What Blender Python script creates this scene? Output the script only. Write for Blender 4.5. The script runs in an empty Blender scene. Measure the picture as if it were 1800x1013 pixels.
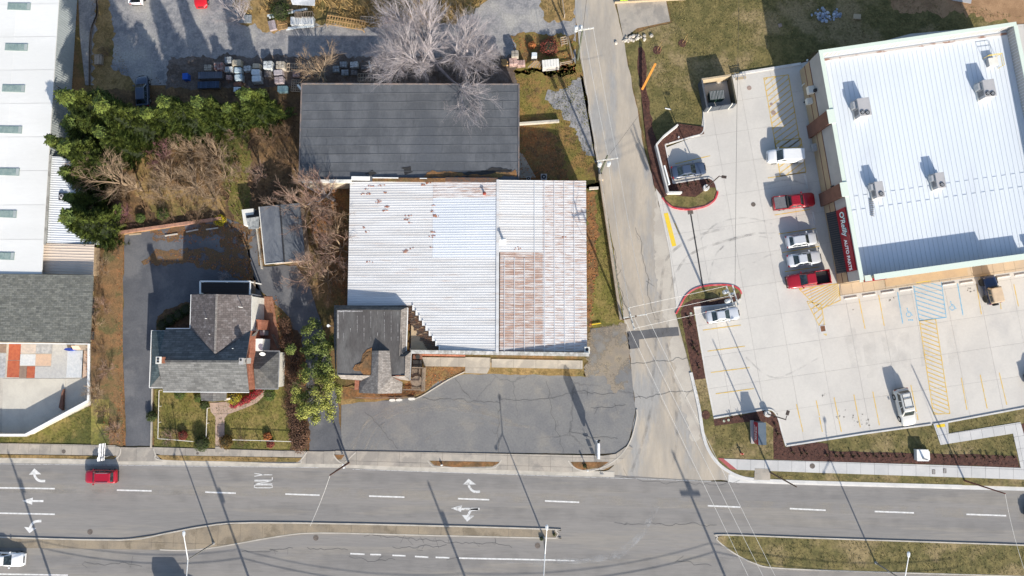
import bpy, bmesh, math, random
from mathutils import Vector, Matrix, noise
R = random.Random(7)
rad = math.radians
SC = bpy.context.scene
COL = SC.collection

# ------------------------------------------------------------------ camera
H = 96.0
F = 1200.0
CX, CY = 900.0, 506.5
NX, NY = 935.0, 600.0            # point of the picture straight below the drone
_d = Vector((NX - CX, -(NY - CY), -F)).normalized()
_Z = -_d
_Y = (Vector((0, 1, 0)) - _Z * _Z.y).normalized()
_X = _Y.cross(_Z)
RW = Matrix((_X, _Y, _Z))
cam_data = bpy.data.cameras.new('drone_camera')
cam_data.sensor_width = 36
cam_data.lens = F / 1800 * 36
cam_data.clip_end = 3000
cam = bpy.data.objects.new('drone_camera', cam_data)
COL.objects.link(cam)
cam.matrix_world = Matrix.Translation((0, 0, H)) @ RW.to_4x4()
SC.camera = cam

def P(px, py, h=0.0):
    r = RW @ Vector((px - CX, -(py - CY), -F))
    t = (H - h) / -r.z
    return Vector((r.x * t, r.y * t, h))
def XY(px, py, h=0.0):
    p = P(px, py, h)
    return (p.x, p.y)
def Zt(x0, y0, s=3.897):
    return lambda x, y: (x0 + x / s, y0 + y / s)

# ------------------------------------------------------------------ light
_a = P(1046, 781); _b = P(991, 648)
_c = P(374, 954); _e = P(315, 778)
_g = P(1534, 992); _h = P(1445, 800)
SD = ((_b - _a).normalized() + (_e - _c).normalized() + (_h - _g).normalized()).normalized()   # direction shadows run
ELEV = rad(25.5)
sun_dir = Vector((-SD.x * math.cos(ELEV), -SD.y * math.cos(ELEV), math.sin(ELEV)))
AZ = math.atan2(sun_dir.x, sun_dir.y)
world = bpy.data.worlds.new('World')
SC.world = world
world.use_nodes = True
wn = world.node_tree.nodes
bg = wn['Background']
sky = wn.new('ShaderNodeTexSky')
sky.sky_type = 'NISHITA'
sky.sun_disc = False
sky.sun_elevation = ELEV
sky.sun_rotation = AZ
sky.air_density = 1.0
sky.dust_density = 1.2
world.node_tree.links.new(sky.outputs[0], bg.inputs[0])
bg.inputs[1].default_value = 0.13
sl = bpy.data.lights.new('sun', 'SUN')
sl.energy = 4.65
sl.angle = rad(0.6)
sl.color = (1.0, 0.93, 0.82)
so = bpy.data.objects.new('sun', sl)
COL.objects.link(so)
so.rotation_euler = sun_dir.to_track_quat('Z', 'Y').to_euler()
so.location = (0, 0, 60)
SC.view_settings.view_transform = 'Standard'
SC.view_settings.look = 'None'
SC.view_settings.gamma = 1
SC.view_settings.use_curve_mapping = False
SC.view_settings.exposure = 0.62

# ------------------------------------------------------------------ materials
MATS = {}
def mat(name, c1, c2=None, scale=0.5, fine=8.0, var=0.25, bump=0.3, rough=0.9, metal=0.0, mask=None,
        rand=0.0, island=0.0, stretch=(1, 1, 1), c3=None, scale3=0.1, crack=0.0, lo=0.4, hi=0.62, lo3=0.5, hi3=0.62,
        alpha=None, brick=None, spec=0.35, bdist=0.03, crackscale=0.35):
    if name in MATS: return MATS[name]
    m = bpy.data.materials.new(name)
    m.use_nodes = True
    nt = m.node_tree; N = nt.nodes; L = nt.links
    b = N['Principled BSDF']
    b.inputs['Roughness'].default_value = rough
    b.inputs['Metallic'].default_value = metal
    b.inputs['Specular IOR Level'].default_value = spec
    tc = N.new('ShaderNodeTexCoord')
    mp = N.new('ShaderNodeMapping')
    mp.inputs['Scale'].default_value = stretch
    L.new(tc.outputs['Object'], mp.inputs[0])
    def nz(s, d=6, r=0.6, vec=None):
        n = N.new('ShaderNodeTexNoise')
        n.inputs['Scale'].default_value = s; n.inputs['Detail'].default_value = d; n.inputs['Roughness'].default_value = r
        L.new(vec or mp.outputs[0], n.inputs['Vector'])
        return n.outputs[0]
    def ramp(src, a, bb):
        n = N.new('ShaderNodeMapRange'); n.interpolation_type = 'SMOOTHSTEP'
        n.inputs[1].default_value = a; n.inputs[2].default_value = bb
        L.new(src, n.inputs[0]); return n.outputs[0]
    def mix(f, A, B, typ='MIX'):
        n = N.new('ShaderNodeMix'); n.data_type = 'RGBA'; n.blend_type = typ
        if isinstance(f, float): n.inputs[0].default_value = f
        else: L.new(f, n.inputs[0])
        for i, x in ((6, A), (7, B)):
            if isinstance(x, tuple): n.inputs[i].default_value = (*x, 1)
            else: L.new(x, n.inputs[i])
        return n.outputs[2]
    c = c1
    if c2: c = mix(ramp(nz(scale), lo, hi), c1, c2)
    if c3: c = mix(ramp(nz(scale3, 8, 0.65), lo3, hi3), c, c3)
    if brick:
        bt = N.new('ShaderNodeTexBrick')
        bt.inputs['Scale'].default_value = 1
        bt.inputs['Brick Width'].default_value = brick[0]; bt.inputs['Row Height'].default_value = brick[1]
        bt.inputs['Mortar Size'].default_value = brick[2]
        bt.inputs['Color1'].default_value = (0.72, 0.72, 0.72, 1); bt.inputs['Color2'].default_value = (1.2, 1.2, 1.2, 1)
        bt.inputs['Mortar'].default_value = (*(brick[3],) * 3, 1)
        L.new(tc.outputs['Object'], bt.inputs['Vector'])
        c = mix(1.0, c, bt.outputs[0], 'MULTIPLY')
    fn = nz(fine, 5, 0.7)
    def scl(src, lo_, hi_):
        n = N.new('ShaderNodeMapRange'); n.inputs[1].default_value = 0.25; n.inputs[2].default_value = 0.75
        n.inputs[3].default_value = lo_; n.inputs[4].default_value = hi_
        L.new(src, n.inputs[0]); return n.outputs[0]
    def mulv(cc, v):
        n = N.new('ShaderNodeVectorMath'); n.operation = 'SCALE'
        if isinstance(cc, tuple): n.inputs[0].default_value = cc
        else: L.new(cc, n.inputs[0])
        L.new(v, n.inputs[3]); return n.outputs[0]
    c = mulv(c, scl(fn, 1 - var, 1 + var))
    if rand:
        oi = N.new('ShaderNodeObjectInfo')
        n = N.new('ShaderNodeMapRange'); n.inputs[3].default_value = 1 - rand; n.inputs[4].default_value = 1 + rand
        L.new(oi.outputs['Random'], n.inputs[0]); c = mulv(c, n.outputs[0])
    if island:
        g = N.new('ShaderNodeNewGeometry')
        n = N.new('ShaderNodeMapRange'); n.inputs[3].default_value = 1 - island; n.inputs[4].default_value = 1 + island
        L.new(g.outputs['Random Per Island'], n.inputs[0]); c = mulv(c, n.outputs[0])
    if crack:
        v = N.new('ShaderNodeTexVoronoi'); v.feature = 'DISTANCE_TO_EDGE'
        v.inputs['Scale'].default_value = crackscale
        ad = N.new('ShaderNodeVectorMath'); ad.operation = 'ADD'
        n2 = N.new('ShaderNodeTexNoise'); n2.inputs['Scale'].default_value = 0.9; n2.inputs['Detail'].default_value = 6
        L.new(tc.outputs['Object'], n2.inputs['Vector'])
        L.new(tc.outputs['Object'], ad.inputs[0]); L.new(n2.outputs['Color'], ad.inputs[1])
        L.new(ad.outputs[0], v.inputs['Vector'])
        lt = N.new('ShaderNodeMath'); lt.operation = 'LESS_THAN'; lt.inputs[1].default_value = 0.008
        L.new(v.outputs['Distance'], lt.inputs[0])
        ms = N.new('ShaderNodeMath'); ms.operation = 'MULTIPLY'
        L.new(lt.outputs[0], ms.inputs[0]); L.new(ramp(nz(0.05, 3), 0.5, 0.6), ms.inputs[1])
        mm = N.new('ShaderNodeMath'); mm.operation = 'MULTIPLY'; mm.inputs[1].default_value = crack
        L.new(ms.outputs[0], mm.inputs[0])
        c = mix(mm.outputs[0], c, (0.02, 0.02, 0.022))
    if isinstance(c, tuple): b.inputs['Base Color'].default_value = (*c, 1)
    else: L.new(c, b.inputs['Base Color'])
    if alpha: L.new(ramp(nz(alpha[0], 8, 0.75), alpha[1], alpha[2]), b.inputs['Alpha'])
    if bump:
        bp = N.new('ShaderNodeBump'); bp.inputs['Strength'].default_value = bump; bp.inputs['Distance'].default_value = bdist
        L.new(fn, bp.inputs['Height']); L.new(bp.outputs[0], b.inputs['Normal'])
    MATS[name] = m
    return m

def paint(name, c, rough=0.28, metal=0.0, coat=0.6):
    if name in MATS: return MATS[name]
    m = mat(name, c, var=0.04, fine=3, bump=0.0, rough=rough, metal=metal, spec=0.5)
    m.node_tree.nodes['Principled BSDF'].inputs['Coat Weight'].default_value = coat
    return m
def glassmat():
    if 'car_glass' in MATS: return MATS['car_glass']
    m = mat('car_glass', (0.012, 0.018, 0.02), (0.05, 0.07, 0.075), scale=1.3, var=0.2, bump=0.0, rough=0.06, spec=0.8)
    return m

# ------------------------------------------------------------------ mesh helpers
class MB:
    def __init__(s): s.v = []; s.f = []; s.m = []; s.mi = 0
    def add(s, vs, fs):
        o = len(s.v); s.v += [tuple(x) for x in vs]
        for f in fs: s.f.append(tuple(o + i for i in f)); s.m.append(s.mi)
        return s
    def prism(s, poly, z0, z1, bottom=False):
        n = len(poly)
        a = sum(poly[i][0] * poly[(i + 1) % n][1] - poly[(i + 1) % n][0] * poly[i][1] for i in range(n))
        if a < 0: poly = poly[::-1]
        vs = [(p[0], p[1], z0) for p in poly] + [(p[0], p[1], z1) for p in poly]
        fs = [tuple(range(n, 2 * n))] + [(i, (i + 1) % n, n + (i + 1) % n, n + i) for i in range(n)]
        if bottom: fs.append(tuple(range(n - 1, -1, -1)))
        return s.add(vs, fs)
    def sides(s, poly, z0, z1):
        n = len(poly)
        a = sum(poly[i][0] * poly[(i + 1) % n][1] - poly[(i + 1) % n][0] * poly[i][1] for i in range(n))
        if a < 0: poly = poly[::-1]
        return s.add([(p[0], p[1], z0) for p in poly] + [(p[0], p[1], z1) for p in poly],
                     [(i, (i + 1) % n, n + (i + 1) % n, n + i) for i in range(n)])
    def box(s, c, size, rz=0.0):          # c = centre of the base
        x, y, z = c; a, b, h = size[0] / 2, size[1] / 2, size[2]
        ca, sa = math.cos(rz), math.sin(rz)
        return s.prism([(x + i * a * ca - j * b * sa, y + i * a * sa + j * b * ca) for i, j in ((-1, -1), (1, -1), (1, 1), (-1, 1))], z, z + h, True)
    def bar(s, p, q, w, h):               # box along p->q, width w, height h
        p = Vector(p); q = Vector(q); d = (q - p)
        t = d.cross(Vector((0, 0, 1)))
        if t.length < 1e-6: t = Vector((1, 0, 0))
        t = t.normalized() * w / 2; u = t.cross(d).normalized() * h / 2
        if u.z < 0: u = -u
        vs = [p - t - u, p + t - u, p + t + u, p - t + u, q - t - u, q + t - u, q + t + u, q - t + u]
        return s.add(vs, [(0, 1, 2, 3), (7, 6, 5, 4), (0, 4, 5, 1), (1, 5, 6, 2), (2, 6, 7, 3), (3, 7, 4, 0)])
    def tube(s, p, q, r0, r1=None, n=6, caps=True):
        r1 = r0 if r1 is None else r1
        p = Vector(p); q = Vector(q); d = (q - p).normalized()
        t = d.cross(Vector((0, 0, 1)) if abs(d.z) < 0.9 else Vector((1, 0, 0))).normalized(); u = t.cross(d)
        vs = []
        for c, r in ((p, r0), (q, r1)):
            for i in range(n):
                a = 2 * math.pi * i / n
                vs.append(c + t * (r * math.cos(a)) + u * (r * math.sin(a)))
        fs = [(i, n + i, n + (i + 1) % n, (i + 1) % n) for i in range(n)]
        if caps: fs += [tuple(range(n)), tuple(range(2 * n - 1, n - 1, -1))]
        return s.add(vs, fs)
    def slab(s, pts, th):                 # 3D polygon given a thickness downwards
        n = len(pts); pts = [Vector(p) for p in pts]
        nn = (pts[1] - pts[0]).cross(pts[2] - pts[0])
        if nn.z < 0: pts = pts[::-1]
        lo = [p - Vector((0, 0, th)) for p in pts]
        return s.add(pts + lo, [tuple(range(n)), tuple(range(2 * n - 1, n - 1, -1))] + [(i, n + i, n + (i + 1) % n, (i + 1) % n) for i in range(n)])
    def quad(s, *p): return s.add(p, [tuple(range(len(p)))])
    def loft(s, rings, closed=True, caps=True):
        n = len(rings[0]); o = len(s.v)
        for r in rings: s.v += [tuple(x) for x in r]
        for k in range(len(rings) - 1):
            for i in range(n if closed else n - 1):
                j = (i + 1) % n
                s.f.append((o + k * n + i, o + k * n + j, o + (k + 1) * n + j, o + (k + 1) * n + i)); s.m.append(s.mi)
        if caps:
            s.f.append(tuple(o + i for i in range(n - 1, -1, -1))); s.m.append(s.mi)
            s.f.append(tuple(o + (len(rings) - 1) * n + i for i in range(n))); s.m.append(s.mi)
        return s
    def build(s, name, m, parent=None, local=False, smooth=False, **tags):
        off = Vector((0, 0, 0))
        if not local:
            if parent is not None:
                q = parent
                while q is not None: off += q.location; q = q.parent
            elif s.v:
                xs = [a[0] for a in s.v]; ys = [a[1] for a in s.v]; zs = [a[2] for a in s.v]
                off = Vector(((min(xs) + max(xs)) / 2, (min(ys) + max(ys)) / 2, min(zs)))
        me = bpy.data.meshes.new(name)
        me.from_pydata([(a[0] - off.x, a[1] - off.y, a[2] - off.z) for a in s.v], [], s.f)
        ms = m if isinstance(m, (list, tuple)) else [m]
        for x in ms: me.materials.append(x)
        if len(ms) > 1: me.polygons.foreach_set('material_index', s.m)
        if smooth: me.polygons.foreach_set('use_smooth', [True] * len(me.polygons))
        me.update()
        o = bpy.data.objects.new(name, me)
        COL.objects.link(o)
        if parent is not None: o.parent = parent
        elif not local: o.location = off
        return tag(o, **tags)

def tag(o, label=None, cat=None, group=None, kind=None):
    if label: o['label'] = label
    if cat: o['category'] = cat
    if group: o['group'] = group
    if kind: o['kind'] = kind
    return o
def empty(name, loc, label=None, cat=None, group=None, kind=None, rz=0.0):
    o = bpy.data.objects.new(name, None)
    o.empty_display_size = 0.2
    COL.objects.link(o); o.location = loc; o.rotation_euler = (0, 0, rz)
    return tag(o, label, cat, group, kind)
KIDS = None
def copy_tree(o, parent=None, **tags):
    c = o.copy(); COL.objects.link(c); c.parent = parent
    for ch in list(o.children): copy_tree(ch, c)
    if tags: tag(c, **tags)
    return c
def one(name, m, fn, label, cat, group=None, smooth=False):
    b = MB(); fn(b); return b.build(name, m, label=label, cat=cat, group=group, smooth=smooth)

def rough_poly(pts, amp=0.25, step=0.8, seed=0):
    """polygon edge broken up with noise (world coordinates)"""
    out = []; n = len(pts)
    for i in range(n):
        a = Vector((*pts[i], 0)); b = Vector((*pts[(i + 1) % n], 0)); d = b - a
        k = min(200, max(1, int(d.length / step)))
        t = Vector((-d.y, d.x, 0)).normalized() if d.length > 1e-6 else Vector((0, 0, 0))
        for j in range(k):
            p = a + d * (j / k)
            o = noise.noise(Vector((p.x * 0.5, p.y * 0.5, seed))) * amp * 1.3 + noise.noise(Vector((p.x * 1.7, p.y * 1.7, seed + 5))) * amp + noise.noise(Vector((p.x * 5, p.y * 5, seed))) * amp * .6
            out.append((p.x + t.x * o, p.y + t.y * o))
    return out
LV = [0]
def sheet(name, pxs, m, z, rough=0.0, step=0.8, kind='structure', label=None):
    pts = [XY(*p) for p in pxs]
    if rough: pts = rough_poly(pts, rough, step if rough < .3 else .3, len(pts) * 3.1)
    b = MB(); n = len(pts)
    a = sum(pts[i][0] * pts[(i + 1) % n][1] - pts[(i + 1) % n][0] * pts[i][1] for i in range(n))
    if a < 0: pts = pts[::-1]
    bm = bmesh.new()
    vs = [bm.verts.new((p[0], p[1], 0)) for p in pts]
    f = bm.faces.new(vs); f.normal_update()
    bmesh.ops.triangulate(bm, faces=[f], ngon_method='EAR_CLIP')
    me = bpy.data.meshes.new(name); bm.to_mesh(me); bm.free()
    me.materials.append(m)
    o = bpy.data.objects.new(name, me); COL.objects.link(o); o.location = (0, 0, z)
    return tag(o, label, kind=kind)
def strip(pts, w):
    """outline polygon of a polyline in world xy"""
    L_, R_ = [], []
    n = len(pts)
    for i in range(n):
        a = Vector(pts[max(0, i - 1)]); b = Vector(pts[min(n - 1, i + 1)])
        d = (b - a).normalized(); t = Vector((-d.y, d.x)) * w / 2; p = Vector(pts[i])
        L_.append(tuple(p + t)); R_.append(tuple(p - t))
    return L_, R_
def strip_mesh(b, pts, w, z, h=0.0):
    L_, R_ = strip(pts, w)
    for i in range(len(pts) - 1):
        q = [L_[i], R_[i], R_[i + 1], L_[i + 1]]
        if h: b.prism(q, z - h, z)
        else: b.add([(x, y, z) for x, y in q], [(0, 1, 2, 3)])
    return b
def arc(pts, k=6):
    """catmull-rom through px points"""
    out = []
    n = len(pts)
    for i in range(n - 1):
        p0 = Vector(pts[max(0, i - 1)]); p1 = Vector(pts[i]); p2 = Vector(pts[i + 1]); p3 = Vector(pts[min(n - 1, i + 2)])
        for j in range(k):
            t = j / k
            out.append(tuple(0.5 * ((2 * p1) + (p2 - p0) * t + (2 * p0 - 5 * p1 + 4 * p2 - p3) * t * t + (3 * p1 - p0 - 3 * p2 + p3) * t ** 3)))
    out.append(tuple(pts[-1]))
    return out
def clip_cell(poly, ox, oy, ux, uy, a0, a1, b0, b1):
    """clip world polygon to a cell of a rotated grid"""
    vx, vy = -uy, ux
    def cut(ps, f):
        out = []
        for i in range(len(ps)):
            p, q = ps[i], ps[(i + 1) % len(ps)]
            fp, fq = f(p), f(q)
            if fp >= 0: out.append(p)
            if (fp >= 0) != (fq >= 0):
                t = fp / (fp - fq); out.append((p[0] + (q[0] - p[0]) * t, p[1] + (q[1] - p[1]) * t))
        return out
    A = lambda p: (p[0] - ox) * ux + (p[1] - oy) * uy
    B = lambda p: (p[0] - ox) * vx + (p[1] - oy) * vy
    for f in (lambda p: A(p) - a0, lambda p: a1 - A(p), lambda p: B(p) - b0, lambda p: b1 - B(p)):
        if len(poly) < 3: return []
        poly = cut(poly, f)
    out = []
    for p in poly:
        if not out or (abs(p[0] - out[-1][0]) + abs(p[1] - out[-1][1])) > 1e-4: out.append(p)
    if len(out) > 2 and (abs(out[0][0] - out[-1][0]) + abs(out[0][1] - out[-1][1])) < 1e-4: out.pop()
    if len(out) < 3: return []
    n = len(out)
    ar = abs(sum(out[i][0] * out[(i + 1) % n][1] - out[(i + 1) % n][0] * out[i][1] for i in range(n))) / 2
    return out if ar > 0.05 else []
def inpoly(x, y, poly):
    c = False; n = len(poly); j = n - 1
    for i in range(n):
        xi, yi = poly[i]; xj, yj = poly[j]
        if (yi > y) != (yj > y) and x < (xj - xi) * (y - yi) / (yj - yi) + xi: c = not c
        j = i
    return c
def scatter(poly, n, rr, excl=()):
    xs = [p[0] for p in poly]; ys = [p[1] for p in poly]
    out = []; tries = 0
    while len(out) < n and tries < n * 12:
        tries += 1
        x = rr.uniform(min(xs), max(xs)); y = rr.uniform(min(ys), max(ys))
        if inpoly(x, y, poly) and not any(inpoly(x, y, e) for e in excl): out.append((x, y))
    return out
def slabs(name, root, pxpoly, m, ang, ca, cb, z0, z1, gap=0.025, origin=None, world=None):
    """grid of paving slabs cut to a polygon, each an object under root"""
    poly = world or [XY(*p) for p in pxpoly]
    ux, uy = math.cos(ang), math.sin(ang); vx, vy = -uy, ux
    ox, oy = origin or poly[0]
    A = [(p[0] - ox) * ux + (p[1] - oy) * uy for p in poly]; B = [(p[0] - ox) * vx + (p[1] - oy) * vy for p in poly]
    for i in range(math.floor(min(A) / ca), math.ceil(max(A) / ca)):
        for j in range(math.floor(min(B) / cb), math.ceil(max(B) / cb)):
            c = clip_cell(poly, ox, oy, ux, uy, i * ca + gap / 2, (i + 1) * ca - gap / 2, j * cb + gap / 2, (j + 1) * cb - gap / 2)
            if c:
                MB().prism(c, z0, z1 + R.uniform(-0.004, 0.004)).build(name, m, parent=root)
def text(body, parent, m, loc, size, rot, name='lettering', extrude=0.02, sx=1.0, align='CENTER', italic=0.0, label=None, bold=0.0):
    cu = bpy.data.curves.new(name, 'FONT'); cu.body = body; cu.size = size; cu.extrude = extrude; cu.align_x = align
    cu.align_y = 'CENTER'; cu.shear = italic; cu.offset = bold
    cu.materials.append(m)
    t_ = bpy.data.objects.new('t', cu); COL.objects.link(t_)
    bpy.context.view_layer.update()
    me = bpy.data.meshes.new_from_object(t_.evaluated_get(bpy.context.evaluated_depsgraph_get())); bpy.data.objects.remove(t_)
    o = bpy.data.objects.new(name, me); COL.objects.link(o)
    o.parent = parent; o.location = loc; o.rotation_euler = rot; o.scale = (sx, 1, 1)
    if label: o['label'] = label
    return o
NUM = 'first second third fourth fifth sixth seventh eighth ninth tenth eleventh twelfth thirteenth fourteenth fifteenth sixteenth seventeenth eighteenth nineteenth twentieth twenty-first twenty-second twenty-third twenty-fourth twenty-fifth twenty-sixth'.split()
# ------------------------------------------------------------------ ground materials
m_scrub = mat('scrub_soil', (0.16, 0.10, 0.045), (0.11, 0.09, 0.03), 0.35, 3.5, 0.5, 0.8, c3=(0.21, 0.12, 0.05), scale3=0.12)
m_grass = mat('grass_green', (0.14, 0.13, 0.03), (0.21, 0.165, 0.055), 0.5, 3.2, 0.55, 0.9, c3=(0.075, 0.08, 0.02), scale3=0.15)
m_newgrass = mat('grass_lot', (0.165, 0.135, 0.05), (0.10, 0.09, 0.03), 0.7, 3.2, 0.55, 0.9, c3=(0.25, 0.19, 0.095), scale3=0.12)
m_drygrass = mat('grass_dry', (0.30, 0.20, 0.085), (0.20, 0.135, 0.05), 0.6, 2.8, 0.5, 0.9, c3=(0.15, 0.12, 0.04), scale3=0.2)
m_leafy = mat('leaf_litter', (0.23, 0.115, 0.045), (0.13, 0.08, 0.04), 0.9, 3.5, 0.6, 1.0, c3=(0.17, 0.12, 0.045), scale3=0.25)
m_darklit = mat('dark_litter', (0.085, 0.05, 0.03), (0.13, 0.075, 0.035), 0.7, 3, 0.6, 1.0)
m_leafcov = mat('scattered_litter', (0.22, 0.115, 0.05), (0.13, 0.085, 0.045), 0.9, 6, 0.5, 0.6, alpha=(.9, .40, .52))
m_mixlawn = mat('leafy_lawn', (0.17, 0.14, 0.035), (0.24, 0.145, 0.05), 0.5, 6, 0.45, 0.9, c3=(0.13, 0.08, 0.035), scale3=0.3)
m_field = mat('field_litter', (0.125, 0.08, 0.04), (0.20, 0.12, 0.055), 0.5, 3, .55, 1, c3=(0.09, 0.055, 0.03), scale3=.2)
m_mulch = mat('mulch', (0.06, 0.028, 0.022), (0.10, 0.045, 0.032), 2.5, 9, 0.5, 1.0)
m_gravel = mat('gravel', (0.29, 0.28, 0.275), (0.19, 0.19, 0.2), 0.8, 4, 0.32, 0.9, c3=(0.35, 0.335, 0.31), scale3=0.2, lo=.42, hi=.58)
m_road = mat('road_asphalt', (0.24, 0.226, 0.212), (0.212, 0.202, 0.193), 0.35, 5, 0.12, 0.3, c3=(0.255, 0.236, 0.212), scale3=0.5, stretch=(0.08, 1, 1))
m_asph = mat('lot_asphalt', (0.185, 0.183, 0.18), (0.16, 0.16, 0.163), 0.35, 4, 0.18, 0.4, c3=(0.215, 0.205, 0.19), scale3=0.14, crack=0.25, crackscale=0.1)
m_drive = mat('driveway_asphalt', (0.115, 0.118, 0.128), (0.09, 0.094, 0.105), 0.3, 4, 0.16, 0.4, c3=(0.15, 0.15, 0.155), scale3=0.12)
m_alley = mat('alley_paving', (0.42, 0.365, 0.295), (0.34, 0.305, 0.26), 0.5, 4, 0.13, 0.35, c3=(0.31, 0.30, 0.285), scale3=0.2, stretch=(1, 0.25, 1))
m_patch = mat('asphalt_patch', (0.10, 0.10, 0.105), (0.12, 0.12, 0.125), 0.8, 10, 0.2, 0.4)
m_sand = mat('sandy_wash', (0.33, 0.27, 0.19), (0.24, 0.205, 0.165), 0.5, 8, 0.2, 0.5)
m_conc = mat('lot_concrete', (0.56, 0.532, 0.487), (0.515, 0.49, 0.452), 0.16, 3.5, 0.05, 0.15, c3=(0.45, 0.432, 0.41), scale3=0.1, rand=0.025, lo3=0.55, hi3=0.75)
m_walk = mat('walk_concrete', (0.40, 0.355, 0.30), (0.33, 0.30, 0.26), 0.5, 12, 0.12, 0.3, rand=0.06, c3=(0.28, 0.255, 0.225), scale3=0.3)
m_walknew = mat('new_walk_concrete', (0.52, 0.51, 0.495), (0.47, 0.465, 0.455), 0.4, 12, 0.07, 0.2, rand=0.04)
m_kerb = mat('kerb_concrete', (0.50, 0.46, 0.40), (0.40, 0.37, 0.32), 0.6, 10, 0.12, 0.3)
m_kerbnew = mat('new_kerb_concrete', (0.60, 0.585, 0.56), (0.52, 0.51, 0.49), 0.6, 10, 0.08, 0.2)
m_median = mat('median_concrete', (0.30, 0.245, 0.175), (0.24, 0.20, 0.15), 0.4, 9, 0.18, 0.4, rand=0.06, c3=(0.19, 0.155, 0.11), scale3=0.25)
m_joint = mat('joint', (0.13, 0.12, 0.11), var=0.1, bump=0)
m_redkerb = mat('red_kerb_paint', (0.50, 0.045, 0.06), (0.60, 0.16, 0.16), 1.2, 8, 0.12, 0.2)
m_white = mat('white_road_paint', (0.72, 0.71, 0.69), (0.55, 0.545, 0.53), 1.8, 14, 0.12, 0.2)
m_oldwhite = mat('worn_road_paint', (0.60, 0.60, 0.59), (0.34, 0.33, 0.32), 2.2, 9, 0.15, 0.2, lo=0.48, hi=0.6)
m_yellow = mat('yellow_line_paint', (0.62, 0.40, 0.07), (0.56, 0.44, 0.22), 1.4, 9, 0.12, 0.2)
m_yellow2 = mat('bright_yellow_paint', (0.72, 0.50, 0.03), (0.66, 0.48, 0.08), 1.4, 9, 0.1, 0.2)
m_blue = mat('blue_line_paint', (0.12, 0.36, 0.56), (0.24, 0.44, 0.58), 1.8, 9, 0.12, 0.2)
m_black = mat('black_strip', (0.035, 0.035, 0.038), var=0.2, bump=0.2)
m_iron = mat('cast_iron', (0.16, 0.13, 0.11), (0.10, 0.085, 0.075), 6, 20, 0.3, 0.4, rough=0.7)

# ------------------------------------------------------------------ ground sheets
Z0 = 0.0
sheet('ground', [(-3500, -3500), (5300, -3500), (5300, 4500), (-3500, 4500)], m_scrub, -0.02)
dz = 0.006
YARD = [(128, -300), (1012, -300), (1012, 150), (905, 150), (150, 150), (140, 60)]
sheet('gravel_yard', YARD, m_gravel, dz)
sheet('yard_mud', [(300, 100), (700, 98), (900, 100), (960, 80), (1000, 110), (1000, 160), (520, 165), (290, 165), (292, 130)], mat('yard_mud', (0.10, 0.075, 0.06), (0.15, 0.125, 0.11), .6, 3.5, .5, .8), 2 * dz, 0.5)
sheet('grass_strip', [(160, -200), (182, -40), (195, 20), (203, 70), (195, 120), (230, 135), (235, 160), (160, 160), (163, 60), (172, 10)], m_drygrass, 2 * dz, 0.5)
sheet('dry_weeds', [(402, -200), (870, -200), (868, -20), (840, 15), (790, 45), (720, 40), (640, 50), (560, 42), (470, 55), (425, 42), (402, -30)], m_drygrass, 2 * dz, 0.6)
sheet('grass_patch', [(940, -60), (1012, -60), (1012, 36), (990, 38), (960, 34)], m_drygrass, 2 * dz, 0.4)
sheet('leafy_patch', [(895, 62), (1008, 60), (1014, 130), (905, 130), (910, 90)], m_mixlawn, 3 * dz, 0.5)
sheet('field', [(175, 160), (530, 150), (535, 420), (440, 470), (430, 398), (210, 410), (170, 560), (168, 400)], m_field, 3 * dz, 0.4)
sheet('grass_corridor', [(378, 210), (430, 205), (438, 250), (440, 330), (442, 380), (436, 400), (415, 392), (398, 345), (385, 300)], m_grass, 4 * dz, 0.6)
sheet('grass_corridor', [(232, 262), (280, 265), (275, 330), (390, 345), (395, 370), (280, 380), (240, 340)], m_drygrass, 4 * dz, 0.6)
sheet('leaf_bank', [(530, 330), (620, 325), (612, 540), (598, 560), (592, 545), (560, 440), (536, 380)], m_leafy, 4 * dz, 0.3)
# plot at the north-east of the flat roofed building
sheet('lawn', [(905, 122), (1022, 112), (1052, 300), (1052, 330), (905, 325)], m_mixlawn, 3 * dz, 0.4)
sheet('leafy_patch', [(912, 215), (960, 222), (975, 260), (1000, 320), (912, 322), (912, 240)], m_leafy, 4 * dz, 0.8)
sheet('gravel_patch', [(965, 168), (1000, 148), (1025, 130), (1040, 200), (1052, 290), (1040, 280), (1015, 240), (995, 205), (975, 190)], m_gravel, 5 * dz, 0.7)
sheet('lawn', [(1030, 328), (1060, 325), (1098, 545), (1100, 575), (1030, 575)], m_grass, 3 * dz, 0.3)
sheet('leaf_drift', [(1030, 335), (1046, 340), (1052, 420), (1050, 480), (1045, 540), (1040, 575), (1030, 575)], m_leafy, 5 * dz, 0.5)
# lawn right of the alley
sheet('lawn', [(1094, 70), (1140, 50), (1182, 40), (1172, -5), (1180, -60), (2300, -200), (2300, 70), (1430, 92), (1406, 113), (1290, 131), (1232, 140), (1236, 236), (1190, 218), (1155, 250), (1165, 300), (1172, 345), (1150, 335), (1120, 180)], m_newgrass, 3 * dz, 0.15)
sheet('bare_soil', [(1560, -60), (2300, -200), (2300, 90), (1790, 45), (1720, 32), (1665, 20), (1600, 28), (1555, 5)], mat('tan_soil', (0.36, 0.22, 0.12), (0.27, 0.16, 0.085), 0.5, 6, 0.25, 0.7), 4 * dz, 0.8)
sheet('concrete_pad', [(1075, -60), (1160, -60), (1172, 8), (1178, 38), (1120, 50), (1096, 68), (1084, 8)], m_walk, 5 * dz)
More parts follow.
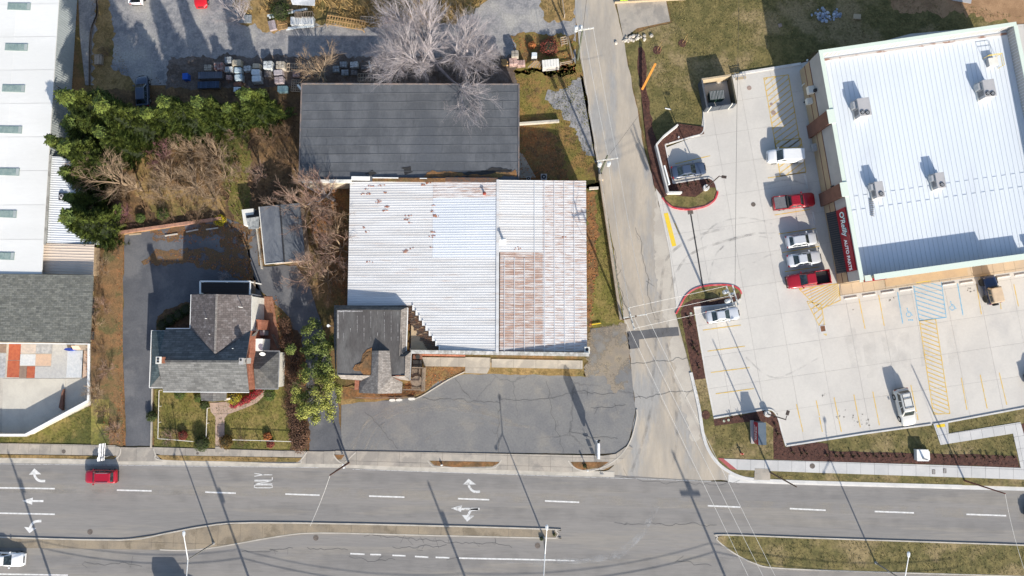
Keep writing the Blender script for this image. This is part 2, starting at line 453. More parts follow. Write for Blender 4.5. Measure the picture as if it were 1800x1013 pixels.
# street and alley
sheet('alley', [(1008, -300), (1075, -300), (1082, 10), (1098, 78), (1130, 250), (1150, 330), (1178, 440), (1192, 552), (1225, 700), (1234, 762), (1250, 798), (1290, 830), (1330, 846), (1000, 840), (1070, 826), (1105, 785), (1118, 722), (1104, 600), (1096, 552), (1088, 500), (1068, 385), (1050, 290), (1020, 100), (1011, 30)], m_alley, 6 * dz, 0.12)
for nm, pts in (('asphalt_patch', [(1102, 584), (1146, 579), (1192, 575), (1194, 590), (1124, 597), (1124, 612), (1106, 614)]),):
    sheet(nm, pts, m_patch, 9 * dz, 0.05)
m_wash = mat('pale_wash', (0.46, 0.42, 0.36), (0.40, 0.36, 0.31), 0.4, 9, 0.12, 0.3)
sheet('alley_worn_strip', [(1155, 330), (1178, 440), (1192, 552), (1225, 700), (1232, 770), (1218, 775), (1195, 700), (1180, 620), (1170, 560), (1150, 470)], m_wash, 7 * dz, 0.5)
sheet('sand_wash', [(1037, 578), (1094, 572), (1102, 620), (1106, 670), (1085, 690), (1060, 660), (1030, 662)], mat('sandy_film', (0.33, 0.27, 0.19), (0.24, 0.205, 0.165), 0.5, 8, 0.2, 0.4, alpha=(.25, .42, .56)), 9 * dz, 0.6)
# asphalt of the two properties
sheet('parking_apron', [(600, 704), (690, 704), (742, 694), (770, 668), (815, 656), (1035, 650), (1038, 578), (1094, 572), (1104, 600), (1117, 722), (1105, 780), (1082, 798), (545, 794), (543, 730), (600, 760)], m_asph, 7 * dz, 0.05)
sheet('driveway', [(455, 468), (520, 468), (545, 500), (572, 590), (592, 690), (604, 795), (545, 794), (540, 740), (530, 640), (510, 560), (470, 520), (440, 500), (432, 400), (452, 400)], m_drive, 8 * dz, 0.15)
sheet('back_lot', [(220, 412), (310, 395), (400, 385), (436, 398), (440, 470), (462, 520), (462, 640), (270, 640), (268, 784), (222, 784), (216, 600), (218, 470)], m_drive, 8 * dz, 0.12)
sheet('leaf_cover', [(275, 438), (330, 436), (400, 440), (436, 440), (450, 500), (428, 496), (398, 476), (330, 464), (280, 467), (250, 462)], m_leafcov, 10 * dz, 0.35)
sheet('leaf_cover', [(265, 405), (330, 398), (430, 392), (436, 440), (400, 448), (380, 420), (340, 412), (300, 425), (275, 418)], m_leafcov, 9 * dz, 0.8)
sheet('verge', [(164, 425), (214, 415), (220, 440), (217, 600), (220, 700), (222, 784), (195, 785), (180, 740), (160, 700), (158, 620), (165, 560), (176, 500)], m_leafy, 5 * dz, 0.3)
sheet('lawn', [(-40, 766), (50, 766), (155, 712), (178, 735), (198, 780), (-40, 780)], m_grass, 6 * dz, 0.2)
sheet('lawn', [(272, 684), (500, 680), (518, 700), (538, 792), (440, 790), (270, 786)], m_grass, 9 * dz, 0.1)
def bankz(px, py):
    if 420 < py < 785 and 150 < px < 216:
        return max(0, 1.55 * min(1, (216 - px) / 46) * (1 if py < 705 else max(0, 1 - (py - 705) / 75)))
    return 0
gx = [160 + 8 * i for i in range(8)]; gy = [426 + 12 * j for j in range(31)]
for nm_, mm_, t_ in (('bank', mat('bank_litter', (0.15, 0.095, 0.045), (0.22, 0.12, 0.055), 0.8, 6, .5, 1, c3=(0.10, 0.085, 0.035), scale3=.4), 1), ('grass_bank', m_grass, 0)):
    b = MB()
    for j in range(len(gy) - 1):
        for i in range(len(gx) - 1):
            if (gy[j] < 700 or gx[i] > 184) == bool(t_):
                q = [(gx[i], gy[j]), (gx[i + 1], gy[j]), (gx[i + 1], gy[j + 1]), (gx[i], gy[j + 1])]
                b.add([P(x + R.uniform(-.1, .1) * 0, y, bankz(x + 1, y) + .05) for x, y in q], [(3, 2, 1, 0)])
    b.build(nm_, mm_, kind='structure')
sheet('hedge_bed', [(488, 560), (530, 590), (540, 650), (545, 794), (512, 792), (505, 700), (498, 640)], m_darklit, 10 * dz, 0.3)
sheet('planting_ring', [(275, 555), (300, 540), (335, 532), (336, 585), (275, 585)], m_darklit, 9 * dz, 0.3)
# front of the workshop
sheet('front_grass', [(600, 684), (745, 640), (1025, 636), (1030, 662), (855, 658), (815, 658), (770, 670), (742, 697), (600, 712)], m_drygrass, 9 * dz, 0.12)
sheet('leafy_patch', [(600, 680), (700, 690), (745, 645), (822, 645), (815, 655), (770, 668), (742, 692), (690, 702), (606, 702)], m_leafy, 10 * dz, 0.12)

# main road
rn = [(-900, 800), (0, 811), (360, 816), (620, 820), (720, 826), (1080, 836), (1240, 846), (1440, 852), (1800, 862), (2700, 885)]
sheet('main_road', rn + [(2700, 1160), (1800, 1135), (0, 1105), (-900, 1090)], m_road, 10 * dz)
for k_, y_ in ((1, 0), (2, 26)):
    b = MB(); strip_mesh(b, [XY(x, y + y_) for x, y in [(-900, 1090), (0, 1105), (1800, 1135), (2700, 1160)]], .2 if k_ == 1 else 1.7, .15 if k_ == 1 else .12, .17); b.build('kerb' if k_ == 1 else 'sidewalk', m_kerb, kind='structure')
# gutter line of concrete along the road
b = MB(); strip_mesh(b, [XY(x, y - 2) for x, y in rn[:6]], 0.75, 0.062)
b.build('gutter', m_kerb, kind='structure')
b = MB(); strip_mesh(b, [XY(x, y - 1) for x, y in [(1280, 842), (1440, 847), (1690, 854), (2400, 870)]], 1.1, 0.064)
b.build('gutter', m_kerbnew, kind='structure')
# worn wheel tracks and darker lane centres, thin see-through films of rubber and dust
def film(name, c, strength, sc=0.4):
    m = bpy.data.materials.new(name); m.use_nodes = True; nt = m.node_tree; N = nt.nodes; L = nt.links
    b = N['Principled BSDF']; b.inputs['Base Color'].default_value = (*c, 1); b.inputs['Roughness'].default_value = 0.95
    n = N.new('ShaderNodeTexNoise'); n.inputs['Scale'].default_value = sc; n.inputs['Detail'].default_value = 7
    tc = N.new('ShaderNodeTexCoord'); L.new(tc.outputs['Object'], n.inputs['Vector'])
    r = N.new('ShaderNodeMapRange'); r.inputs[1].default_value = 0.42; r.inputs[2].default_value = 0.66; r.inputs[4].default_value = strength
    L.new(n.outputs[0], r.inputs[0]); L.new(r.outputs[0], b.inputs['Alpha'])
    return m
f_dark = film('rubber_film', (0.10, 0.10, 0.10), 0.10)
f_dark2 = film('wheel_mark_film', (0.16, 0.155, 0.15), 0.3, 0.7)
f_pale = film('dust_film', (0.42, 0.38, 0.32), 0.3, 0.5)
f_wash = film('salt_film', (0.5, 0.5, 0.5), 0.3, 0.5)
def marks(name, lines, m, w, z):
    b = MB()
    for ln in lines:
        strip_mesh(b, [XY(*p) for p in arc(ln)], w, z)
    return b.build(name, m, kind='structure')
marks('lane_wear', [[(-200, 832), (500, 838), (1000, 852), (2000, 885)], [(-200, 872), (300, 872), (500, 893), (1000, 905), (2000, 935)]], f_dark, 1.6, 0.067)
marks('lane_wear', [[(-200, 985), (300, 988), (700, 985), (1300, 1000), (2000, 1030)]], f_dark, 3.0, 0.067)
marks('lane_dust', [[(-200, 855), (500, 865), (1000, 878), (2000, 912)]], f_pale, 1.3, 0.067)
marks('tyre_marks', [[(612 + k * 9, 795), (640 + k * 10, 748 - k * 2), (690 + k * 12, 718 + k), (770 + k * 14, 706 + k * 4), (870 + k * 10, 722 + k * 6)] for k in range(6)], f_pale, 0.22, 0.0565)
marks('tyre_marks', [[(620, 790), (650, 735), (700, 712), (770, 700), (860, 715)], [(635, 795), (668, 745), (720, 722), (800, 718), (900, 760)],
                     [(1045, 640), (1060, 650), (1080, 645), (1105, 650)], [(730, 790), (760, 765), (820, 745), (930, 750)]], f_pale, 0.3, 0.058)
marks('tyre_marks', [[(1160, 560), (1165, 480), (1185, 440), (1240, 410), (1300, 400)], [(1172, 600), (1180, 510), (1205, 455), (1255, 430), (1330, 410)],
                     [(1110, 830), (1140, 740), (1150, 640), (1160, 520)], [(1180, 830), (1190, 760), (1180, 640), (1150, 540)]], f_dark2, 0.35, 0.092)
for k in (0, 2):
    marks('salt_streak', [[(1085 - k * 8, 982), (1110 - k * 3, 962 - k), (1132 - k, 935), (1152 + k, 900 - k * 6)]], f_wash, 0.35 + .25 * k, 0.068 + .0012 * k)
    marks('salt_streak', [[(880 + k * 28, 989), (960, 988), (1040, 983), (1100 - k * 6, 975)]], f_wash, 0.25 + .3 * k, 0.0745 + .0012 * k)
m_crack = mat('crack_fill', (0.10, 0.098, 0.096), bump=0)
def cracks(lines, z, w=.06, seed=1):
    rr = random.Random(seed); b = MB()
    for (x0, y0, x1, y1) in lines:
        p, q = Vector(XY(x0, y0)), Vector(XY(x1, y1)); n = max(4, int((q - p).length / .45)); t = (q - p).normalized(); t = Vector((-t.y, t.x)); o = 0; pts = []
        for k in range(n + 1):
            o = o * .85 + rr.gauss(0, .13); pts.append(tuple(p.lerp(q, k / n) + t * o))
            if rr.random() < .12:
                e = pts[-1]; strip_mesh(b, [e, (e[0] + rr.uniform(-.4, .4), e[1] + rr.uniform(-.5, .5)), (e[0] + rr.uniform(-.9, .9), e[1] + rr.uniform(-1.2, 1.2))], w * .6, z)
        strip_mesh(b, pts, w, z)
    b.build('crack', m_crack, kind='structure')
cracks([(425, 972, 515, 971), (540, 962, 612, 967), (618, 980, 695, 984), (690, 961, 785, 964), (150, 985, 250, 992), (785, 985, 812, 986), (1190, 989, 1250, 992), (640, 942, 900, 962), (1080, 918, 1260, 922)], .0685)
cracks([(740, 701, 880, 703), (880, 703, 1080, 694), (878, 695, 879, 798), (1040, 720, 1100, 712), (640, 725, 700, 790), (1000, 760, 1085, 775), (960, 670, 990, 796), (800, 665, 830, 700)], .058, .05, 2)
cracks([(1090, 840, 1300, 850), (1120, 400, 1150, 560), (1108, 640, 1228, 628), (1112, 700, 1225, 690), (1075, 420, 1100, 560)], .0665, .045, 3)
# painted lane dashes, arrows and word
def dash(x0, y0, x1, y1, w=0.14, m=m_white, name='lane_marking', z=0.07):
    b = MB(); strip_mesh(b, [XY(x0, y0), XY(x1, y1)], w, z); b.build(name, m, kind='structure')
for q in [(0, 857.5, 97, 859), (206, 861.5, 267, 863), (361, 865, 415, 867), (502, 868.5, 562, 870.5), (649, 872, 711, 874), (805, 876.5, 860, 878.5), (958, 880.5, 1018, 883),
          (1244, 889, 1301, 891.5), (1388, 894, 1451, 897), (1537, 899, 1606, 901.5), (1698, 904, 1768, 906.5),
          (0, 902, 97, 904), (616, 973, 641, 974.3), (651, 974.5, 670, 975), (690, 976, 713, 977), (729.5, 978, 753, 979.5), (766, 979.5, 790, 980.5), (807, 981, 975, 984.5), (-60, 1008, 120, 1011)]:
    dash(*q, w=0.2)
dash(975, 984.5, 1010, 985.5, 0.18, m_oldwhite)
dash(0, 815.5, 560, 822, 0.05, m_oldwhite); dash(620, 825, 1250, 846, 0.05, m_oldwhite)
def flat_shape(name, pts, m, z=0.07):
    return sheet(name, pts, m, z)
A0 = Zt(0, 753)
def turn_arrow(T, up, m):
    # arrow centre line (in tile coordinates) from tail to head
    cl = arc([T(*p) for p in up[0]], 5)
    b = MB(); strip_mesh(b, [XY(*p) for p in cl], up[2], 0.071)
    b.add([(*XY(*T(*p)), 0.0715) for p in up[1]], [(0, 1, 2)])
    b.build('turn_arrow', m, kind='structure')
turn_arrow(A0, ([(312, 361), (270, 358), (245, 335), (238, 312), (238, 300)], [(200, 318), (238, 275), (284, 314)], 0.34), m_white)
turn_arrow(A0, ([(300, 498), (222, 498)], [(155, 496), (228, 474), (222, 523)], 0.28), m_white)
turn_arrow(A0, ([(286, 634), (240, 640), (215, 665), (208, 690)], [(168, 675), (252, 683), (204, 718)], 0.34), m_white)
A2 = Zt(720, 753)
turn_arrow(A2, ([(484, 434), (440, 432), (412, 405), (404, 378)], [(365, 386), (404, 345), (456, 384)], 0.32), m_oldwhite)
turn_arrow(A2, ([(480, 552), (400, 552), (345, 552)], [(285, 547), (360, 525), (352, 573)], 0.3), m_oldwhite)
turn_arrow(A2, ([(470, 555), (425, 560), (403, 590), (398, 610)], [(357, 593), (445, 598), (394, 639)], 0.32), m_oldwhite)
# the word ONLY, read by drivers heading west: letters 2.2 m tall built from strokes
WX0, WX1, WY0, WY1 = 447.5, 479.0, 831.0, 858.0
def wl(u, v): return XY(WX0 + (1 - u) * 0 + v * (WX1 - WX0), WY1 + (WY0 - WY1) * u)
root = empty('word_marking', (*XY(463, 845), 0.07), kind='structure')
lets = {'O': [[(0, .12), (0.15, 0), (.85, 0), (1, .12), (1, .88), (.85, 1), (.15, 1), (0, .88), (0, .12)]],
        'N': [[(0, 0), (0, 1)], [(0, 1), (1, 0)], [(1, 0), (1, 1)]], 'L': [[(0, 0), (0, 1)], [(0, 0), (1, 0)]],
        'Y': [[(.5, 0), (.5, .5)], [(.5, .5), (0, 1)], [(.5, .5), (1, 1)]]}
for i, ch in enumerate('ONLY'):
    b = MB()
    for ln in lets[ch]:
        pts = []
        for (lx, ly) in ln:
            u = (i + 0.08 + lx * 0.76) / 4.0; v = 1 - ly
            pts.append(XY(WX0 + v * (WX1 - WX0) - (0), WY1 + (WY0 - WY1) * u))
        strip_mesh(b, pts, 0.10, 0.071)
    b.build('painted_letter', m_white, parent=root)

# ------------------------------------------------------------------ pavements built from slabs
def slab_area(name, px, m, ang, ca, cb, z, h=0.11, base=m_joint, gap=0.03):
    pts = [XY(*p) for p in px]
    r = empty(name, (pts[0][0], pts[0][1], 0), kind='structure')
    b = MB(); b.prism(pts, -0.01, z - 0.015); b.build('bedding', base, parent=r)
    slabs('slab', r, px, m, ang, ca, cb, z - 0.05, z, gap)
    return r
rs = -rad(1.2)
slab_area('sidewalk', [(-60, 777.5), (205, 783), (212, 786), (206, 801), (-60, 797)], m_walk, rs, 1.55, 3.0, 0.13)
slab_area('sidewalk', [(270, 786), (540, 793), (533, 804), (284, 800), (274, 797)], m_walk, rs, 1.55, 3.0, 0.13)
slab_area('driveway_apron', [(212, 786), (270, 786), (274, 797), (286, 811), (199, 811), (206, 801)], m_walk, rs, 2.4, 4, 0.12)
slab_area('driveway_apron', [(540, 793), (590, 793), (588, 800), (596, 812), (612, 816), (518, 815), (533, 804)], m_walk, rs, 2.4, 4, 0.12)
slab_area('sidewalk', [(590, 792), (1060, 801), (1082, 798), (1105, 782), (1112, 788), (1090, 812), (1060, 826), (1000, 830), (612, 817), (596, 812), (588, 800)], m_walk, rs, 3.0, 1.35, 0.13)
def verge(pts, m=m_drygrass):
    p = [XY(*q) for q in pts]
    b = MB(); b.prism(p, 0.0, 0.145); b.build('verge', m, kind='structure')
def kerb(name, px, m=m_kerb, w=0.16, z=0.15, k=5, smoothp=True, kind='structure'):
    pts = [XY(*p) for p in (arc(px, k) if smoothp else px)]
    b = MB(); strip_mesh(b, pts, w, z, z + 0.02); return b.build(name, m, kind=kind)
verge([(-60, 798), (205, 802), (200, 807), (-60, 804)])
verge([(276, 800), (532, 805), (524, 812), (290, 810)])
verge([(755, 810), (880, 812), (866, 820), (800, 821), (764, 818)], m_leafy)
verge([(1003, 812), (1070, 812), (1055, 822), (1025, 826), (1010, 822)], m_leafy)
verge([(588, 799), (606, 800), (600, 808), (594, 808)], m_leafy)
kerb('kerb', [(-60, 805), (100, 807), (196, 809), (205, 806), (212, 798), (213, 788)])
kerb('kerb', [(271, 788), (274, 798), (286, 809), (400, 812), (518, 815), (530, 808), (540, 795)])
kerb('kerb', [(586, 793), (588, 802), (596, 811), (604, 814), (612, 808), (626, 795)])
kerb('kerb', [(752, 809), (758, 817), (772, 821), (860, 823), (874, 818), (882, 808)])
kerb('kerb', [(999, 810), (1006, 819), (1022, 827), (1050, 825), (1085, 806), (1108, 775), (1119, 735), (1119, 720)])

# medians
mr = [(0, 944), (213, 949), (290, 938), (360, 925), (447, 918.5), (720, 923), (965, 930), (976, 933), (981, 938), (977, 944), (965, 945.5), (720, 940), (560, 936.5), (488, 943), (386, 961), (330, 967), (282, 966), (0, 962), (-60, 961), (-60, 943)]
r = empty('median_island', (*XY(400, 940), 0), kind='structure')
MB().prism([XY(*p) for p in mr], 0, 0.13).build('bedding', m_joint, parent=r)
slabs('slab', r, mr, m_median, rs, 3.1, 9, 0.1, 0.16, 0.03)
kerb('kerb', mr[:9], m_kerb, 0.17, 0.175, 3); kerb('kerb', mr[8:17], m_kerb, 0.15, 0.175, 3)
gm = [(1261, 944), (1272, 940), (1440, 946), (1800, 958), (2300, 975), (2300, 1030), (1800, 1013), (1500, 1004), (1440, 1001.5), (1362, 998), (1326, 990), (1293, 974), (1263, 952)]
MB().prism([XY(*p) for p in gm], 0, 0.15).build('median_lawn', m_newgrass, kind='structure')
kerb('kerb', [(2300, 1030), (1800, 1013), (1500, 1004), (1362, 998), (1326, 990), (1293, 974), (1263, 952), (1261, 944), (1272, 940), (1440, 946), (1800, 958), (2300, 975)], m_kerb, 0.16, 0.17)

# ------------------------------------------------------------------ the concrete car park with its joints
LOT = [(1152, 330), (1180, 300), (1166, 262), (1232, 236), (1236, 190), (1233, 138), (1290, 132), (1407, 112), (1600, 60), (2300, 0), (2300, 640), (1900, 700), (1640, 746), (1381, 786), (1366, 726), (1254, 740), (1218, 548), (1190, 552), (1176, 440)]
LANG = math.atan2(XY(1800, 545)[1] - XY(1440, 598)[1], XY(1800, 545)[0] - XY(1440, 598)[0])
r = empty('car_park', (*XY(1400, 500), 0), kind='structure')
b = MB(); pp = [XY(*p) for p in LOT]
b.add([(p[0], p[1], 0.055) for p in pp][::-1], [tuple(range(len(pp)))])
sheet('car_park_bedding', LOT, mat('pale_joint', (0.30, 0.285, 0.26), var=.1, bump=0), 0.06)
slabs('slab', r, LOT, m_conc, LANG, 4.55, 4.4, 0.05, 0.085, 0.022, origin=XY(1440, 598))
LZ = 0.095
def stripes(lines, m, w, name='parking_line', z=LZ):
    for ln in lines:
        b = MB(); strip_mesh(b, [XY(*ln[0]), XY(*ln[1])], w, z); b.build(name, m, kind='structure')
T5 = Zt(1080, 250); T6 = Zt(1080, 500); T7 = Zt(1440, 500); T4 = Zt(1080, 0)
stripes([((T5(415, 150)), (T5(655, 95)))] + [(T5(1050, 247), T5(1310, 208)), (T5(1095, 501), T5(1340, 462)), (T5(1125, 630), T5(1380, 592)), (T5(1150, 757), T5(1403, 715)), (T5(1165, 888), T5(1403, 855))] +
        [(T6(605, 314), T6(865, 279)), (T6(637, 458), T6(893, 424)), (T6(660, 604), T6(925, 570)), (T6(693, 750), T6(955, 714))] +
        [(T7(270, 100), T7(312, 305)), (T7(405, 75), T7(443, 285)), (T7(1075, 0), T7(1108, 205)), (T7(1330, 0), T7(1362, 152)), (T7(1232, 70), T7(1243, 170)),
         (T7(100, 775), T7(150, 1010)), (T7(235, 755), T7(280, 980)), (T7(365, 735), T7(410, 965)), (T7(625, 690), T7(675, 930)), (T7(970, 640), T7(1010, 860)), (T7(1100, 620), T7(1148, 850)), (T7(1230, 605), T7(1282, 825)),
         (T7(0, 910), T7(20, 1010)), (T6(1245, 820), T6(1290, 1010)), (T6(1380, 795), T6(1403, 900))], m_yellow, 0.12)
stripes([(T7(535, 55), T7(570, 270)), (T7(945, -5), T7(982, 212))], m_blue, 0.13)
def hatch(quad, m, n, w=0.12, border=True, slope=0.35, clip=None):
    """hatched box: quad = 4 px corners (tl, tr, br, bl)"""
    q = [Vector(XY(*p)) for p in quad]
    poly = [tuple(p) for p in q]
    b = MB()
    if border:
        for i in range(4): strip_mesh(b, [poly[i], poly[(i + 1) % 4]], w, LZ)
    tl, tr, br, bl = q
    L_ = (bl - tl).length
    for k in range(-2, n + 2):
        t0 = (k + 0.5) / n; t1 = t0 + slope
        p = tl + (bl - tl) * t0; qq = tr + (br - tr) * t1
        d = qq - p; u = d.normalized()
        # clip against the box
        c = clip_cell(poly, p.x, p.y, u.x, u.y, -50, 50, -w / 2, w / 2)
        if c: b.add([(x, y, LZ + 0.001) for x, y in c], [tuple(range(len(c)))])
    b.build('hatched_marking', m, kind='structure')
hatch([T7(643, 0), T7(833, -25), T7(868, 226), T7(683, 250)], m_blue, 8, 0.1, slope=0.35)
hatch([T7(685, 252), T7(795, 240), T7(893, 885), T7(780, 890)], m_yellow, 21, 0.12, slope=0.085)
hatch([T4(1022, 538), T4(1190, 515), T4(1275, 1013), T4(1105, 1013)], m_yellow, 13, 0.13, slope=-0.22)
hatch([T5(1095, -5), T5(1275, -25), T5(1310, 205), T5(1135, 235)], m_yellow, 6, 0.13, slope=-0.4)
hatch([(1404, 508), (1472, 499), (1477, 528), (1440, 545)], m_yellow, 9, 0.12, slope=-0.5)
hatch([(1418, 530), (1443, 535), (1452, 590), (1446, 586)], m_yellow, 6, 0.12, slope=-0.3)
# wheelchair symbols
def wheelchair(cx, cy, s):
    o = XY(cx, cy); b = MB()
    def q(x, y): return (o[0] + (x * math.cos(LANG) - y * math.sin(LANG)) * s, o[1] + (x * math.sin(LANG) + y * math.cos(LANG)) * s)
    ring = [q(0.45 * math.cos(a) - .1, 0.45 * math.sin(a) - .25) for a in [math.radians(d) for d in range(120, 421, 20)]]
    strip_mesh(b, ring, 0.09, LZ)
    strip_mesh(b, [q(-.15, .75), q(-.12, .1), q(.35, .05), q(.5, -.5), q(.7, -.48)], 0.1, LZ + .001)
    strip_mesh(b, [q(-.12, .38), q(.25, .35)], 0.08, LZ)
    b.add([(*q(-.15 + .13 * math.cos(a), .95 + .13 * math.sin(a)), LZ) for a in [k * math.pi / 4 for k in range(8)]], [tuple(range(8))])
    b.build('wheelchair_symbol', m_blue, kind='structure')
wheelchair(*T7(612, 198), 0.72); wheelchair(*T7(910, 152), 0.72)
for i, x in enumerate((612, 625, 637)):
    stripes([(T7(x - 4, 246), T7(x + 4, 244))], m_blue, 0.2, 'faded_marking')
# entrance strips
stripes([((1170, 375), (1185, 433))], m_yellow2, 0.62, 'entrance_marking', 0.093)
stripes([(T5(412, 555), T5(445, 632))], m_yellow, 0.15, 'entrance_marking', 0.093)
b = MB(); strip_mesh(b, [XY(*T5(522, 495)), XY(*T5(604, 988))], 0.2, 0.092); tag(b.build('channel_drain', m_black, kind='structure'))
# oil and tyre stains on the slabs
marks('tyre_marks', [[T5(640, 1010), T5(700, 760), T5(900, 640), T5(1150, 620)], [T5(560, 700), T5(700, 560), T5(900, 520), T5(1080, 560)], [T5(720, 740), T5(860, 640), T5(1080, 660)],
                     [T5(830, 900), T5(1000, 800), T5(1110, 760)], [T5(1020, 300), T5(1180, 260), T5(1330, 300)], [T6(900, 500), T6(1100, 640), T6(1403, 500)]], film('faint_rubber', (0.2, 0.2, 0.2), 0.22, 0.9), 0.22, 0.0925)
marks('lane_wear', [[T7(200, 300), T7(260, 560)], [T7(330, 330), T7(370, 640)], [T7(450, 300), T7(510, 560)], [T7(570, 330), T7(590, 600)], [T7(720, 330), T7(740, 560)], [T7(900, 280), T7(930, 560)]],
      film('grime_film', (0.3, 0.29, 0.28), 0.1, 0.5), 1.7, 0.0925)
rr = random.Random(3)
b = MB()
for (tx, ty, n, sp) in ((475, 100, 7, 16), (1020, 30, 7, 16), (140, 890, 9, 22), (240, 930, 8, 26), (320, 935, 10, 26), (280, 905, 8, 30), (230, 172, 2, 5), (30, 760, 3, 8)):
    for k in range(n):
        c = XY(*T7(tx + rr.gauss(0, sp), ty + rr.gauss(0, sp * .8))); s = rr.uniform(.04, .18)
        b.add([(c[0] + s * rr.uniform(.5, 1.2) * math.cos(a), c[1] + s * rr.uniform(.5, 1.2) * math.sin(a), 0.0935 + k * 0.0002) for a in [j * math.pi / 4 for j in range(8)]], [tuple(range(8))])
b.build('oil_stains', f_dark2 if False else film('oil_film', (0.07, 0.06, 0.05), 0.85, 3), kind='stuff')

# raised beds of the car park
m_bedkerb = m_kerbnew
def raised(name, px, m, z, rough=0.0, seed=0):
    pts = [XY(*p) for p in px]
    if rough: pts = rough_poly(pts, rough, 0.6, seed)
    bm = bmesh.new(); n = len(pts)
    vs = [bm.verts.new((p[0], p[1], z)) for p in pts]; lo = [bm.verts.new((p[0], p[1], -0.01)) for p in pts]
    f = bm.faces.new(vs); f.normal_update()
    for i in range(n): bm.faces.new((lo[i], lo[(i + 1) % n], vs[(i + 1) % n], vs[i]))
    bmesh.ops.triangulate(bm, faces=[f], ngon_method='EAR_CLIP')
    bmesh.ops.recalc_face_normals(bm, faces=bm.faces)
    me = bpy.data.meshes.new(name); bm.to_mesh(me); bm.free(); me.materials.append(m)
    o = bpy.data.objects.new(name, me); COL.objects.link(o)
    return tag(o, kind='structure')
R2 = Zt(1150, 240, 7.233)
isl1 = [(1128, 175), (1155, 250), (1190, 218), (1237, 224), (1237, 236), (1220, 241), (1169, 256), (1183, 323), (1238, 314), (1249, 315), (1256, 323), (1260, 337), (1255, 352), (1238, 362), (1209, 367), (1182, 364), (1166, 350), (1150, 328), (1136, 250)]
raised('planting_bed', isl1, m_mulch, 0.17)
sheet('lawn_tip', [(1166, 348), (1177, 342), (1200, 346), (1222, 347), (1240, 334), (1248, 330), (1259, 331), (1254, 350), (1238, 360), (1209, 365.5), (1182, 362)], m_newgrass, 0.185)
kerb('kerb', [(1164, 348), (1173, 359), (1185, 366), (1209, 369), (1238, 364), (1254, 354), (1260, 343), (1261, 337)], m_redkerb, 0.22, 0.2)
kerb('kerb', [(1220, 240), (1169, 255)], m_bedkerb, 0.17, 0.2, smoothp=False)
kerb('kerb', [(1169, 255), (1183, 323)], m_bedkerb, 0.17, 0.2, smoothp=False)
kerb('kerb', [(1183, 323), (1238, 314), (1249, 315), (1256, 322), (1260, 335)], m_bedkerb, 0.17, 0.2)
kerb('kerb', [(1220, 240), (1232, 236), (1237, 226), (1236, 200), (1233, 142)], m_bedkerb, 0.15, 0.2, 3)
kerb('kerb', [(1300, 130), (1407, 113)], m_bedkerb, 0.35, 0.2, smoothp=False)
sheet('planting_strip', [(1121, 84), (1128, 82), (1135, 92), (1136, 140), (1142, 190), (1152, 250), (1160, 300), (1168, 338), (1158, 338), (1146, 290), (1133, 230), (1128, 175), (1120, 120)], m_mulch, 0.035, 0.2)
R8 = Zt(1080, 490, 7.5)
arc2 = [(1188, 552), (1195, 539), (1205, 521), (1220, 509), (1240, 503), (1267, 501), (1287, 503), (1299, 509), (1303, 517)]
isl2 = arc2 + [(1301, 526), (1289, 533), (1219, 541), (1240, 665), (1254, 736), (1330, 723), (1345, 720), (1358, 722), (1367, 733), (1372, 755), (1381, 785), (1520, 763), (1641, 746), (1900, 699), (2300, 640), (2300, 880), (1800, 856), (1440, 845), (1340, 841), (1300, 836), (1268, 820), (1248, 796), (1236, 765), (1228, 715), (1215, 655)]
raised('landscape_bed', isl2, m_newgrass, 0.15)
kerb('kerb', arc2, m_redkerb, 0.22, 0.19)
kerb('kerb', [(1301, 526), (1289, 533), (1260, 537), (1219, 541)], m_bedkerb, 0.2, 0.19)
kerb('kerb', [(1219, 541), (1240, 665), (1254, 736)], m_bedkerb, 0.45, 0.1, smoothp=False)
kerb('kerb', [(1254, 735), (1330, 722), (1346, 720), (1358, 722), (1367, 735), (1373, 757), (1381, 784)], m_bedkerb, 0.2, 0.2, 4)
kerb('kerb', [(1381, 784), (1520, 762), (1636, 746)], m_bedkerb, 0.2, 0.2, smoothp=False)
kerb('kerb', [(1665, 742), (1900, 698), (2300, 639)], m_bedkerb, 0.2, 0.2, smoothp=False)
kerb('kerb', [(1214, 655), (1228, 715), (1236, 765), (1248, 796), (1268, 820), (1300, 838), (1340, 844), (1440, 848), (1690, 855)], m_bedkerb, 0.42, 0.17)
sheet('planting_strip', [(1196, 548), (1204, 533), (1220, 528), (1262, 524), (1285, 521), (1298, 515), (1301, 524), (1289, 532), (1218, 540), (1238, 655), (1240, 665), (1219, 668)], m_mulch, 0.165, 0.1)
sheet('planting_strip', [(1254, 737), (1330, 724), (1346, 722), (1358, 724), (1366, 735), (1371, 757), (1379, 786), (1436, 777), (1454, 780), (1456, 793), (1620, 797), (1786, 800.5), (1791, 822), (1640, 816), (1440, 811), (1359, 807), (1359, 752), (1346, 742), (1312, 742), (1256, 749)], m_mulch, 0.165, 0.1)
sheet('planting_strip', [(1792, 745), (1900, 730), (1900, 826), (1800, 822)], m_mulch, 0.165, 0.1)
slab_area('new_sidewalk', [(1271, 806), (1440, 811), (1640, 817), (1900, 826), (1900, 846), (1440, 831), (1295, 825.5)], m_walknew, -rad(1.7), 1.85, 3.5, 0.19)
sheet('tactile_strip', [(1261, 805), (1271, 805.5), (1295, 825.5), (1283, 824.5)], mat('brick_red_paving', (0.38, 0.10, 0.10), (0.32, 0.09, 0.085), 3, 12, 0.15, 0.4), 0.19)
slab_area('ramp_path', [(1639, 744.5), (1665, 741), (1666, 762), (1792, 742), (1801, 774), (1816, 826), (1793, 824), (1779, 762), (1652, 782)], m_walknew, LANG, 1.55, 1.65, 0.2)
sheet('tactile_pad', [(1644, 747), (1659, 744.5), (1660, 750), (1646, 752)], m_yellow2, 0.212)
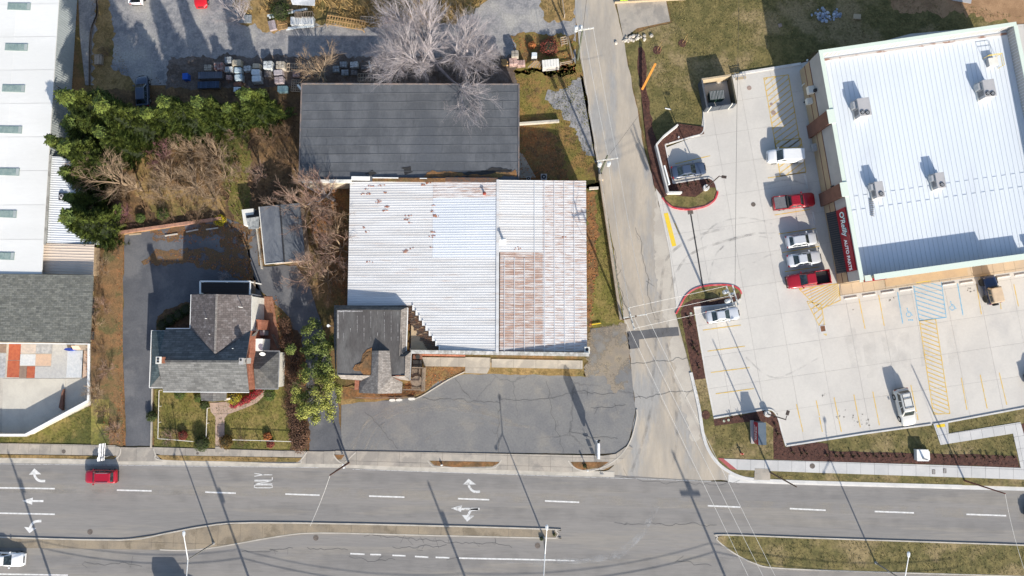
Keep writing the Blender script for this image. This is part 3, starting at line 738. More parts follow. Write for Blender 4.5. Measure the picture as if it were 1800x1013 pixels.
sheet('concrete_pad', [(1326, 823), (1353, 824), (1353, 844), (1325, 843)], m_walk, 0.2)
# walk in front of the shop
slab_area('shop_walk', [(1476, 500), (1900, 436), (1900, 462), (1476, 520)], mat('tan_walk', (0.50, 0.40, 0.28), (0.46, 0.37, 0.27), 0.5, 10, 0.08, 0.2, rand=0.04), LANG, 1.5, 1.5, 0.17)
sheet('tactile_pad', [(1604, 491), (1633, 486), (1635, 495), (1609, 498)], m_yellow2, 0.182)
# wheel stops
ws = [T7(213, 94), T7(340, 74), T7(467, 54), T7(592, 37), (1667, 500), (1698, 497), (1730, 492), (1763, 487), (1794, 483)]
ws0 = None
for i, (x, y) in enumerate(ws):
    lab = ['leftmost concrete wheel stop on the shop front row, beside the yellow hatching', 'second concrete wheel stop from the hatched corner', 'third concrete wheel stop, next to an oil spot', 'concrete wheel stop at the left wheelchair bay',
           'concrete wheel stop at the right wheelchair bay', 'concrete wheel stop just left of the jeep', 'concrete wheel stop under the nose of the jeep', 'concrete wheel stop just right of the jeep', 'concrete wheel stop at the right edge of the picture'][i]
    b = MB(); c = XY(x, y); ux, uy = math.cos(LANG), math.sin(LANG)
    p = [Vector((c[0] - ux * .9, c[1] - uy * .9, 0.09)), Vector((c[0] + ux * .9, c[1] + uy * .9, 0.09))]
    n = Vector((-uy, ux, 0))
    b.loft([[q - n * .1, q + n * .1, q + n * .07 + Vector((0, 0, .13)), q - n * .07 + Vector((0, 0, .13))] for q in p])
    b.build('wheel_stop', m_kerbnew, label=lab, cat='wheel stop', group='wheel stops in the car park')
for i, (x0, y0, x1, y1) in enumerate([(T5(1305, 225)[0], T5(1305, 225)[1], T5(1322, 320)[0], T5(1322, 320)[1]), (T5(1358, 478)[0], T5(1358, 478)[1], T5(1372, 570)[0], T5(1372, 570)[1]), (T5(1380, 605)[0], T5(1380, 605)[1], T5(1400, 700)[0], T5(1400, 700)[1]), (1439, 438, 1443, 461)]):
    b = MB(); b.bar((*XY(x0, y0), .15), (*XY(x1, y1), .15), .17, .13)
    b.build('wheel_stop', m_kerbnew, label=['concrete wheel stop in shade between white van and red pickup', 'concrete wheel stop in shade ahead of the upper empty bay', 'concrete wheel stop in front of the white hatchback', 'concrete wheel stop in front of the silver sedan by the sign'][i], cat='wheel stop', group='wheel stops in the car park')
# drains and manhole covers
def cover(px, py, r, z, label, m=m_iron, cat='manhole cover'):
    c = XY(px, py); b = MB()
    b.prism([(c[0] + r * math.cos(a), c[1] + r * math.sin(a)) for a in [k * math.pi / 10 for k in range(20)]], z - .02, z + .008)
    b.build('manhole_cover', m, label=label, cat=cat)
m_rust_iron = mat('pinkish_iron', (0.36, 0.27, 0.23), (0.29, 0.22, 0.19), 5, 15, 0.2, 0.3)
cover(*T4(922, 605), .33, .1, 'pinkish round cover in the car park beside the bin enclosure', m_rust_iron)
cover(*T4(1088, 775), .33, .1, 'pinkish round cover on the yellow hatching', m_rust_iron)
cover(*T4(1074, 716), .2, .1, 'small pinkish round cover left of the yellow hatching', m_rust_iron)
cover(*T5(950, 428), .32, .1, 'grey iron cover in the open car park left of the red pickup')
cover(*A0(619, 709), .38, .07, 'dark round cover on the road by the left turn arrow')
cover(*A0(441, 158), .28, .14, 'round cover on the pavement above the grass verge')
cover(*Zt(360, 753)(762, 750), .38, .07, 'pale round cover in the lower carriageway beside the median')
cover(*A2(877, 803), .38, .07, 'pale round cover beside the end of the median')
cover(*Zt(1080, 753)(1352, 257), .36, .195, 'tan round cover set in the new pavement')
cover(*A0(1357, 172), .17, .14, 'small iron cover on the pavement in front of the hedge')
for i, (q, lab) in enumerate(((R8(1005, 460), 'pale green valve lid in the upper mulch strip'), (Zt(1200, 690, 7.236)(521, 362), 'left of two pale green valve lids in the lower mulch strip'), (Zt(1200, 690, 7.236)(578, 350), 'right of two pale valve lids in the lower mulch strip'))):
    cover(*q, .17, .2, lab, mat('valve_lid', (0.38, 0.42, 0.33)), 'valve lid')
b = MB(); c = XY(*T5(519, 477)); b.box((*c, .08), (.75, .75, .03), LANG)
for k in range(5): b.box((c[0], c[1] - .28 + k * .14, .111), (.6, .05, .012), LANG)
b.build('storm_grate', m_iron, label='iron storm grate at the foot of the red kerb', cat='drain')
r = empty('storm_drain', (*XY(1446, 579), .08), 'rusty storm grate in a pale concrete frame at the end of the hatching', 'drain')
b = MB(); b.box((*XY(1446, 579.5), .08), (.95, 1.15, .035), LANG); b.build('surround', m_kerbnew, parent=r)
b = MB(); b.box((*XY(1446, 578), .116), (.62, .75, .012), LANG); b.build('grate', mat('rusty_iron', (0.22, 0.09, 0.045), (0.13, 0.07, 0.04), 5, 15, .3, .4), parent=r)
for i, q in enumerate((Zt(1440, 753)(778, 297), Zt(1440, 753)(854, 290))):
    b = MB(); c = XY(*q); b.box((*c, .195), (.42, .62, .012)); b.mi = 1
    for k in range(4): b.box((c[0], c[1] - .2 + k * .13, .208), (.3, .05, .006), 0.5 if i else 0)
    b.build('access_cover', [m_iron, m_walknew], label=['left utility lid with slots in the new pavement', 'right utility lid with a crossed pattern in the new pavement'][i], cat='utility lid')
# ================================================================== BUILDINGS
m_metalwhite = mat('white_roof_metal', (0.62, 0.645, 0.68), (0.57, 0.60, 0.64), 0.3, 6, 0.04, 0.05, rough=0.45, stretch=(0.3, 1, 1), c3=(0.52, 0.54, 0.56), scale3=0.5, lo3=0.55, hi3=0.8)
m_metalwarm = mat('weathered_white_metal', (0.61, 0.61, 0.61), (0.54, 0.53, 0.52), 0.5, 6, 0.06, 0.05, rough=0.5, stretch=(0.25, 2.5, 1), c3=(0.50, 0.42, 0.37), scale3=0.8, lo3=0.56, hi3=0.75)
m_rusty = mat('rust_streaked_metal', (0.55, 0.52, 0.50), (0.38, 0.255, 0.20), 1.5, 9, 0.16, 0.05, rough=0.6, stretch=(0.45, 4.5, 1), lo=0.34, hi=0.58, c3=(0.58, 0.56, 0.545), scale3=0.35, lo3=0.5, hi3=0.72)
m_rustlite = mat('lightly_rusted_metal', (0.60, 0.585, 0.58), (0.41, 0.30, 0.25), 1.5, 9, 0.14, 0.05, rough=0.6, stretch=(0.45, 4.5, 1), lo=0.43, hi=0.66)
m_rustdark = mat('dark_rust', (0.10, 0.075, 0.06), (0.16, 0.08, 0.045), 2.5, 8, 0.4, 0.2, rough=0.8)
m_flat = mat('bitumen_roof', (0.088, 0.094, 0.104), (0.118, 0.124, 0.134), 0.45, 4, 0.14, 0.1, rand=.09, c3=(0.085, 0.092, 0.104), scale3=0.1, stretch=(1, 0.5, 1), lo3=0.55, hi3=0.7)
m_flatold = mat('old_bitumen_roof', (0.085, 0.078, 0.075), (0.13, 0.125, 0.12), 0.35, 6, 0.25, 0.2, stretch=(1, 0.3, 1), c3=(0.06, 0.056, 0.054), scale3=0.2)
m_shin_grey = mat('grey_shingle', (0.145, 0.147, 0.146), (0.115, 0.117, 0.118), 1.5, 14, 0.25, 0.5, brick=(0.9, 0.28, 0.02, 0.6))
m_shin_brown = mat('brown_shingle', (0.135, 0.115, 0.11), (0.21, 0.19, 0.185), 1.8, 5, 0.25, 0.5, brick=(0.5, 0.28, 0.02, 0.6), lo=0.5, hi=0.68)
m_shin_teal = mat('teal_shingle', (0.085, 0.115, 0.12), (0.11, 0.14, 0.142), 1.5, 12, 0.25, 0.5, brick=(0.5, 0.28, 0.02, 0.6))
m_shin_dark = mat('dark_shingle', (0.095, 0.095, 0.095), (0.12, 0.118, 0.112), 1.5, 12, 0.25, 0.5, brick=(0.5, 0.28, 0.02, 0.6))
m_shin_olive = mat('olive_shingle', (0.135, 0.138, 0.125), (0.185, 0.185, 0.16), 2.5, 6, 0.2, 0.5, brick=(0.7, 0.25, 0.02, 0.6))
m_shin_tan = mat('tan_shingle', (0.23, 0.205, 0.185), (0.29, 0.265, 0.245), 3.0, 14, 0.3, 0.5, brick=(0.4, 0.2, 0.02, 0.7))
m_brick = mat('red_brick', (0.29, 0.11, 0.065), (0.35, 0.15, 0.095), 2, 8, 0.15, 0.3, brick=(0.22, 0.075, 0.012, 1.2))
m_brickpave = mat('brick_paving', (0.28, 0.13, 0.08), (0.33, 0.17, 0.11), 0.8, 9, 0.2, 0.3, c3=(0.22, 0.10, 0.06), scale3=0.3)
m_wtrim = mat('white_trim', (0.78, 0.78, 0.76), var=0.05, bump=0)
m_siding = mat('white_siding', (0.72, 0.70, 0.64), (0.66, 0.64, 0.58), 1, 6, 0.05, 0.1)
m_tanwall = mat('tan_block_wall', (0.46, 0.34, 0.21), (0.42, 0.31, 0.20), 0.8, 9, 0.07, 0.2)
m_brownband = mat('brown_block', (0.17, 0.085, 0.06), (0.20, 0.10, 0.07), 1, 9, 0.12, 0.2)
m_greystucco = mat('grey_stucco', (0.44, 0.42, 0.40), (0.40, 0.385, 0.37), 0.5, 12, 0.04, 0.1)
m_mint = mat('pale_green_coping', (0.62, 0.69, 0.60), var=0.04, bump=0, rough=0.4)
m_blueroof = mat('seamed_roof_metal', (0.655, 0.695, 0.735), (0.62, 0.665, 0.71), 0.15, 4, 0.03, 0.0, rough=0.5, c3=(0.54, 0.565, 0.59), scale3=0.3, stretch=(1, .25, 1), lo3=.55, hi3=.8)
m_metalgrey = mat('galvanised_metal', (0.45, 0.46, 0.47), (0.38, 0.39, 0.40), 2, 8, 0.1, 0.1, rough=0.5, metal=0.3)
m_ac = mat('unit_casing', (0.42, 0.41, 0.41), (0.37, 0.365, 0.37), 1, 8, 0.06, 0.1, rough=0.5)
m_dark = mat('dark_metal', (0.03, 0.03, 0.032), var=0.2, bump=0.1, rough=0.6)
m_window = mat('window_glass', (0.03, 0.04, 0.05), var=0.1, bump=0, rough=0.08, spec=0.7)
m_wood = mat('weathered_wood', (0.24, 0.19, 0.145), (0.17, 0.135, 0.105), 2, 10, 0.2, 0.3, rand=0.15)
m_oak = mat('fresh_wood', (0.46, 0.29, 0.13), (0.36, 0.22, 0.10), 2, 10, 0.15, 0.3, rand=0.15)

# ---------------- auto parts shop
PH = 6.8
O_ = Vector(P(1513, 492, PH)); O_.z = 0
NW_ = Vector(P(1437, 90, PH)); NE_ = Vector(P(1783, 40, PH))
U_ = (NE_ - NW_); U_.z = 0; SW_ = U_.length; U_ = U_.normalized(); V_ = Vector((-U_.y, U_.x, 0))
SD_ = (NW_ - Vector((O_.x, O_.y, PH))).dot(V_)
def S(u, v, z=0.0): return O_ + U_ * u + V_ * v + Vector((0, 0, z))
SA = math.atan2(U_.y, U_.x)
shop = empty('auto_parts_shop', O_, 'large auto parts shop with white seamed metal roof and red sign on its wall', 'building')
RZ = 5.05
def box_s(b, u0, u1, v0, v1, z0, z1):
    return b.prism([tuple(S(u, v))[:2] for u, v in ((u0, v0), (u1, v0), (u1, v1), (u0, v1))], z0, z1, True)
b = MB(); tw = 0.35
# west wall in horizontal bands, butted one on the other
def wband(name, m, z0, z1, out=0.0):
    b = MB(); box_s(b, -out, tw, 0, SD_, z0, z1); b.build(name, m, parent=shop)
wband('wall', m_tanwall, 0, 1.75, 0.02); wband('wall_band', m_brownband, 1.75, 1.9, 0.05); wband('wall', m_tanwall, 1.9, 3.3, 0.02)
wband('wall_band', m_brownband, 3.3, 3.45, 0.05); wband('parapet_wall', m_greystucco, 3.45, PH - 0.08, 0.0)
b = MB(); box_s(b, -0.09, tw + .08, -0.09, SD_ + .09, PH - 0.08, PH); b.build('coping', m_mint, parent=shop)
# north and east
b = MB(); box_s(b, tw, SW_ - tw, SD_ - tw, SD_, 0, PH - .08); b.build('wall', m_greystucco, parent=shop)
b = MB(); box_s(b, tw + .08, SW_ - .01, SD_ - tw - .08, SD_ + .09, PH - .08, PH); b.build('coping', m_mint, parent=shop)
b = MB(); box_s(b, SW_ - tw, SW_, tw, SD_, 0, PH - .08); b.build('wall', m_greystucco, parent=shop)
b = MB(); box_s(b, SW_ - tw - .08, SW_ + .09, -.09, SD_ - tw - .09, PH - .08, PH); b.build('coping', m_mint, parent=shop)
# inner parapet cladding, ribbed
b = MB(); k = 0
for k in range(int((SW_ - 2 * tw) / 0.6)):
    u = tw + .3 + k * .6; b.bar(S(u, SD_ - tw - .02, RZ + .1), S(u, SD_ - tw - .02, PH - .1), .05, .05)
b.build('parapet_cladding_ribs', m_metalgrey, parent=shop, kind='stuff')
b = MB()
for k in range(int((SD_ - 2 * tw) / 0.4)):
    v = tw + .3 + k * .4; b.bar(S(SW_ - tw - .02, v, RZ + .1), S(SW_ - tw - .02, v, PH - .1), .04, .04)
b.build('parapet_cladding_ribs', m_metalwhite, parent=shop, kind='stuff')
# south wall in stepped heights
prof = [(tw, .8, 5.75), (.8, 1.7, 6.3), (1.7, 17.6, 6.95), (17.6, 22.0, 6.35), (22.0, 22.9, 5.5), (22.9, SW_ - tw, 6.35)]
for a0, a1, z in prof:
    b = MB(); box_s(b, a0, a1, 0, tw, 0, 2.6); b.build('wall', m_tanwall, parent=shop)
    b = MB(); box_s(b, a0, a1, -.02, tw, 2.6, z - .08); b.build('parapet_wall', m_tanwall, parent=shop)
    b = MB(); box_s(b, a0 + .002, a1 - .002, -.3, tw + .12, z - .08, z + .02); b.build('coping', m_mint, parent=shop)
b = MB(); box_s(b, 1.0, 3.6, -.36, -.02, 5.4, 6.3); b.build('fascia_sign', mat('sign_red', (0.30, 0.010, 0.022), var=0.04, bump=0, rough=0.4), parent=shop)
b = MB(); box_s(b, 5, 16, -1.3, -.02, 2.9, 3.05); b.build('entrance_canopy', m_tanwall, parent=shop)
for q in range(5):
    b = MB(); box_s(b, 5.4 + q * 2.2, 7.2 + q * 2.2, -.03, .0, .3, 2.5); b.build('window', m_window, parent=shop)
# roof
b = MB()
rp = [S(tw, tw, RZ), S(SW_ - tw, tw, RZ), S(SW_ - tw, SD_ - tw, RZ + .25), S(tw, SD_ - tw, RZ + .25)]
b.slab(rp, .1); b.build('roof', m_blueroof, parent=shop)
m_seam = mat('seam_metal', (0.46, 0.50, 0.54), var=0.05, bump=0, rough=0.5)
b = MB(); n = int((SW_ - 2 * tw) / .61)
for k in range(n):
    u = tw + .3 + k * .61
    b.bar(S(u, tw + .05, RZ + .015), S(u, SD_ - tw - .9, RZ + .25), .03, .03)
b.build('roof_seams', m_seam, parent=shop, kind='stuff')
b = MB()
for k in range(0, n - 1):
    u = tw + .3 + k * .61
    for vv, ph in ((SD_ * .30, 0), (SD_ * .36, 1)):
        if (k + ph) % 2: b.bar(S(u + .03, vv, RZ + .12), S(u + .58, vv, RZ + .12), .03, .035)
b.build('roof_lap_joints', m_seam, parent=shop, kind='stuff')
b = MB(); b.bar(S(tw + .1, SD_ - tw - .45, RZ + .3), S(SW_ - tw - .1, SD_ - tw - .45, RZ + .3), .28, .07); b.build('gutter', mat('stained_gutter', (0.5, 0.47, 0.45), (0.28, 0.17, 0.13), 0.8, 6, .2, 0, lo=.5, hi=.6), parent=shop)
# pilasters on the west wall
for v0 in (SD_ - (P(1436, 90).y - P(1436, 210).y) * 1.0 - .8, 0):
    pass
def vpos(px, py, h):
    q = P(px, py, h); q.z = 0; return (q - O_).dot(V_)
for (px, py) in ((1460, 205), (1479, 334)):
    v = vpos(px, py, PH)
    b = MB(); box_s(b, -.45, 0, v - .9, v + .9, 0, PH - .05); b.build('pilaster', m_brownband, parent=shop)
    b = MB(); box_s(b, -.5, tw + .1, v - .95, v + .95, PH + .003, PH + .1); b.build('pilaster_cap', m_mint, parent=shop)
# sign band and awning
v1 = vpos(1481, 365, 6.2); v0 = vpos(1506, 475, 6.2)
m_signred = MATS['sign_red']
b = MB(); box_s(b, -.16, -.003, v0, v1, 3.75, 6.35); b.build('sign_board', m_signred, parent=shop)
b = MB()
b.slab([S(-1.05, v0, 2.75), S(-1.05, v1 + .0, 2.75), S(-.06, v1, 3.7), S(-.06, v0, 3.7)], .06); b.build('awning', m_dark, parent=shop)
b = MB(); k = 0
while v0 + .1 + k * .3 < v1:
    v = v0 + .1 + k * .3; b.bar(S(-1.05, v, 2.79), S(-.08, v, 3.73), .06, .05); k += 1
b.build('awning_ribs', mat('awning_rib', (0.10, 0.085, 0.085), bump=0), parent=shop, kind='stuff')
m_signwhite = mat('sign_white', (0.85, 0.85, 0.85), var=0.02, bump=0)
m_signteal = mat('sign_teal', (0.06, 0.35, 0.36), var=0.02, bump=0)
mid = (v0 + v1) / 2; Lh = v1 - v0
def wtext(s, v, z, size, m, out, sx=1.0, it=0.0, name='lettering', bold=0.0):
    p = S(-out, v, z) - O_
    return text(s, shop, m, p, size, (math.pi / 2, 0, SA - math.pi / 2), name, 0.02, sx, italic=it, bold=bold)
wtext("O'Reilly", v1 - Lh * .24, 5.2, 1.6, m_signteal, .18, 0.64, .12, bold=0.07)
wtext("O'Reilly", v1 - Lh * .24, 5.2, 1.6, m_signwhite, .22, 0.64, .12, bold=0.01)
wtext("AUTO PARTS", v1 - Lh * .74, 5.0, 1.1, m_signwhite, .20, 0.63, 0, bold=0.03)
# fittings on the west wall
for (px, py, w, hh, z, nm, m) in ((1414, 160, .9, .5, 3.4, 'canopy_light', m_siding), (1424, 178, .8, .4, 2.2, 'service_box', m_siding), (1443, 258, .6, .5, 1.0, 'meter_box', m_metalgrey)):
    v = vpos(px, py, z)
    b = MB(); box_s(b, -w, -.05, v - hh, v + hh, z - .4, z + .3); b.build(nm, m, parent=shop)
for (px, py) in ((1434, 159), (1460, 330)):
    v = vpos(px, py, 4); b = MB(); box_s(b, -.35, -.05, v - .2, v + .2, 3.8, 4.25); b.build('wall_lamp', m_dark, parent=shop)
for (px, py) in ((1412, 149), (1416, 178)):
    c = P(px, py, .6); b = MB(); b.tube((c.x, c.y, .08), (c.x, c.y, 1.0), .09, n=10); b.build('bollard', m_dark if px > 1414 else m_siding, label='dark steel bollard by the service door of the shop' if px > 1414 else 'white steel bollard near the rear corner of the shop', cat='bollard')
# rooftop units
def roof_unit(px, py, w, d, h, fans, label):
    c = P(px, py, RZ + h); r = empty('rooftop_unit', (c.x, c.y, RZ + .12), label, 'air conditioner', 'air conditioners on the shop roof', rz=SA)
    def L(b): return b
    b = MB(); b.box((0, 0, .03), (w + .25, d + .25, .22)); b.build('kerb_frame', m_siding, parent=r, local=True)
    b = MB(); b.box((0, 0, .25), (w, d, h - .3)); b.build('casing', m_ac, parent=r, local=True)
    b = MB()
    for k in range(5): b.box((-w / 2 - .015, -d * .32 + k * .14, .35), (.03, .05, h - .6))
    b.build('louvre', m_dark, parent=r, local=True)
    b = MB(); b.box((-w / 2 - .2, d * .22, .3), (.4, d * .38, h * .55)); b.build('intake_hood', m_metalgrey, parent=r, local=True)
    for i in range(fans):
        x = (-.38 + i * .62) if fans == 2 else .05; y = -d * .3 - i * .12
        b = MB(); b.tube((x, y, h - .05), (x, y, h + .04), .30, n=18); f = b.build('fan', m_dark, parent=r, local=True)
        g = MB()
        for a in (0, 1, 2): g.box((x, y, h + .045), (.5, .07, .015), a * math.pi / 3)
        g.build('blade', m_metalgrey, parent=f, local=True)
    return r
roof_unit(1519, 188, 1.55, 2.4, 1.6, 2, 'twin fan air conditioner at the upper left of the shop roof')
roof_unit(1739, 155, 1.5, 2.3, 1.6, 2, 'twin fan air conditioner at the upper right of the shop roof')
roof_unit(1546, 333, 1.05, 2.1, 1.35, 1, 'single fan air conditioner on the shop roof beside the shop sign')
roof_unit(1653, 317, 1.1, 2.05, 1.35, 1, 'single fan air conditioner near the middle of the shop roof')
c = P(1744, 110, RZ + .6); r = empty('roof_hatch', (c.x, c.y, RZ + .2), 'roof hatch with yellow guard rail on the shop roof', 'roof hatch', rz=SA)
b = MB(); b.box((0, 0, 0), (1.1, 1.0, .6)); b.build('curb', m_ac, parent=r, local=True)
b = MB(); b.box((0, 0, .61), (1.2, 1.1, .08)); b.build('lid', m_siding, parent=r, local=True)
b = MB()
for z in (.9, 1.25):
    for p, q in (((-.8, .8), (.9, .8)), ((.9, .8), (.9, -.8))): b.tube((*p, z), (*q, z), .03)
for p in ((-.8, .8), (.9, .8), (.9, -.8)): b.tube((*p, 0), (*p, 1.25), .03)
b.build('guard_rail', m_yellow2, parent=r, local=True)
b = MB(); c = P(1531, 365, RZ + .1)
for k in range(9): b.bar(S(0, 0) * 0 + Vector((c.x - .25 + .02 * k, c.y + 1.1 - k * .27, RZ + .16)), Vector((c.x + .35, c.y + 1.0 - k * .27, RZ + .18)), .09, .06)
b.build('walk_pad', mat('dark_grating', (0.25, 0.26, 0.27), (0.12, 0.12, 0.13), 6, 9, .3, 0), label='ribbed grating walk pad on the shop roof below the air conditioner', cat='walk pad')

# ---------------- dark flat roofed building
m_wetfelt0 = mat('felt_lap', (0.08, 0.086, 0.096), (0.12, 0.127, 0.138), .4, 6, .1, 0)
h7 = 4.6
q7 = [P(530, 147, h7), P(912, 152.5, h7), P(910, 303, h7), P(906, 313, h7), P(530, 320, h7)]
dark = empty('flat_roofed_building', (q7[4].x, q7[4].y, 0), 'long flat roofed building with dark grey bitumen roof under the bare trees', 'building')
b = MB(); b.prism([tuple(p)[:2] for p in q7], 0, h7 - .2); b.build('wall', mat('cream_block', (0.50, 0.44, 0.34), (0.44, 0.38, 0.29), 1, 8, .08, .2), parent=dark)
x0, x1, y0, y1 = q7[0].x, q7[1].x, q7[4].y, q7[0].y
b = MB(); b.prism([(x0 - .1, y0), (x1 + .1, y0 + .35), (x1 + .1, y1 - .35), (x0 - .1, y1)], h7 - .199, h7 - .1); b.build('roof_deck', m_joint, parent=dark)
# sheets of roofing felt laid in rows, each a piece with a lap
rows = 11; colsn = 7
for i in range(rows):
    ya = y0 + .12 + (y1 - y0 - .45) * i / rows; yb = y0 + .12 + (y1 - y0 - .45) * (i + 1) / rows + .1
    cuts = [x0] + sorted(x0 + (x1 - x0) * (k + R.uniform(-.25, .25)) / 3 for k in (1, 2)) + [x1]
    for a, c in zip(cuts[:-1], cuts[1:]):
        b = MB(); z = h7 - .1
        b.slab([(a, ya, z + .035), (c + .08, ya, z + .03), (c + .08, yb, z + .008), (a, yb, z + .012)], .03)
        b.build('roofing_sheet', m_flat, parent=dark)
b = MB()
for i in range(1, rows):
    ya = y0 + .22 + (y1 - y0 - .45) * i / rows
    b.bar((x0 + .2, ya, h7 - .055), (x1 - .2, ya - .02, h7 - .055), .05, .03)
for i in range(60):
    xx = R.uniform(x0 + .5, x1 - .5); k = R.randrange(rows); ya = y0 + .22 + (y1 - y0 - .45) * k / rows; b.bar((xx, ya, h7 - .062), (xx + .02, ya + 1.05, h7 - .062), .04, .03)
b.build('lap_seams', m_wetfelt0, parent=dark, kind='stuff')
b = MB()
for (p, q) in ((( x0, y0 - .02), (x0, y1)), ((x1, y0 + .3), (x1, y1 - .35)), ((x0, y1), (x1, y1 - .36))):
    b.bar((*p, h7 - .04), (*q, h7 - .04), .14, .14)
b.build('edge_flashing', mat('edge_metal', (0.22, 0.17, 0.15), (0.12, 0.12, 0.13), 1, 8, .2, 0), parent=dark)
b = MB(); b.bar(P(532, 319, h7 + .05), P(618, 319, h7 + .05), .45, .25); b.build('parapet', m_siding, parent=dark)
b = MB(); b.bar(P(618, 313.5, h7 + .2), P(650, 314, h7 + .2), .5, .2); b.build('flashing', m_wtrim, parent=dark)
def blot(name, px, m, z, parent=None, rough=0.2, **kw):
    pts = rough_poly([XY(x, y, z) for x, y in px], rough, .3, px[0][0])
    o = sheet_world(name, pts, m, z); 
    if parent is not None:
        o.parent = parent; o.location = Vector((0, 0, z)) - parent.location
    return tag(o, **kw)
def sheet_world(name, pts, m, z):
    bm = bmesh.new(); f = bm.faces.new([bm.verts.new((p[0], p[1], 0)) for p in pts])
    f.normal_update()
    if f.normal.z < 0: f.normal_flip()
    bmesh.ops.triangulate(bm, faces=[f], ngon_method='EAR_CLIP')
    me = bpy.data.meshes.new(name); bm.to_mesh(me); bm.free(); me.materials.append(m)
    o = bpy.data.objects.new(name, me); COL.objects.link(o); o.location = (0, 0, z); return o
m_wetfelt = mat('wet_felt', (0.022, 0.022, 0.024), (0.035, 0.033, 0.03), 1.5, 8, .2, .1, rough=.6)
blot('damp_stain', [(812, 305), (840, 301), (865, 296), (885, 296), (900, 298), (898, 304), (880, 306), (820, 311)], m_wetfelt, h7 - .04, dark)
blot('damp_stain', [(640, 302), (655, 298), (662, 304), (650, 310), (642, 308)], m_wetfelt, h7 - .045, dark, .25)
blot('damp_stain', [(705, 295), (722, 292), (726, 303), (712, 308)], m_wetfelt, h7 - .045, dark, .25)
blot('leaf_pile', [(745, 311), (752, 304), (760, 299), (768, 303), (790, 303), (812, 303), (822, 308), (895, 303), (908, 298), (909, 311)], m_leafy, h7 - .03, dark, .2)

# ---------------- workshop with corrugated white roof
hr, he = 5.1, 4.35
XL = P(613, 430, he).x; XR = P(1031, 470, he).x; XM = P(875, 470, hr).x
YT = P(760, 318, 4.7).y; YB = P(860, 620, 4.9).y
ws_ = empty('workshop', ((XL + XR) / 2, (YT + YB) / 2, 0), 'long workshop with white corrugated metal roof streaked with rust on its right half', 'building')
XN = P(719, 537, he).x; YN = P(680, 536, he).y
b = MB(); b.prism([(XL + .25, YT - .2), (XL + .25, YN + .3), (XN + .3, YN + .3), (XN + .3, YB + .2), (XR - .25, YB + .2), (XR - .25, YT - .2)], 0, he - .15); b.build('wall', m_tanwall, parent=ws_)
def zr(x): return he + (hr - he) * ((x - XL) / (XM - XL) if x < XM else (XR - x) / (XR - XM))
nst = 9; stepx = [P(719 + (772 - 719) * k / nst, 600, 4.6).x for k in range(nst + 1)]; stepy = [P(700, 537 + (617 - 537) * k / nst, 4.6).y for k in range(nst + 1)]
def leftlim(y):
    if y > YN: return XL
    for k in range(nst):
        if y > stepy[k + 1]: return stepx[k + 1] if k + 1 <= nst else stepx[-1]
    return stepx[-1]
PER = 0.34
def corr(name, xa, xb, ya, yb, m, dz=0.0, lim=False):
    b = MB(); k0 = math.ceil(ya / PER); k1 = math.floor(yb / PER)
    for k in range(k0, k1):
        y = k * PER; a = xa
        if lim: a = max(xa, leftlim(y + PER / 2))
        if a >= xb - .05: continue
        pr = [(0, 0), (.24, 0), (.265, .026), (.315, .026), (PER, 0)]
        vs = []
        for (dy, h) in pr:
            for x in (a, xb): vs.append((x, y + dy, zr(x) + h + dz))
        b.add(vs, [(2 * i, 2 * i + 1, 2 * i + 3, 2 * i + 2) for i in range(len(pr) - 1)])
    return b.build(name, m, parent=ws_)
X1 = P(762, 400, 4.8).x; X2 = P(819, 400, 4.9).x; X3 = P(955, 400, 4.8).x
Yr1 = P(800, 348, 4.8).y; Yr2 = P(900, 441, 4.9).y; Yc1 = P(800, 452, 4.8).y
m_worn = MATS['weathered_white_metal']
corr('roof_sheet', XL, X1, YB - .1, YT, m_worn, 0.0, True)
corr('roof_sheet', X1 - .1, XM, Yr1 - .3, YT, m_rustlite, .03)
corr('roof_sheet', X1 - .1, X2, Yc1 - .3, Yr1 + .2, m_metalwhite, .014); corr('roof_sheet', X2 - .1, XM, Yc1 - .3, Yr1 + .2, m_metalwhite, .022)
corr('roof_sheet', X1 - .1, X2, YB - .1, Yc1 + .2, m_worn, .004, True); corr('roof_sheet', X2 - .1, XM, YB - .1, Yc1 + .2, m_worn, .008, True)
corr('roof_sheet', XM, X3, Yr2 - .3, YT + .05, m_worn, .02); corr('roof_sheet', XM + .3, X3, YB - .1, Yr2 + .3, m_rusty, .014)
corr('roof_sheet', X3 - .1, XR, YB - .1, YT, m_rustlite, .03)
b = MB(); b.bar((XM - .02, YB, hr + .11), (XM - .02, YT, hr + .11), .4, .04); b.build('ridge_cap', m_worn, parent=ws_)
b = MB()
for k in range(8):
    x = XM + .9 + k * (XR - XM - 1.2) / 8
    b.bar((x, YB + .1, zr(x) + .1), (x, YT - (1 if k < 3 else .2) - (0 if k > 2 else (YT - Yr2)), zr(x) + .1), .07, .03)
b.build('purlin_lines', m_metalwhite, parent=ws_, kind='stuff')
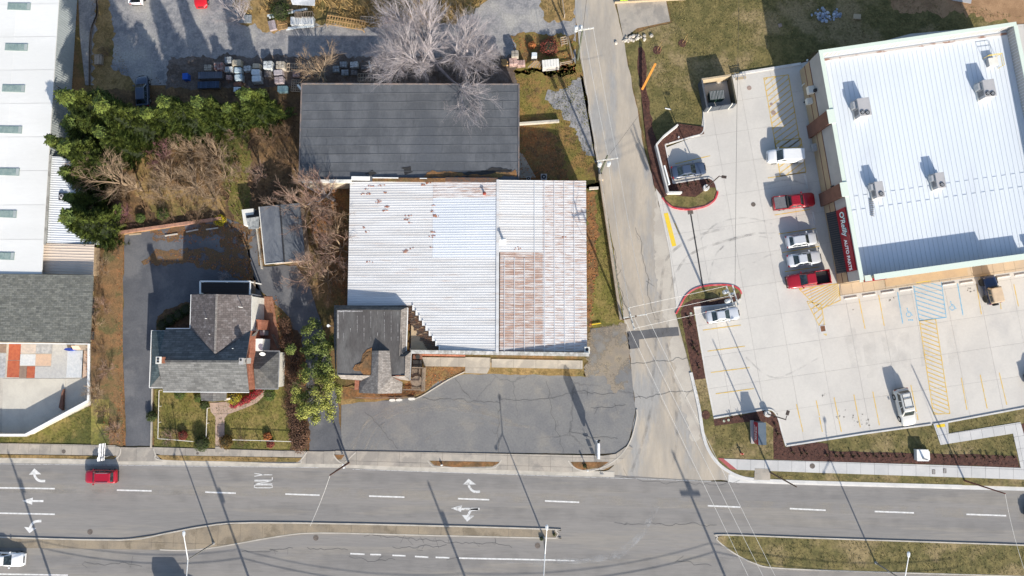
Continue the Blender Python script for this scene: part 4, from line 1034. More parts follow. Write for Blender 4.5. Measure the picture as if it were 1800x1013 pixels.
# rotten stepped ends
for k in range(nst):
    b = MB()
    for j in range(3):
        y = stepy[k + 1] + (stepy[k] - stepy[k + 1]) * (j + .3) / 3
        b.bar((stepx[k] - 1.3 + R.uniform(-.1, .2), y, 4.25), (stepx[k + 1] + .02, y, 4.55), .14, .06)
    b.build('broken_sheet_end', m_rustdark, parent=ws_)
    b = MB(); b.bar((stepx[k + 1] + .05, stepy[k] + .02, 4.85), (stepx[k + 1] + .05, stepy[k + 1], 4.85), .12, .1); b.build('edge_trim', m_wtrim, parent=ws_)
b = MB(); b.slab([(XN + .1, YN, 3.8), (stepx[-1] + .1, YB + .2, 3.8), (XN + .1, YB + .2, 3.8)], .1); b.build('valley_roof', m_flat, parent=ws_)
for cx, cy, r_ in ((722, 576, .5), (727, 597, .65), (744, 612, .9)):
    c = P(cx, cy, 3.9); blob = MB(); blob.prism(rough_poly([(c.x + r_ * math.cos(a), c.y + r_ * math.sin(a)) for a in [k * .5 for k in range(12)]], .15, .2, cx), 3.8, 3.87); blob.build('leaf_pile', m_leafy, parent=ws_)
# parapet along the street and its ends
b = MB(); pa = P(722, 618.5, 5.2); pb = P(1036, 623.5, 5.2)
b.bar((pa.x, pa.y, 2.6), (pb.x, pb.y, 2.6), .35, 5.0); b.build('front_parapet', m_siding, parent=ws_)
n = 26; last = None
for k in range(n):
    p = pa.lerp(pb, k / n); q = pa.lerp(pb, (k + 1) / n)
    b = MB(); b.bar((p.x + .01, p.y, 5.15), (q.x - .01, q.y, 5.15), .5, .09); b.build('coping_stone', mat('coping_old', (0.58, 0.56, 0.52), (0.36, 0.34, 0.30), 2, 8, .15, .2, rand=.12), parent=ws_)
c = P(1032, 616, 4.8); b = MB(); b.box((c.x, c.y, 3.9), (.7, .9, 1.0)); b.build('end_block', m_siding, parent=ws_)
b = MB(); b.tube((c.x, c.y + .1, 4.9), (c.x, c.y + .1, 4.93), .22, n=12); b.build('drain_bowl', m_dark, parent=ws_)
# fittings on the roof
c = P(885, 425, 5.1); b = MB(); b.box((c.x - .2, c.y, 5.0), (1.1, .8, .12)); b.tube((c.x, c.y + .1, 5.1), (c.x, c.y + .1, 6.0), .16, n=10); b.tube((c.x, c.y + .1, 6.0), (c.x, c.y + .1, 6.12), .26, .1, n=10)
b.build('roof_vent', m_wtrim, label='white roof vent pipe on the workshop ridge', cat='roof vent')
c = P(852, 342, 5.0); b = MB(); b.tube((c.x, c.y, 4.9), (c.x, c.y, 5.6), .13, n=10); b.tube((c.x, c.y, 5.6), (c.x, c.y, 5.7), .25, .12, n=10)
b.build('roof_vent', mat('rust_red', (0.30, 0.07, 0.05), bump=0), label='rusty red vent pipe near the top of the workshop roof', cat='roof vent')
# dark ridge patches along the top edge
b = MB(); b.bar(P(783, 316, 4.9), P(875, 317, 5.1), .6, .12); b.build('rusted_flashing', m_rustdark, parent=ws_)
b = MB(); b.bar(P(655, 316, 4.6), P(783, 317, 4.9), .55, .1); b.build('leaf_filled_gutter', m_leafy, parent=ws_)
b = MB(); b.bar(P(655, 312.5, 4.7), P(700, 313, 4.8), .12, .1); b.bar(P(738, 314, 4.8), P(790, 314, 4.9), .1, .1); b.build('white_flashing', m_wtrim, parent=ws_)
b = MB()
rr = random.Random(11)
for (px, py, n) in ((650, 326, 3), (644, 332, 2), (668, 325, 3), (648, 340, 4), (676, 338, 3), (664, 352, 4), (664, 356, 3), (680, 364, 5), (676, 370, 4), (715, 386, 4), (720, 392, 3), (640, 400, 2), (645, 407, 2), (712, 442, 4), (716, 441, 2), (723, 438, 2), (762, 362, 2), (763, 371, 2), (764, 379, 6), (766, 381, 5), (760, 408, 3), (761, 416, 3), (758, 436, 2), (912, 437, 3), (991, 416, 3), (638, 340, 2), (650, 460, 2), (720, 380, 3), (752, 322, 5), (744, 325, 4)):
    for k in range(n * 2 + 1):
        c = P(px + rr.gauss(0, 2.2), py + rr.gauss(0, 1.0), 4.8); z = zr(c.x) + .04; s = rr.uniform(.04, .11)
        b.add([(c.x - s, c.y - s * .6, z), (c.x + s, c.y - s * .5, z + .01), (c.x + s * .8, c.y + s * .5, z + .03), (c.x - s, c.y + s * .6, z + .02)], [(0, 1, 2, 3)])
b.build('leaf_clumps', mat('wet_leaves', (0.36, 0.17, 0.10), (0.27, 0.11, 0.07), 3, 8, .3, 0, island=.3), parent=ws_, kind='stuff')

# ---------------- small office with flat roof and gabled entrance
Zo = Zt(570, 520, 5.064)
def Q(x, y, h): return P(*Zo(x, y), h)
hf = 5.7
office = empty('office_building', (*tuple(Q(400, 500, 0))[:2], 0), 'small flat roofed office with tan shingled gable entrance and leaf pile on its roof', 'building')
foot = [Q(112, 120, hf), Q(680, 125, hf), Q(690, 500, hf), Q(718, 545, hf), Q(716, 712, hf), Q(120, 705, hf)]
b = MB(); b.prism([tuple(Q(x, y, hf))[:2] for x, y in ((130, 150), (640, 150), (640, 500), (690, 560), (690, 690), (150, 690))], 0, hf - .13); b.build('wall', m_brick, parent=office)
b = MB(); b.slab([p + Vector((0, 0, -.05)) for p in foot], .07); b.build('roof_deck', m_flatold, parent=office)
# membrane strips running up the roof
xs = [112 + (716 - 112) * k / 10 for k in range(11)]
for k in range(10):
    xm0, xm1 = xs[k] + .4, xs[k + 1] + 1.2
    y0_ = 125 if xm0 < 678 else 545
    y1_ = 708
    if xm1 > 690 and xm0 < 678: xm1 = 682
    z = hf + .01 * (k % 2)
    b = MB(); b.slab([Q(xm0, y0_, z), Q(xm1, y0_, z), Q(xm1, y1_, z), Q(xm0, y1_, z)], .1); b.build('roof_strip', m_flatold, parent=office)
b = MB()
rr = random.Random(4)
for k in range(1, 10):
    for s in range(7):
        if rr.random() < .55:
            y = 135 + s * 38 + rr.uniform(0, 10); x = xs[k]
            if y < 400: b.slab([Q(x - 1.5, y, hf + .03), Q(x + rr.uniform(.5, 3), y, hf + .03), Q(x + 1, y + 36, hf + .03), Q(x - 1, y + 36, hf + .03)], .012)
b.slab([Q(118, 130, hf + .035), Q(340, 133, hf + .035), Q(340, 140, hf + .035), Q(118, 146, hf + .035)], .012)
b.slab([Q(118, 130, hf + .036), Q(126, 130, hf + .036), Q(126, 380, hf + .036), Q(118, 380, hf + .036)], .012)
b.build('white_seam_marks', mat('chalky_white', (0.45, 0.44, 0.43), (0.2, 0.19, 0.19), 4, 8, .2, 0, lo=.4, hi=.6), parent=office, kind='stuff')
def mansard(pts, m, name='mansard'):
    b = MB(); b.slab(pts, .1); b.build(name, m, parent=office)
lo_ = 4.6
mansard([Q(88, 84, lo_), Q(746, 95, lo_), Q(682, 128, hf + .12), Q(112, 122, hf + .12)], m_shin_dark)  # shade of the north slope painted in with dark instead of tan shingle
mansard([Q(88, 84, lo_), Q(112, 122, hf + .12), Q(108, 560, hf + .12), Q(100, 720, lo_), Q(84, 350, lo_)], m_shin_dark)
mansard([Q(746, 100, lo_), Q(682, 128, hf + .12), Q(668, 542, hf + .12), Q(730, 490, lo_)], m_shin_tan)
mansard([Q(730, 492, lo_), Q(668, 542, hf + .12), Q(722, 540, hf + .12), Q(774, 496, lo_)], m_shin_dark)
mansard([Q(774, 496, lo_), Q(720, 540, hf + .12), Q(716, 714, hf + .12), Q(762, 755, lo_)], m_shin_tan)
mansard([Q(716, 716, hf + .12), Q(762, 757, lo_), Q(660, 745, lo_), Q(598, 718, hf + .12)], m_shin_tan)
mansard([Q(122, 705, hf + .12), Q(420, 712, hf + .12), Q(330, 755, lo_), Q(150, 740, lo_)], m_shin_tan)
b = MB(); b.bar(Q(744, 108, lo_), Q(730, 492, lo_), .12, .16); b.build('gutter', m_wtrim, parent=office)
b = MB(); b.bar(Q(776, 498, lo_), Q(764, 752, lo_), .1, .14); b.build('gutter', m_metalgrey, parent=office)
hg = 6.6
wp = [(485, 490, hg), (425, 490, 5.85), (418, 702, 5.85), (318, 768, 4.5), (308, 866, 4.5), (475, 872, 6.3)]
ep = [(485, 490, hg), (580, 490, 5.8), (600, 722, 5.8), (696, 770, 4.5), (690, 868, 4.5), (475, 872, 6.3)]
def fan(name, pts, m):
    b = MB(); pts = [Q(*p) for p in pts]
    n = len(pts)
    tri = [(0, 1, 2), (0, 2, 5), (2, 3, 4), (2, 4, 5)]
    lo2 = [p - Vector((0, 0, .1)) for p in pts]
    b.add(pts + lo2, tri + [(i, (i + 1) % n, n + (i + 1) % n, n + i) for i in range(n)]); b.build(name, m, parent=office)
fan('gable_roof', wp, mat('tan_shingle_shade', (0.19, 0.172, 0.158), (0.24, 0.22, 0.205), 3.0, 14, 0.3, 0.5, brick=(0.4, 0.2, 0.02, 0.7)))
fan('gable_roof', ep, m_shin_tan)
b = MB(); b.add([Q(425, 491, 5.7), Q(580, 491, 5.7), Q(485, 491, hg - .08)], [(0, 1, 2)]); b.build('gable_wall', m_siding, parent=office)
b = MB(); b.prism([tuple(Q(x, y, 0))[:2] for x, y in ((345, 700), (680, 700), (675, 820), (340, 820))], 0, 4.35); b.build('entrance_wall', m_brick, parent=office)
pp = [Q(x, y, hf) for x, y in ((425, 465), (385, 480), (345, 520), (335, 560), (325, 590), (280, 620), (258, 650), (270, 668), (320, 672), (350, 700), (405, 705), (425, 660), (432, 560))]
pp = rough_poly([tuple(p)[:2] for p in pp], .12, .25, 2)
b = MB(); n = len(pp); cx = sum(p[0] for p in pp) / n; cy = sum(p[1] for p in pp) / n
for k in range(3):
    s = 1 - k * .25; b.prism([(cx + (p[0] - cx) * s, cy + (p[1] - cy) * s) for p in pp], hf, hf + .06 + k * .05)
b.build('leaf_pile', m_leafy, parent=office)
c = Q(40, 268, .5); b = MB(); c2 = P(*Zo(40, 268), 5.0)
b.tube((c2.x, c2.y, 0), (c2.x, c2.y, 5.0), .05); b.tube((c2.x, c2.y, 5.0), (c2.x, c2.y, 5.25), .14, .2, n=10); b.build('yard_light', m_wtrim, label='small white globe light on a thin post left of the office', cat='lamp')
# timber deck with railing at the side and front
deck = empty('timber_deck', (*tuple(Q(820, 720, 0))[:2], 0), 'weathered timber deck with railings beside the office entrance', 'deck')
for k in range(11):
    b = MB(); x = 783 + k * 7; b.bar(Q(x, 650, .9), Q(x - 2, 830, .9), .13, .05); b.build('board', m_wood, parent=deck)
for (p, q) in (((778, 640), (880, 642)), ((880, 642), (870, 838)), ((870, 838), (700, 836))):
    for h in (1.2, 1.85):
        b = MB(); b.bar(Q(*p, h), Q(*q, h), .14, .07); b.build('rail', m_wood, parent=deck)
b = MB(); b.bar(Q(888, 640, .6), Q(880, 850, .6), .4, 1.2); b.build('side_board', m_wood, parent=deck)
c = Q(820, 760, 1.2); b = MB()
b.prism(rough_poly([(c.x + .9 * math.cos(a), c.y + .7 * math.sin(a)) for a in [k * .6 for k in range(10)]], .1, .2, 1), .93, 1.15); b.build('twig_heap', m_wood, parent=deck)
fence = empty('front_railing', (*tuple(Q(640, 900, 0))[:2], 0), 'low dark railing along the front of the office', 'railing')
for k in range(26):
    x = 490 + k * 12.5; b = MB(); b.bar(Q(x, 905 , 0.05), Q(x - 1, 903, 1.0), .05, .05) if False else b.bar((Q(x, 895, .9).x, Q(x, 895, .9).y, 0), (Q(x, 895, .9).x + .02, Q(x, 895, .9).y, .95), .06, .06); b.build('baluster', m_dark, parent=fence)
b = MB(); b.bar(Q(280, 907, .9), Q(440, 912, .9), .12, .08); b.bar(Q(440, 912, .9), Q(805, 905, .9), .12, .08); b.build('top_rail', m_wood, parent=fence)
b = MB(); b.box((*tuple(Q(825, 605, 1))[:2], 0), (1.2, .95, 1.0)); b.build('utility_cabinet', m_dark, label='dark utility cabinet between the office deck and the workshop walk', cat='cabinet')
c = Q(830, 545, 1.2); b = MB(); b.box((c.x - .1, c.y + .15, 0), (1.2, 1.0, .9)); b.mi = 1; b.tube((c.x, c.y, .9), (c.x, c.y, 1.35), .33, .26, n=14); b.build('chimney_stub', [m_brownband, m_dark], label='brick stub with a black round cowl beside the office', cat='chimney')
# shop front walk
slab_area('front_walk', [(742, 628), (818, 629), (818, 645), (746, 644)], m_walk, 0, 2.6, 3, .1)
slab_area('front_walk', [(818, 628), (862, 629), (862, 646), (856, 657), (818, 656), (818, 645)], m_walk, 0, 3.4, 1.5, .11)
slab_area('front_walk', [(864, 631), (1024, 634), (1024, 649), (864, 646)], m_walk, 0, 3.1, 3, .1)
b = MB(); b.bar((*XY(742, 624), .1), (*XY(818, 625.5), .1), .25, .2); b.build('brick_edging', m_brick, label='row of red brick edging below the workshop wall', cat='edging')
b = MB(); strip_mesh(b, [XY(*p) for p in arc([(725, 703), (742, 696), (765, 682), (790, 667), (817, 654)])], .14, .16, .16); b.build('kerb', m_kerb, kind='structure')
for i, (x, y) in enumerate(((690, 703.5), (702, 703), (724, 701))):
    b = MB(); c = XY(x, y); b.prism(rough_poly([(c[0] + .45 * math.cos(a), c[1] + .2 * math.sin(a)) for a in [k * .7 for k in range(9)]], .1, .15, i), .06, .28)
    b.build('rubble', m_siding, label=['leftmost white stone lump in front of the office', 'middle white stone lump in front of the office', 'rightmost white stone lump in front of the office'][i], cat='stone', group='white stones at the office front')

# ---------------- brick house
Zh = Zt(250, 480, 4.221)
def G(x, y, h): return P(*Zh(x, y), h)
house = empty('brick_house', (*tuple(G(450, 650, 0))[:2], 0), 'two storey brick house with grey and brown shingled gable roofs and two chimneys', 'house')
EV, RG = 4.9, 7.3
def part(name, pts, m, th=.1, parent=house):
    b = MB(); b.slab(pts, th); return b.build(name, m, parent=parent)
b = MB(); b.prism([tuple(G(x, y, EV))[:2] for x, y in ((165, 430), (800, 430), (790, 870), (160, 868))], 0, EV - .1); b.build('wall', m_brick, parent=house)
b = MB(); b.prism([tuple(G(x, y, EV))[:2] for x, y in ((372, 168), (803, 172), (800, 350), (795, 429), (365, 429))], 0, EV - .1); b.build('rear_wall', m_siding, parent=house)
part('roof', [G(112, 655, RG), G(768, 657, RG), G(792, 882, EV), G(156, 880, EV)], m_shin_grey)
part('roof', [G(112, 655, RG), G(175, 412, EV), G(805, 420, EV), G(768, 657, RG)], m_shin_grey)
b = MB(); b.add([G(772, 655, RG - .1), G(795, 425, EV - .1), G(788, 875, EV - .1)], [(0, 1, 2)]); b.build('gable_wall', m_brick, parent=house)
b = MB(); b.add([G(118, 655, RG - .1), G(172, 425, EV - .1), G(158, 875, EV - .1)], [(0, 1, 2)]); b.build('gable_wall', m_brick, parent=house)
RW_ = 7.05
part('rear_roof', [G(553, 158, RW_), G(540, 600, RW_), G(356, 412, EV + .05), G(364, 160, EV + .05)], m_shin_brown)
part('rear_roof', [G(553, 158, RW_), G(540, 600, RW_), G(806, 428, EV + .05), G(812, 166, EV + .05)], m_shin_brown)
b = MB(); b.add([G(553, 164, RW_ - .1), G(366, 166, EV - .1), G(808, 170, EV - .1)], [(0, 1, 2)]); b.build('gable_wall', m_siding, parent=house)
b = MB(); b.bar(G(553, 158, RW_ + .04), G(540, 596, RW_ + .04), .28, .06); b.build('ridge_cap', m_shin_tan, parent=house)
b = MB(); b.bar(G(112, 655, RG + .04), G(768, 657, RG + .04), .28, .06); b.build('ridge_cap', m_shin_dark, parent=house)
b = MB()
for p, q in (((156, 882), (792, 886)), ((356, 412), (178, 412)), ((364, 160), (356, 412)), ((812, 166), (806, 428))): b.bar(G(*p, EV - .03), G(*q, EV - .03), .1, .14)
b.build('fascia', m_wtrim, parent=house)
# west wing
part('side_roof', [G(70, 428, 2.8), G(176, 430, 3.1), G(140, 560, 4.0), G(118, 660, 4.2), G(70, 700, 3.2)], m_shin_teal)
part('side_roof', [G(70, 700, 3.2), G(118, 660, 4.2), G(128, 765, 4.0), G(56, 848, 2.75)], m_shin_teal)
part('side_roof', [G(56, 850, 2.75), G(128, 765, 4.0), G(156, 852, 3.0)], m_shin_grey)
b = MB(); b.prism([tuple(G(x, y, 2.8))[:2] for x, y in ((82, 440), (170, 440), (158, 842), (68, 840))], 0, 2.65); b.build('side_wall', m_brick, parent=house)
b = MB()
for p, q in (((70, 428), (54, 850)), ((54, 852), (156, 852)), ((70, 428), (176, 430))): b.bar(G(*p, 2.75), G(*q, 2.75), .09, .13)
b.build('fascia', m_wtrim, parent=house)
# east side: lean-to roof, white flat roofs, sun room
part('lean_to_roof', [G(790, 540, 3.0), G(806, 470, 4.5), G(862, 420, 3.8), G(850, 450, 3.0)], m_shin_dark)
b = MB(); b.prism([tuple(G(x, y, 2.9))[:2] for x, y in ((835, 490), (892, 490), (888, 577), (835, 577))], 0, 2.85); b.build('bay_wall', m_siding, parent=house)
part('flat_roof', [G(833, 488, 2.95), G(894, 488, 2.95), G(890, 578, 2.95), G(833, 578, 2.95)], m_wtrim)
b = MB(); b.prism([tuple(G(x, y, 3.2))[:2] for x, y in ((846, 345), (886, 348), (884, 420), (846, 420))], 0, 3.2); b.build('chimney_breast', m_brick, parent=house)
b = MB(); b.box((*tuple(G(873, 444, 2))[:2], 0), (.9, .7, 1.6)); b.build('meter_cabinet', m_metalgrey, parent=house)
ap = [(830, 712, 3.9), (868, 714, 3.9)]
part('sunroom_roof', [G(833, 578, 2.85), G(1020, 580, 2.85), G(868, 714, 3.9), G(828, 712, 3.9)], m_shin_dark)
part('sunroom_roof', [G(1020, 580, 2.85), G(1008, 862, 2.85), G(868, 714, 3.9)], m_shin_dark)
part('sunroom_roof', [G(1008, 862, 2.85), G(838, 857, 2.85), G(828, 712, 3.9), G(868, 714, 3.9)], m_shin_dark)
b = MB(); b.prism([tuple(G(x, y, 2.8))[:2] for x, y in ((840, 590), (1008, 592), (998, 850), (842, 848))], 0, 2.7); b.build('sunroom_wall', m_siding, parent=house)
b = MB()
for p, q in (((833, 578), (1020, 580)), ((1020, 580), (1008, 862)), ((1008, 862), (838, 860))): b.bar(G(*p, 2.8), G(*q, 2.8), .09, .13)
b.build('gutter', m_metalgrey, parent=house)
c = G(895, 602, 3.3); b = MB(); b.tube((c.x, c.y, 2.9), (c.x, c.y, 3.4), .03)
b.add([(c.x + .42 * math.cos(a), c.y + .24 * math.sin(a), 3.45 + .12 * math.sin(a)) for a in [k * math.pi / 6 for k in range(12)]], [tuple(range(12))]); b.build('satellite_dish', m_wtrim, parent=house)
# porch
part('porch_roof', [G(430, 884, 2.8), G(525, 884, 3.5), G(525, 955, 3.3), G(438, 945, 2.6)], m_shin_grey)
part('porch_roof', [G(525, 884, 3.5), G(626, 884, 2.8), G(622, 944, 2.6), G(525, 955, 3.3)], m_shin_grey)
for x in (446, 612):
    c = G(x, 940, 2.4); b = MB(); b.box((c.x, c.y, 0), (.25, .25, 2.4)); b.build('porch_column', m_wtrim, parent=house)
# chimneys
for (x, y, w, d, h, m, nf) in ((124, 648, .62, .82, 8.2, m_siding, 2), (737, 655, .5, .75, 7.9, m_greystucco, 1)):
    c = G(x, y, h); b = MB(); b.box((c.x, c.y, 5.5), (w, d, h - 5.5)); ch = b.build('chimney', m_brick if nf == 2 else m, parent=house)
    b = MB(); b.box((c.x, c.y, h + .002), (w + .1, d + .1, .12)); b.build('chimney_cap', m, parent=ch)
    for i in range(nf):
        b = MB(); b.box((c.x - .05, c.y + (.18 - i * .36 if nf == 2 else .15), h + .123), (w * .5, .24, .05)); b.build('flue', m_dark, parent=ch)
# windows on the visible east walls
for (x, y, h) in ((806, 270, 3.4), (800, 560, 3.9), (792, 730, 3.9)):
    c = G(x, y, h); b = MB(); b.box((c.x + .03, c.y, h - .6), (.12, 1.0, 1.3)); w = b.build('window', m_wtrim, parent=house)
    b = MB(); b.box((c.x + .08, c.y, h - .5), (.06, .8, 1.1)); b.build('pane', m_window, parent=w)
for (x, y) in ((510, 455), (727, 253), (480, 338), (680, 560)):
    c = G(x, y, 6.3); b = MB(); b.tube((c.x, c.y, 5.6), (c.x, c.y, 6.8), .05, n=8); b.build('vent_pipe', m_wtrim, parent=house)
# back deck
dk = empty('rear_deck', (*tuple(G(615, 105, 0))[:2], 0), 'raised dark deck with white railing behind the brick house', 'deck')
b = MB()
for k in range(14):
    y = 72 + k * 6.2
    b = MB(); b.bar(G(440, y, 3.0), G(798, y + 1, 3.0), .13, .05); b.build('board', m_dark if k % 2 else mat('deck_stain', (0.045, 0.032, 0.028), bump=.1), parent=dk)
b = MB()
for p, q in (((430, 62), (806, 64)), ((430, 62), (430, 155)), ((802, 66), (798, 160))): b.bar(G(*p, 3.9), G(*q, 3.9), .2, .1)
b.build('railing', m_wtrim, parent=dk)
for (x, y) in ((432, 64), (615, 64), (802, 66), (430, 150), (798, 156)):
    c = G(x, y, 3.8); b = MB(); b.box((c.x, c.y, 0), (.14, .14, 3.8)); b.build('post', m_wtrim, parent=dk)
for k in range(12):
    b = MB(); c = G(826, 64 + k * 8, 2.8 - k * .2); b.box((c.x, c.y, c.z - .04), (.5, .24, .04)); b.build('step', m_wood, parent=dk)
# brick patio of separate courses
pat = [(895, 175), (968, 175), (1000, 380), (1030, 600), (890, 590), (890, 350)]
pr = empty('brick_patio', (*tuple(G(930, 400, 0))[:2], 0), kind='structure')
b = MB(); sheet('patio_bedding', [Zh(*p) for p in pat], m_brickpave, .062)
slabs('brick_panel', pr, [Zh(*p) for p in pat], m_brickpave, 0, .55, .55, .04, .09, .02)
for i in range(2):
    b = MB(); b.bar(G(960 + i * 12, 455, .3), G(1010 + i * 14, 560, .3), .12, .1); b.build('wooden_edge', m_wood, label=['inner timber edge lying across the brick patio', 'outer timber edge lying along the brick patio'][i], cat='timber')

# ---------------- garage with lean-to
ga = [P(455.5, 364, 3.2), P(492, 360, 3.9), P(527, 357, 3.2)]; gb = [P(466, 464.5, 3.2), P(500, 461, 3.9), P(537, 458, 3.2)]
gar = empty('garage', (*tuple(P(490, 410))[:2], 0), 'dark roofed garage with grey shingles beside the bare trees', 'garage')
b = MB(); b.slab([ga[0], ga[1], gb[1], gb[0]], .1); b.build('roof', mat('worn_grey_felt', (0.115, 0.125, 0.145), (0.17, 0.18, 0.195), .6, 6, .15, .3, stretch=(1, .4, 1)), parent=gar)
b = MB(); b.slab([ga[1], ga[2], gb[2], gb[1]], .1); b.build('roof', mat('worn_grey_felt2', (0.095, 0.105, 0.12), (0.125, 0.135, 0.15), .6, 6, .15, .3), parent=gar)
b = MB(); b.bar(ga[1] + Vector((0, 0, .04)), gb[1] + Vector((0, 0, .04)), .2, .06); b.build('ridge_cap', m_dark, parent=gar)
b = MB(); b.prism([(p.x + dx, p.y + dy) for p, dx, dy in ((ga[0], .35, -.3), (ga[2], -.35, -.3), (gb[2], -.35, .3), (gb[0], .35, .3))], 0, 3.05); b.build('wall', mat('pale_brick', (0.42, 0.34, 0.27), (0.36, 0.29, 0.23), 2, 9, .1, .2), parent=gar)
b = MB(); b.bar(ga[0], gb[0], .1, .14); b.bar(gb[0], gb[1], .1, .14); b.build('fascia', m_siding, parent=gar)
b = MB(); b.bar((*XY(453, 401), .25), (*XY(462, 473), .25), .2, .5); b.build('kerb_wall', m_kerb, parent=gar)
b = MB(); b.slab([P(432.5, 384, 2.6), P(455, 381, 2.6), P(455, 402, 2.6), P(437, 403, 2.4)], .08); b.build('lean_to_roof', mat('pale_grit_felt', (0.33, 0.34, 0.33), (0.2, 0.21, 0.21), 3, 9, .2, .3), parent=gar)
b = MB(); b.slab([P(432.5, 383.5, 2.6), P(455, 380.5, 2.6), P(455, 369, 1.6), P(433, 372, 1.6)], .08); b.build('lean_to_roof', m_dark, parent=gar)
b = MB(); b.prism([XY(436, 374), XY(456, 372), XY(458, 400), XY(440, 401)], 0, 2.2); b.build('lean_to_wall', m_siding, parent=gar)

# ---------------- white warehouse at the left edge
hw = 4.0
wh = empty('warehouse', (*tuple(P(60, 230))[:2], 0), 'huge white roofed warehouse with a row of pale green skylights', 'building')
e0 = P(104, -12, hw); e1 = P(86, 272, hw); e2 = P(76, 430, hw); e3 = P(73, 482, hw)
m_wroof = mat('white_membrane', (0.72, 0.715, 0.69), (0.67, 0.665, 0.64), .15, 3, .03, .03, stretch=(.3, 1, 1), rough=.6, rand=.02)
edge = [P(118, -220, hw), e0, e1, e2, e3]
L_ = -110
n = 12; ya = e3.y; yb = edge[0].y + 0
def ex(y):
    for a, c in zip(edge[:-1], edge[1:]):
        if a.y >= y >= c.y: return a.x + (c.x - a.x) * (a.y - y) / (a.y - c.y)
    return edge[0].x
ys = [ya + (yb - ya) * k / n for k in range(n + 1)]
for k in range(n):
    for (xa_, xb_, dzz) in ((-112, ex(ys[k]) - 6.1, 0.0), (None, None, .02)):
        b = MB()
        if xa_ is None:
            b.slab([(ex(ys[k]) - 6.2, ys[k], hw), (ex(ys[k]), ys[k], hw), (ex(ys[k + 1]), ys[k + 1] + .03, hw), (ex(ys[k + 1]) - 6.2, ys[k + 1] + .03, hw)], .15)
        else:
            b.slab([(xa_, ys[k], hw + .01), (xb_, ys[k], hw + .01), (ex(ys[k + 1]) - 6.1, ys[k + 1] + .02, hw + .01), (xa_, ys[k + 1] + .02, hw + .01)], .15)
        b.build('roof_sheet', m_wroof, parent=wh)
m_sky = mat('skylight_grp', (0.20, 0.27, 0.26), (0.26, 0.33, 0.31), 1.5, 8, .12, .1, rough=.5)
m_skyd = mat('skylight_grp_pale', (0.38, 0.42, 0.41), (0.33, 0.37, 0.36), 1.5, 8, .1, .1, rough=.5)
for i, (x0_, x1_, y) in enumerate(((14, 53, 11), (9.5, 48, 82.5), (4.5, 43, 155), (-1, 38, 227.5), (-5, 33.5, 301.5), (-10, 28.5, 375.5), (-15, 24.5, 449.5), (22, 58, -62))):
    c0 = P(x0_, y - 1, hw + .05); c1 = P(x1_, y + 2, hw + .05)
    fr = MB(); fr.box(((c0.x + c1.x) / 2, (c0.y + c1.y) / 2, hw + .012), (c1.x - c0.x + .1, 1.05, .05), -.04); f = fr.build('skylight', m_sky, parent=wh)
    for k in range(7):
        xx = c0.x + (c1.x - c0.x) * (k + .5) / 7
        b = MB(); b.box((xx, (c0.y + c1.y) / 2, hw + .064), ((c1.x - c0.x) / 7 - .05, .9, .03), -.04); b.build('pane', m_sky if k < 6 else m_skyd, parent=f)
b = MB()
w0 = [P(118, -220, hw), e0, e1, P(76, 425, hw)]
for a, c in zip(w0[:-1], w0[1:]):
    b.add([(a.x - .15, a.y, 0), (c.x - .15, c.y, 0), (c.x - .15, c.y, hw - .15), (a.x - .15, a.y, hw - .15)], [(0, 1, 2, 3)])
b.build('wall', mat('grey_sheet_wall', (0.42, 0.45, 0.45), (0.38, 0.41, 0.41), .6, 5, .05, .05, stretch=(1, 4, 1)), parent=wh)
b = MB()
for a, c in zip(w0[:-1], w0[1:]):
    m_ = int((a - c).length / .35)
    for k in range(m_):
        p = a.lerp(c, k / m_); b.bar((p.x - .13, p.y, 0), (p.x - .13, p.y, hw - .2), .04, .05)
b.build('wall_ribs', MATS['grey_sheet_wall'], parent=wh, kind='stuff')
b = MB(); b.prism([(-112, ya), (ex(ya) - .2, ya), (ex(ya) - .2, ya + .3), (-112, ya + .3)], 0, hw - .15); b.build('wall', m_greystucco, parent=wh)
b = MB(); b.bar(e1 + Vector((.1, 0, -.1)), e2 + Vector((.1, 0, -.1)), .35, .12); b.build('gutter', mat('dirty_gutter', (0.35, 0.34, 0.31), (0.22, 0.21, 0.19), 1, 8, .2, 0), parent=wh)
# lean-to with ribbed roof
hl = 2.9
lt = empty('lean_to', (*tuple(P(125, 350))[:2], 0), 'lean-to with pale ribbed roof and square fan between warehouse and evergreens', 'outbuilding')
def ribbed(parent, p, m, per=.32, h=.05, name='roof'):
    # p: tl, tr, br, bl ; ribs run left to right
    b = MB(); tl, tr, br, bl = p; n = int((tl - bl).length / per)
    for k in range(n):
        a0 = tl.lerp(bl, k / n); a1 = tl.lerp(bl, (k + .6) / n); a2 = tl.lerp(bl, (k + .8) / n); a3 = tl.lerp(bl, (k + 1) / n)
        c0 = tr.lerp(br, k / n); c1 = tr.lerp(br, (k + .6) / n); c2 = tr.lerp(br, (k + .8) / n); c3 = tr.lerp(br, (k + 1) / n)
        u = Vector((0, 0, h))
        b.add([a0, c0, c1, a1, c2 + u, a2 + u, c3, a3], [(3, 2, 1, 0), (5, 4, 2, 3), (7, 6, 4, 5)])
    return b.build(name, m, parent=parent)
ribbed(lt, [P(91, 275, hl + .3), P(128, 277, hl - .2), P(175, 430, hl - .2), P(83, 427, hl + .3)], m_metalwhite)
b = MB(); b.prism([XY(95, 280), XY(130, 282), XY(172, 424), XY(90, 424)], 0, hl - .5); b.build('wall', m_greystucco, parent=lt)
c = P(108, 345, 3.4); r = empty('roof_fan', (c.x, c.y, 2.95), 'square roof fan with round cowl on the ribbed lean-to', 'roof fan')
b = MB(); b.box((0, 0, 0), (1.1, 1.0, .25)); b.build('base', m_dark, parent=r, local=True)
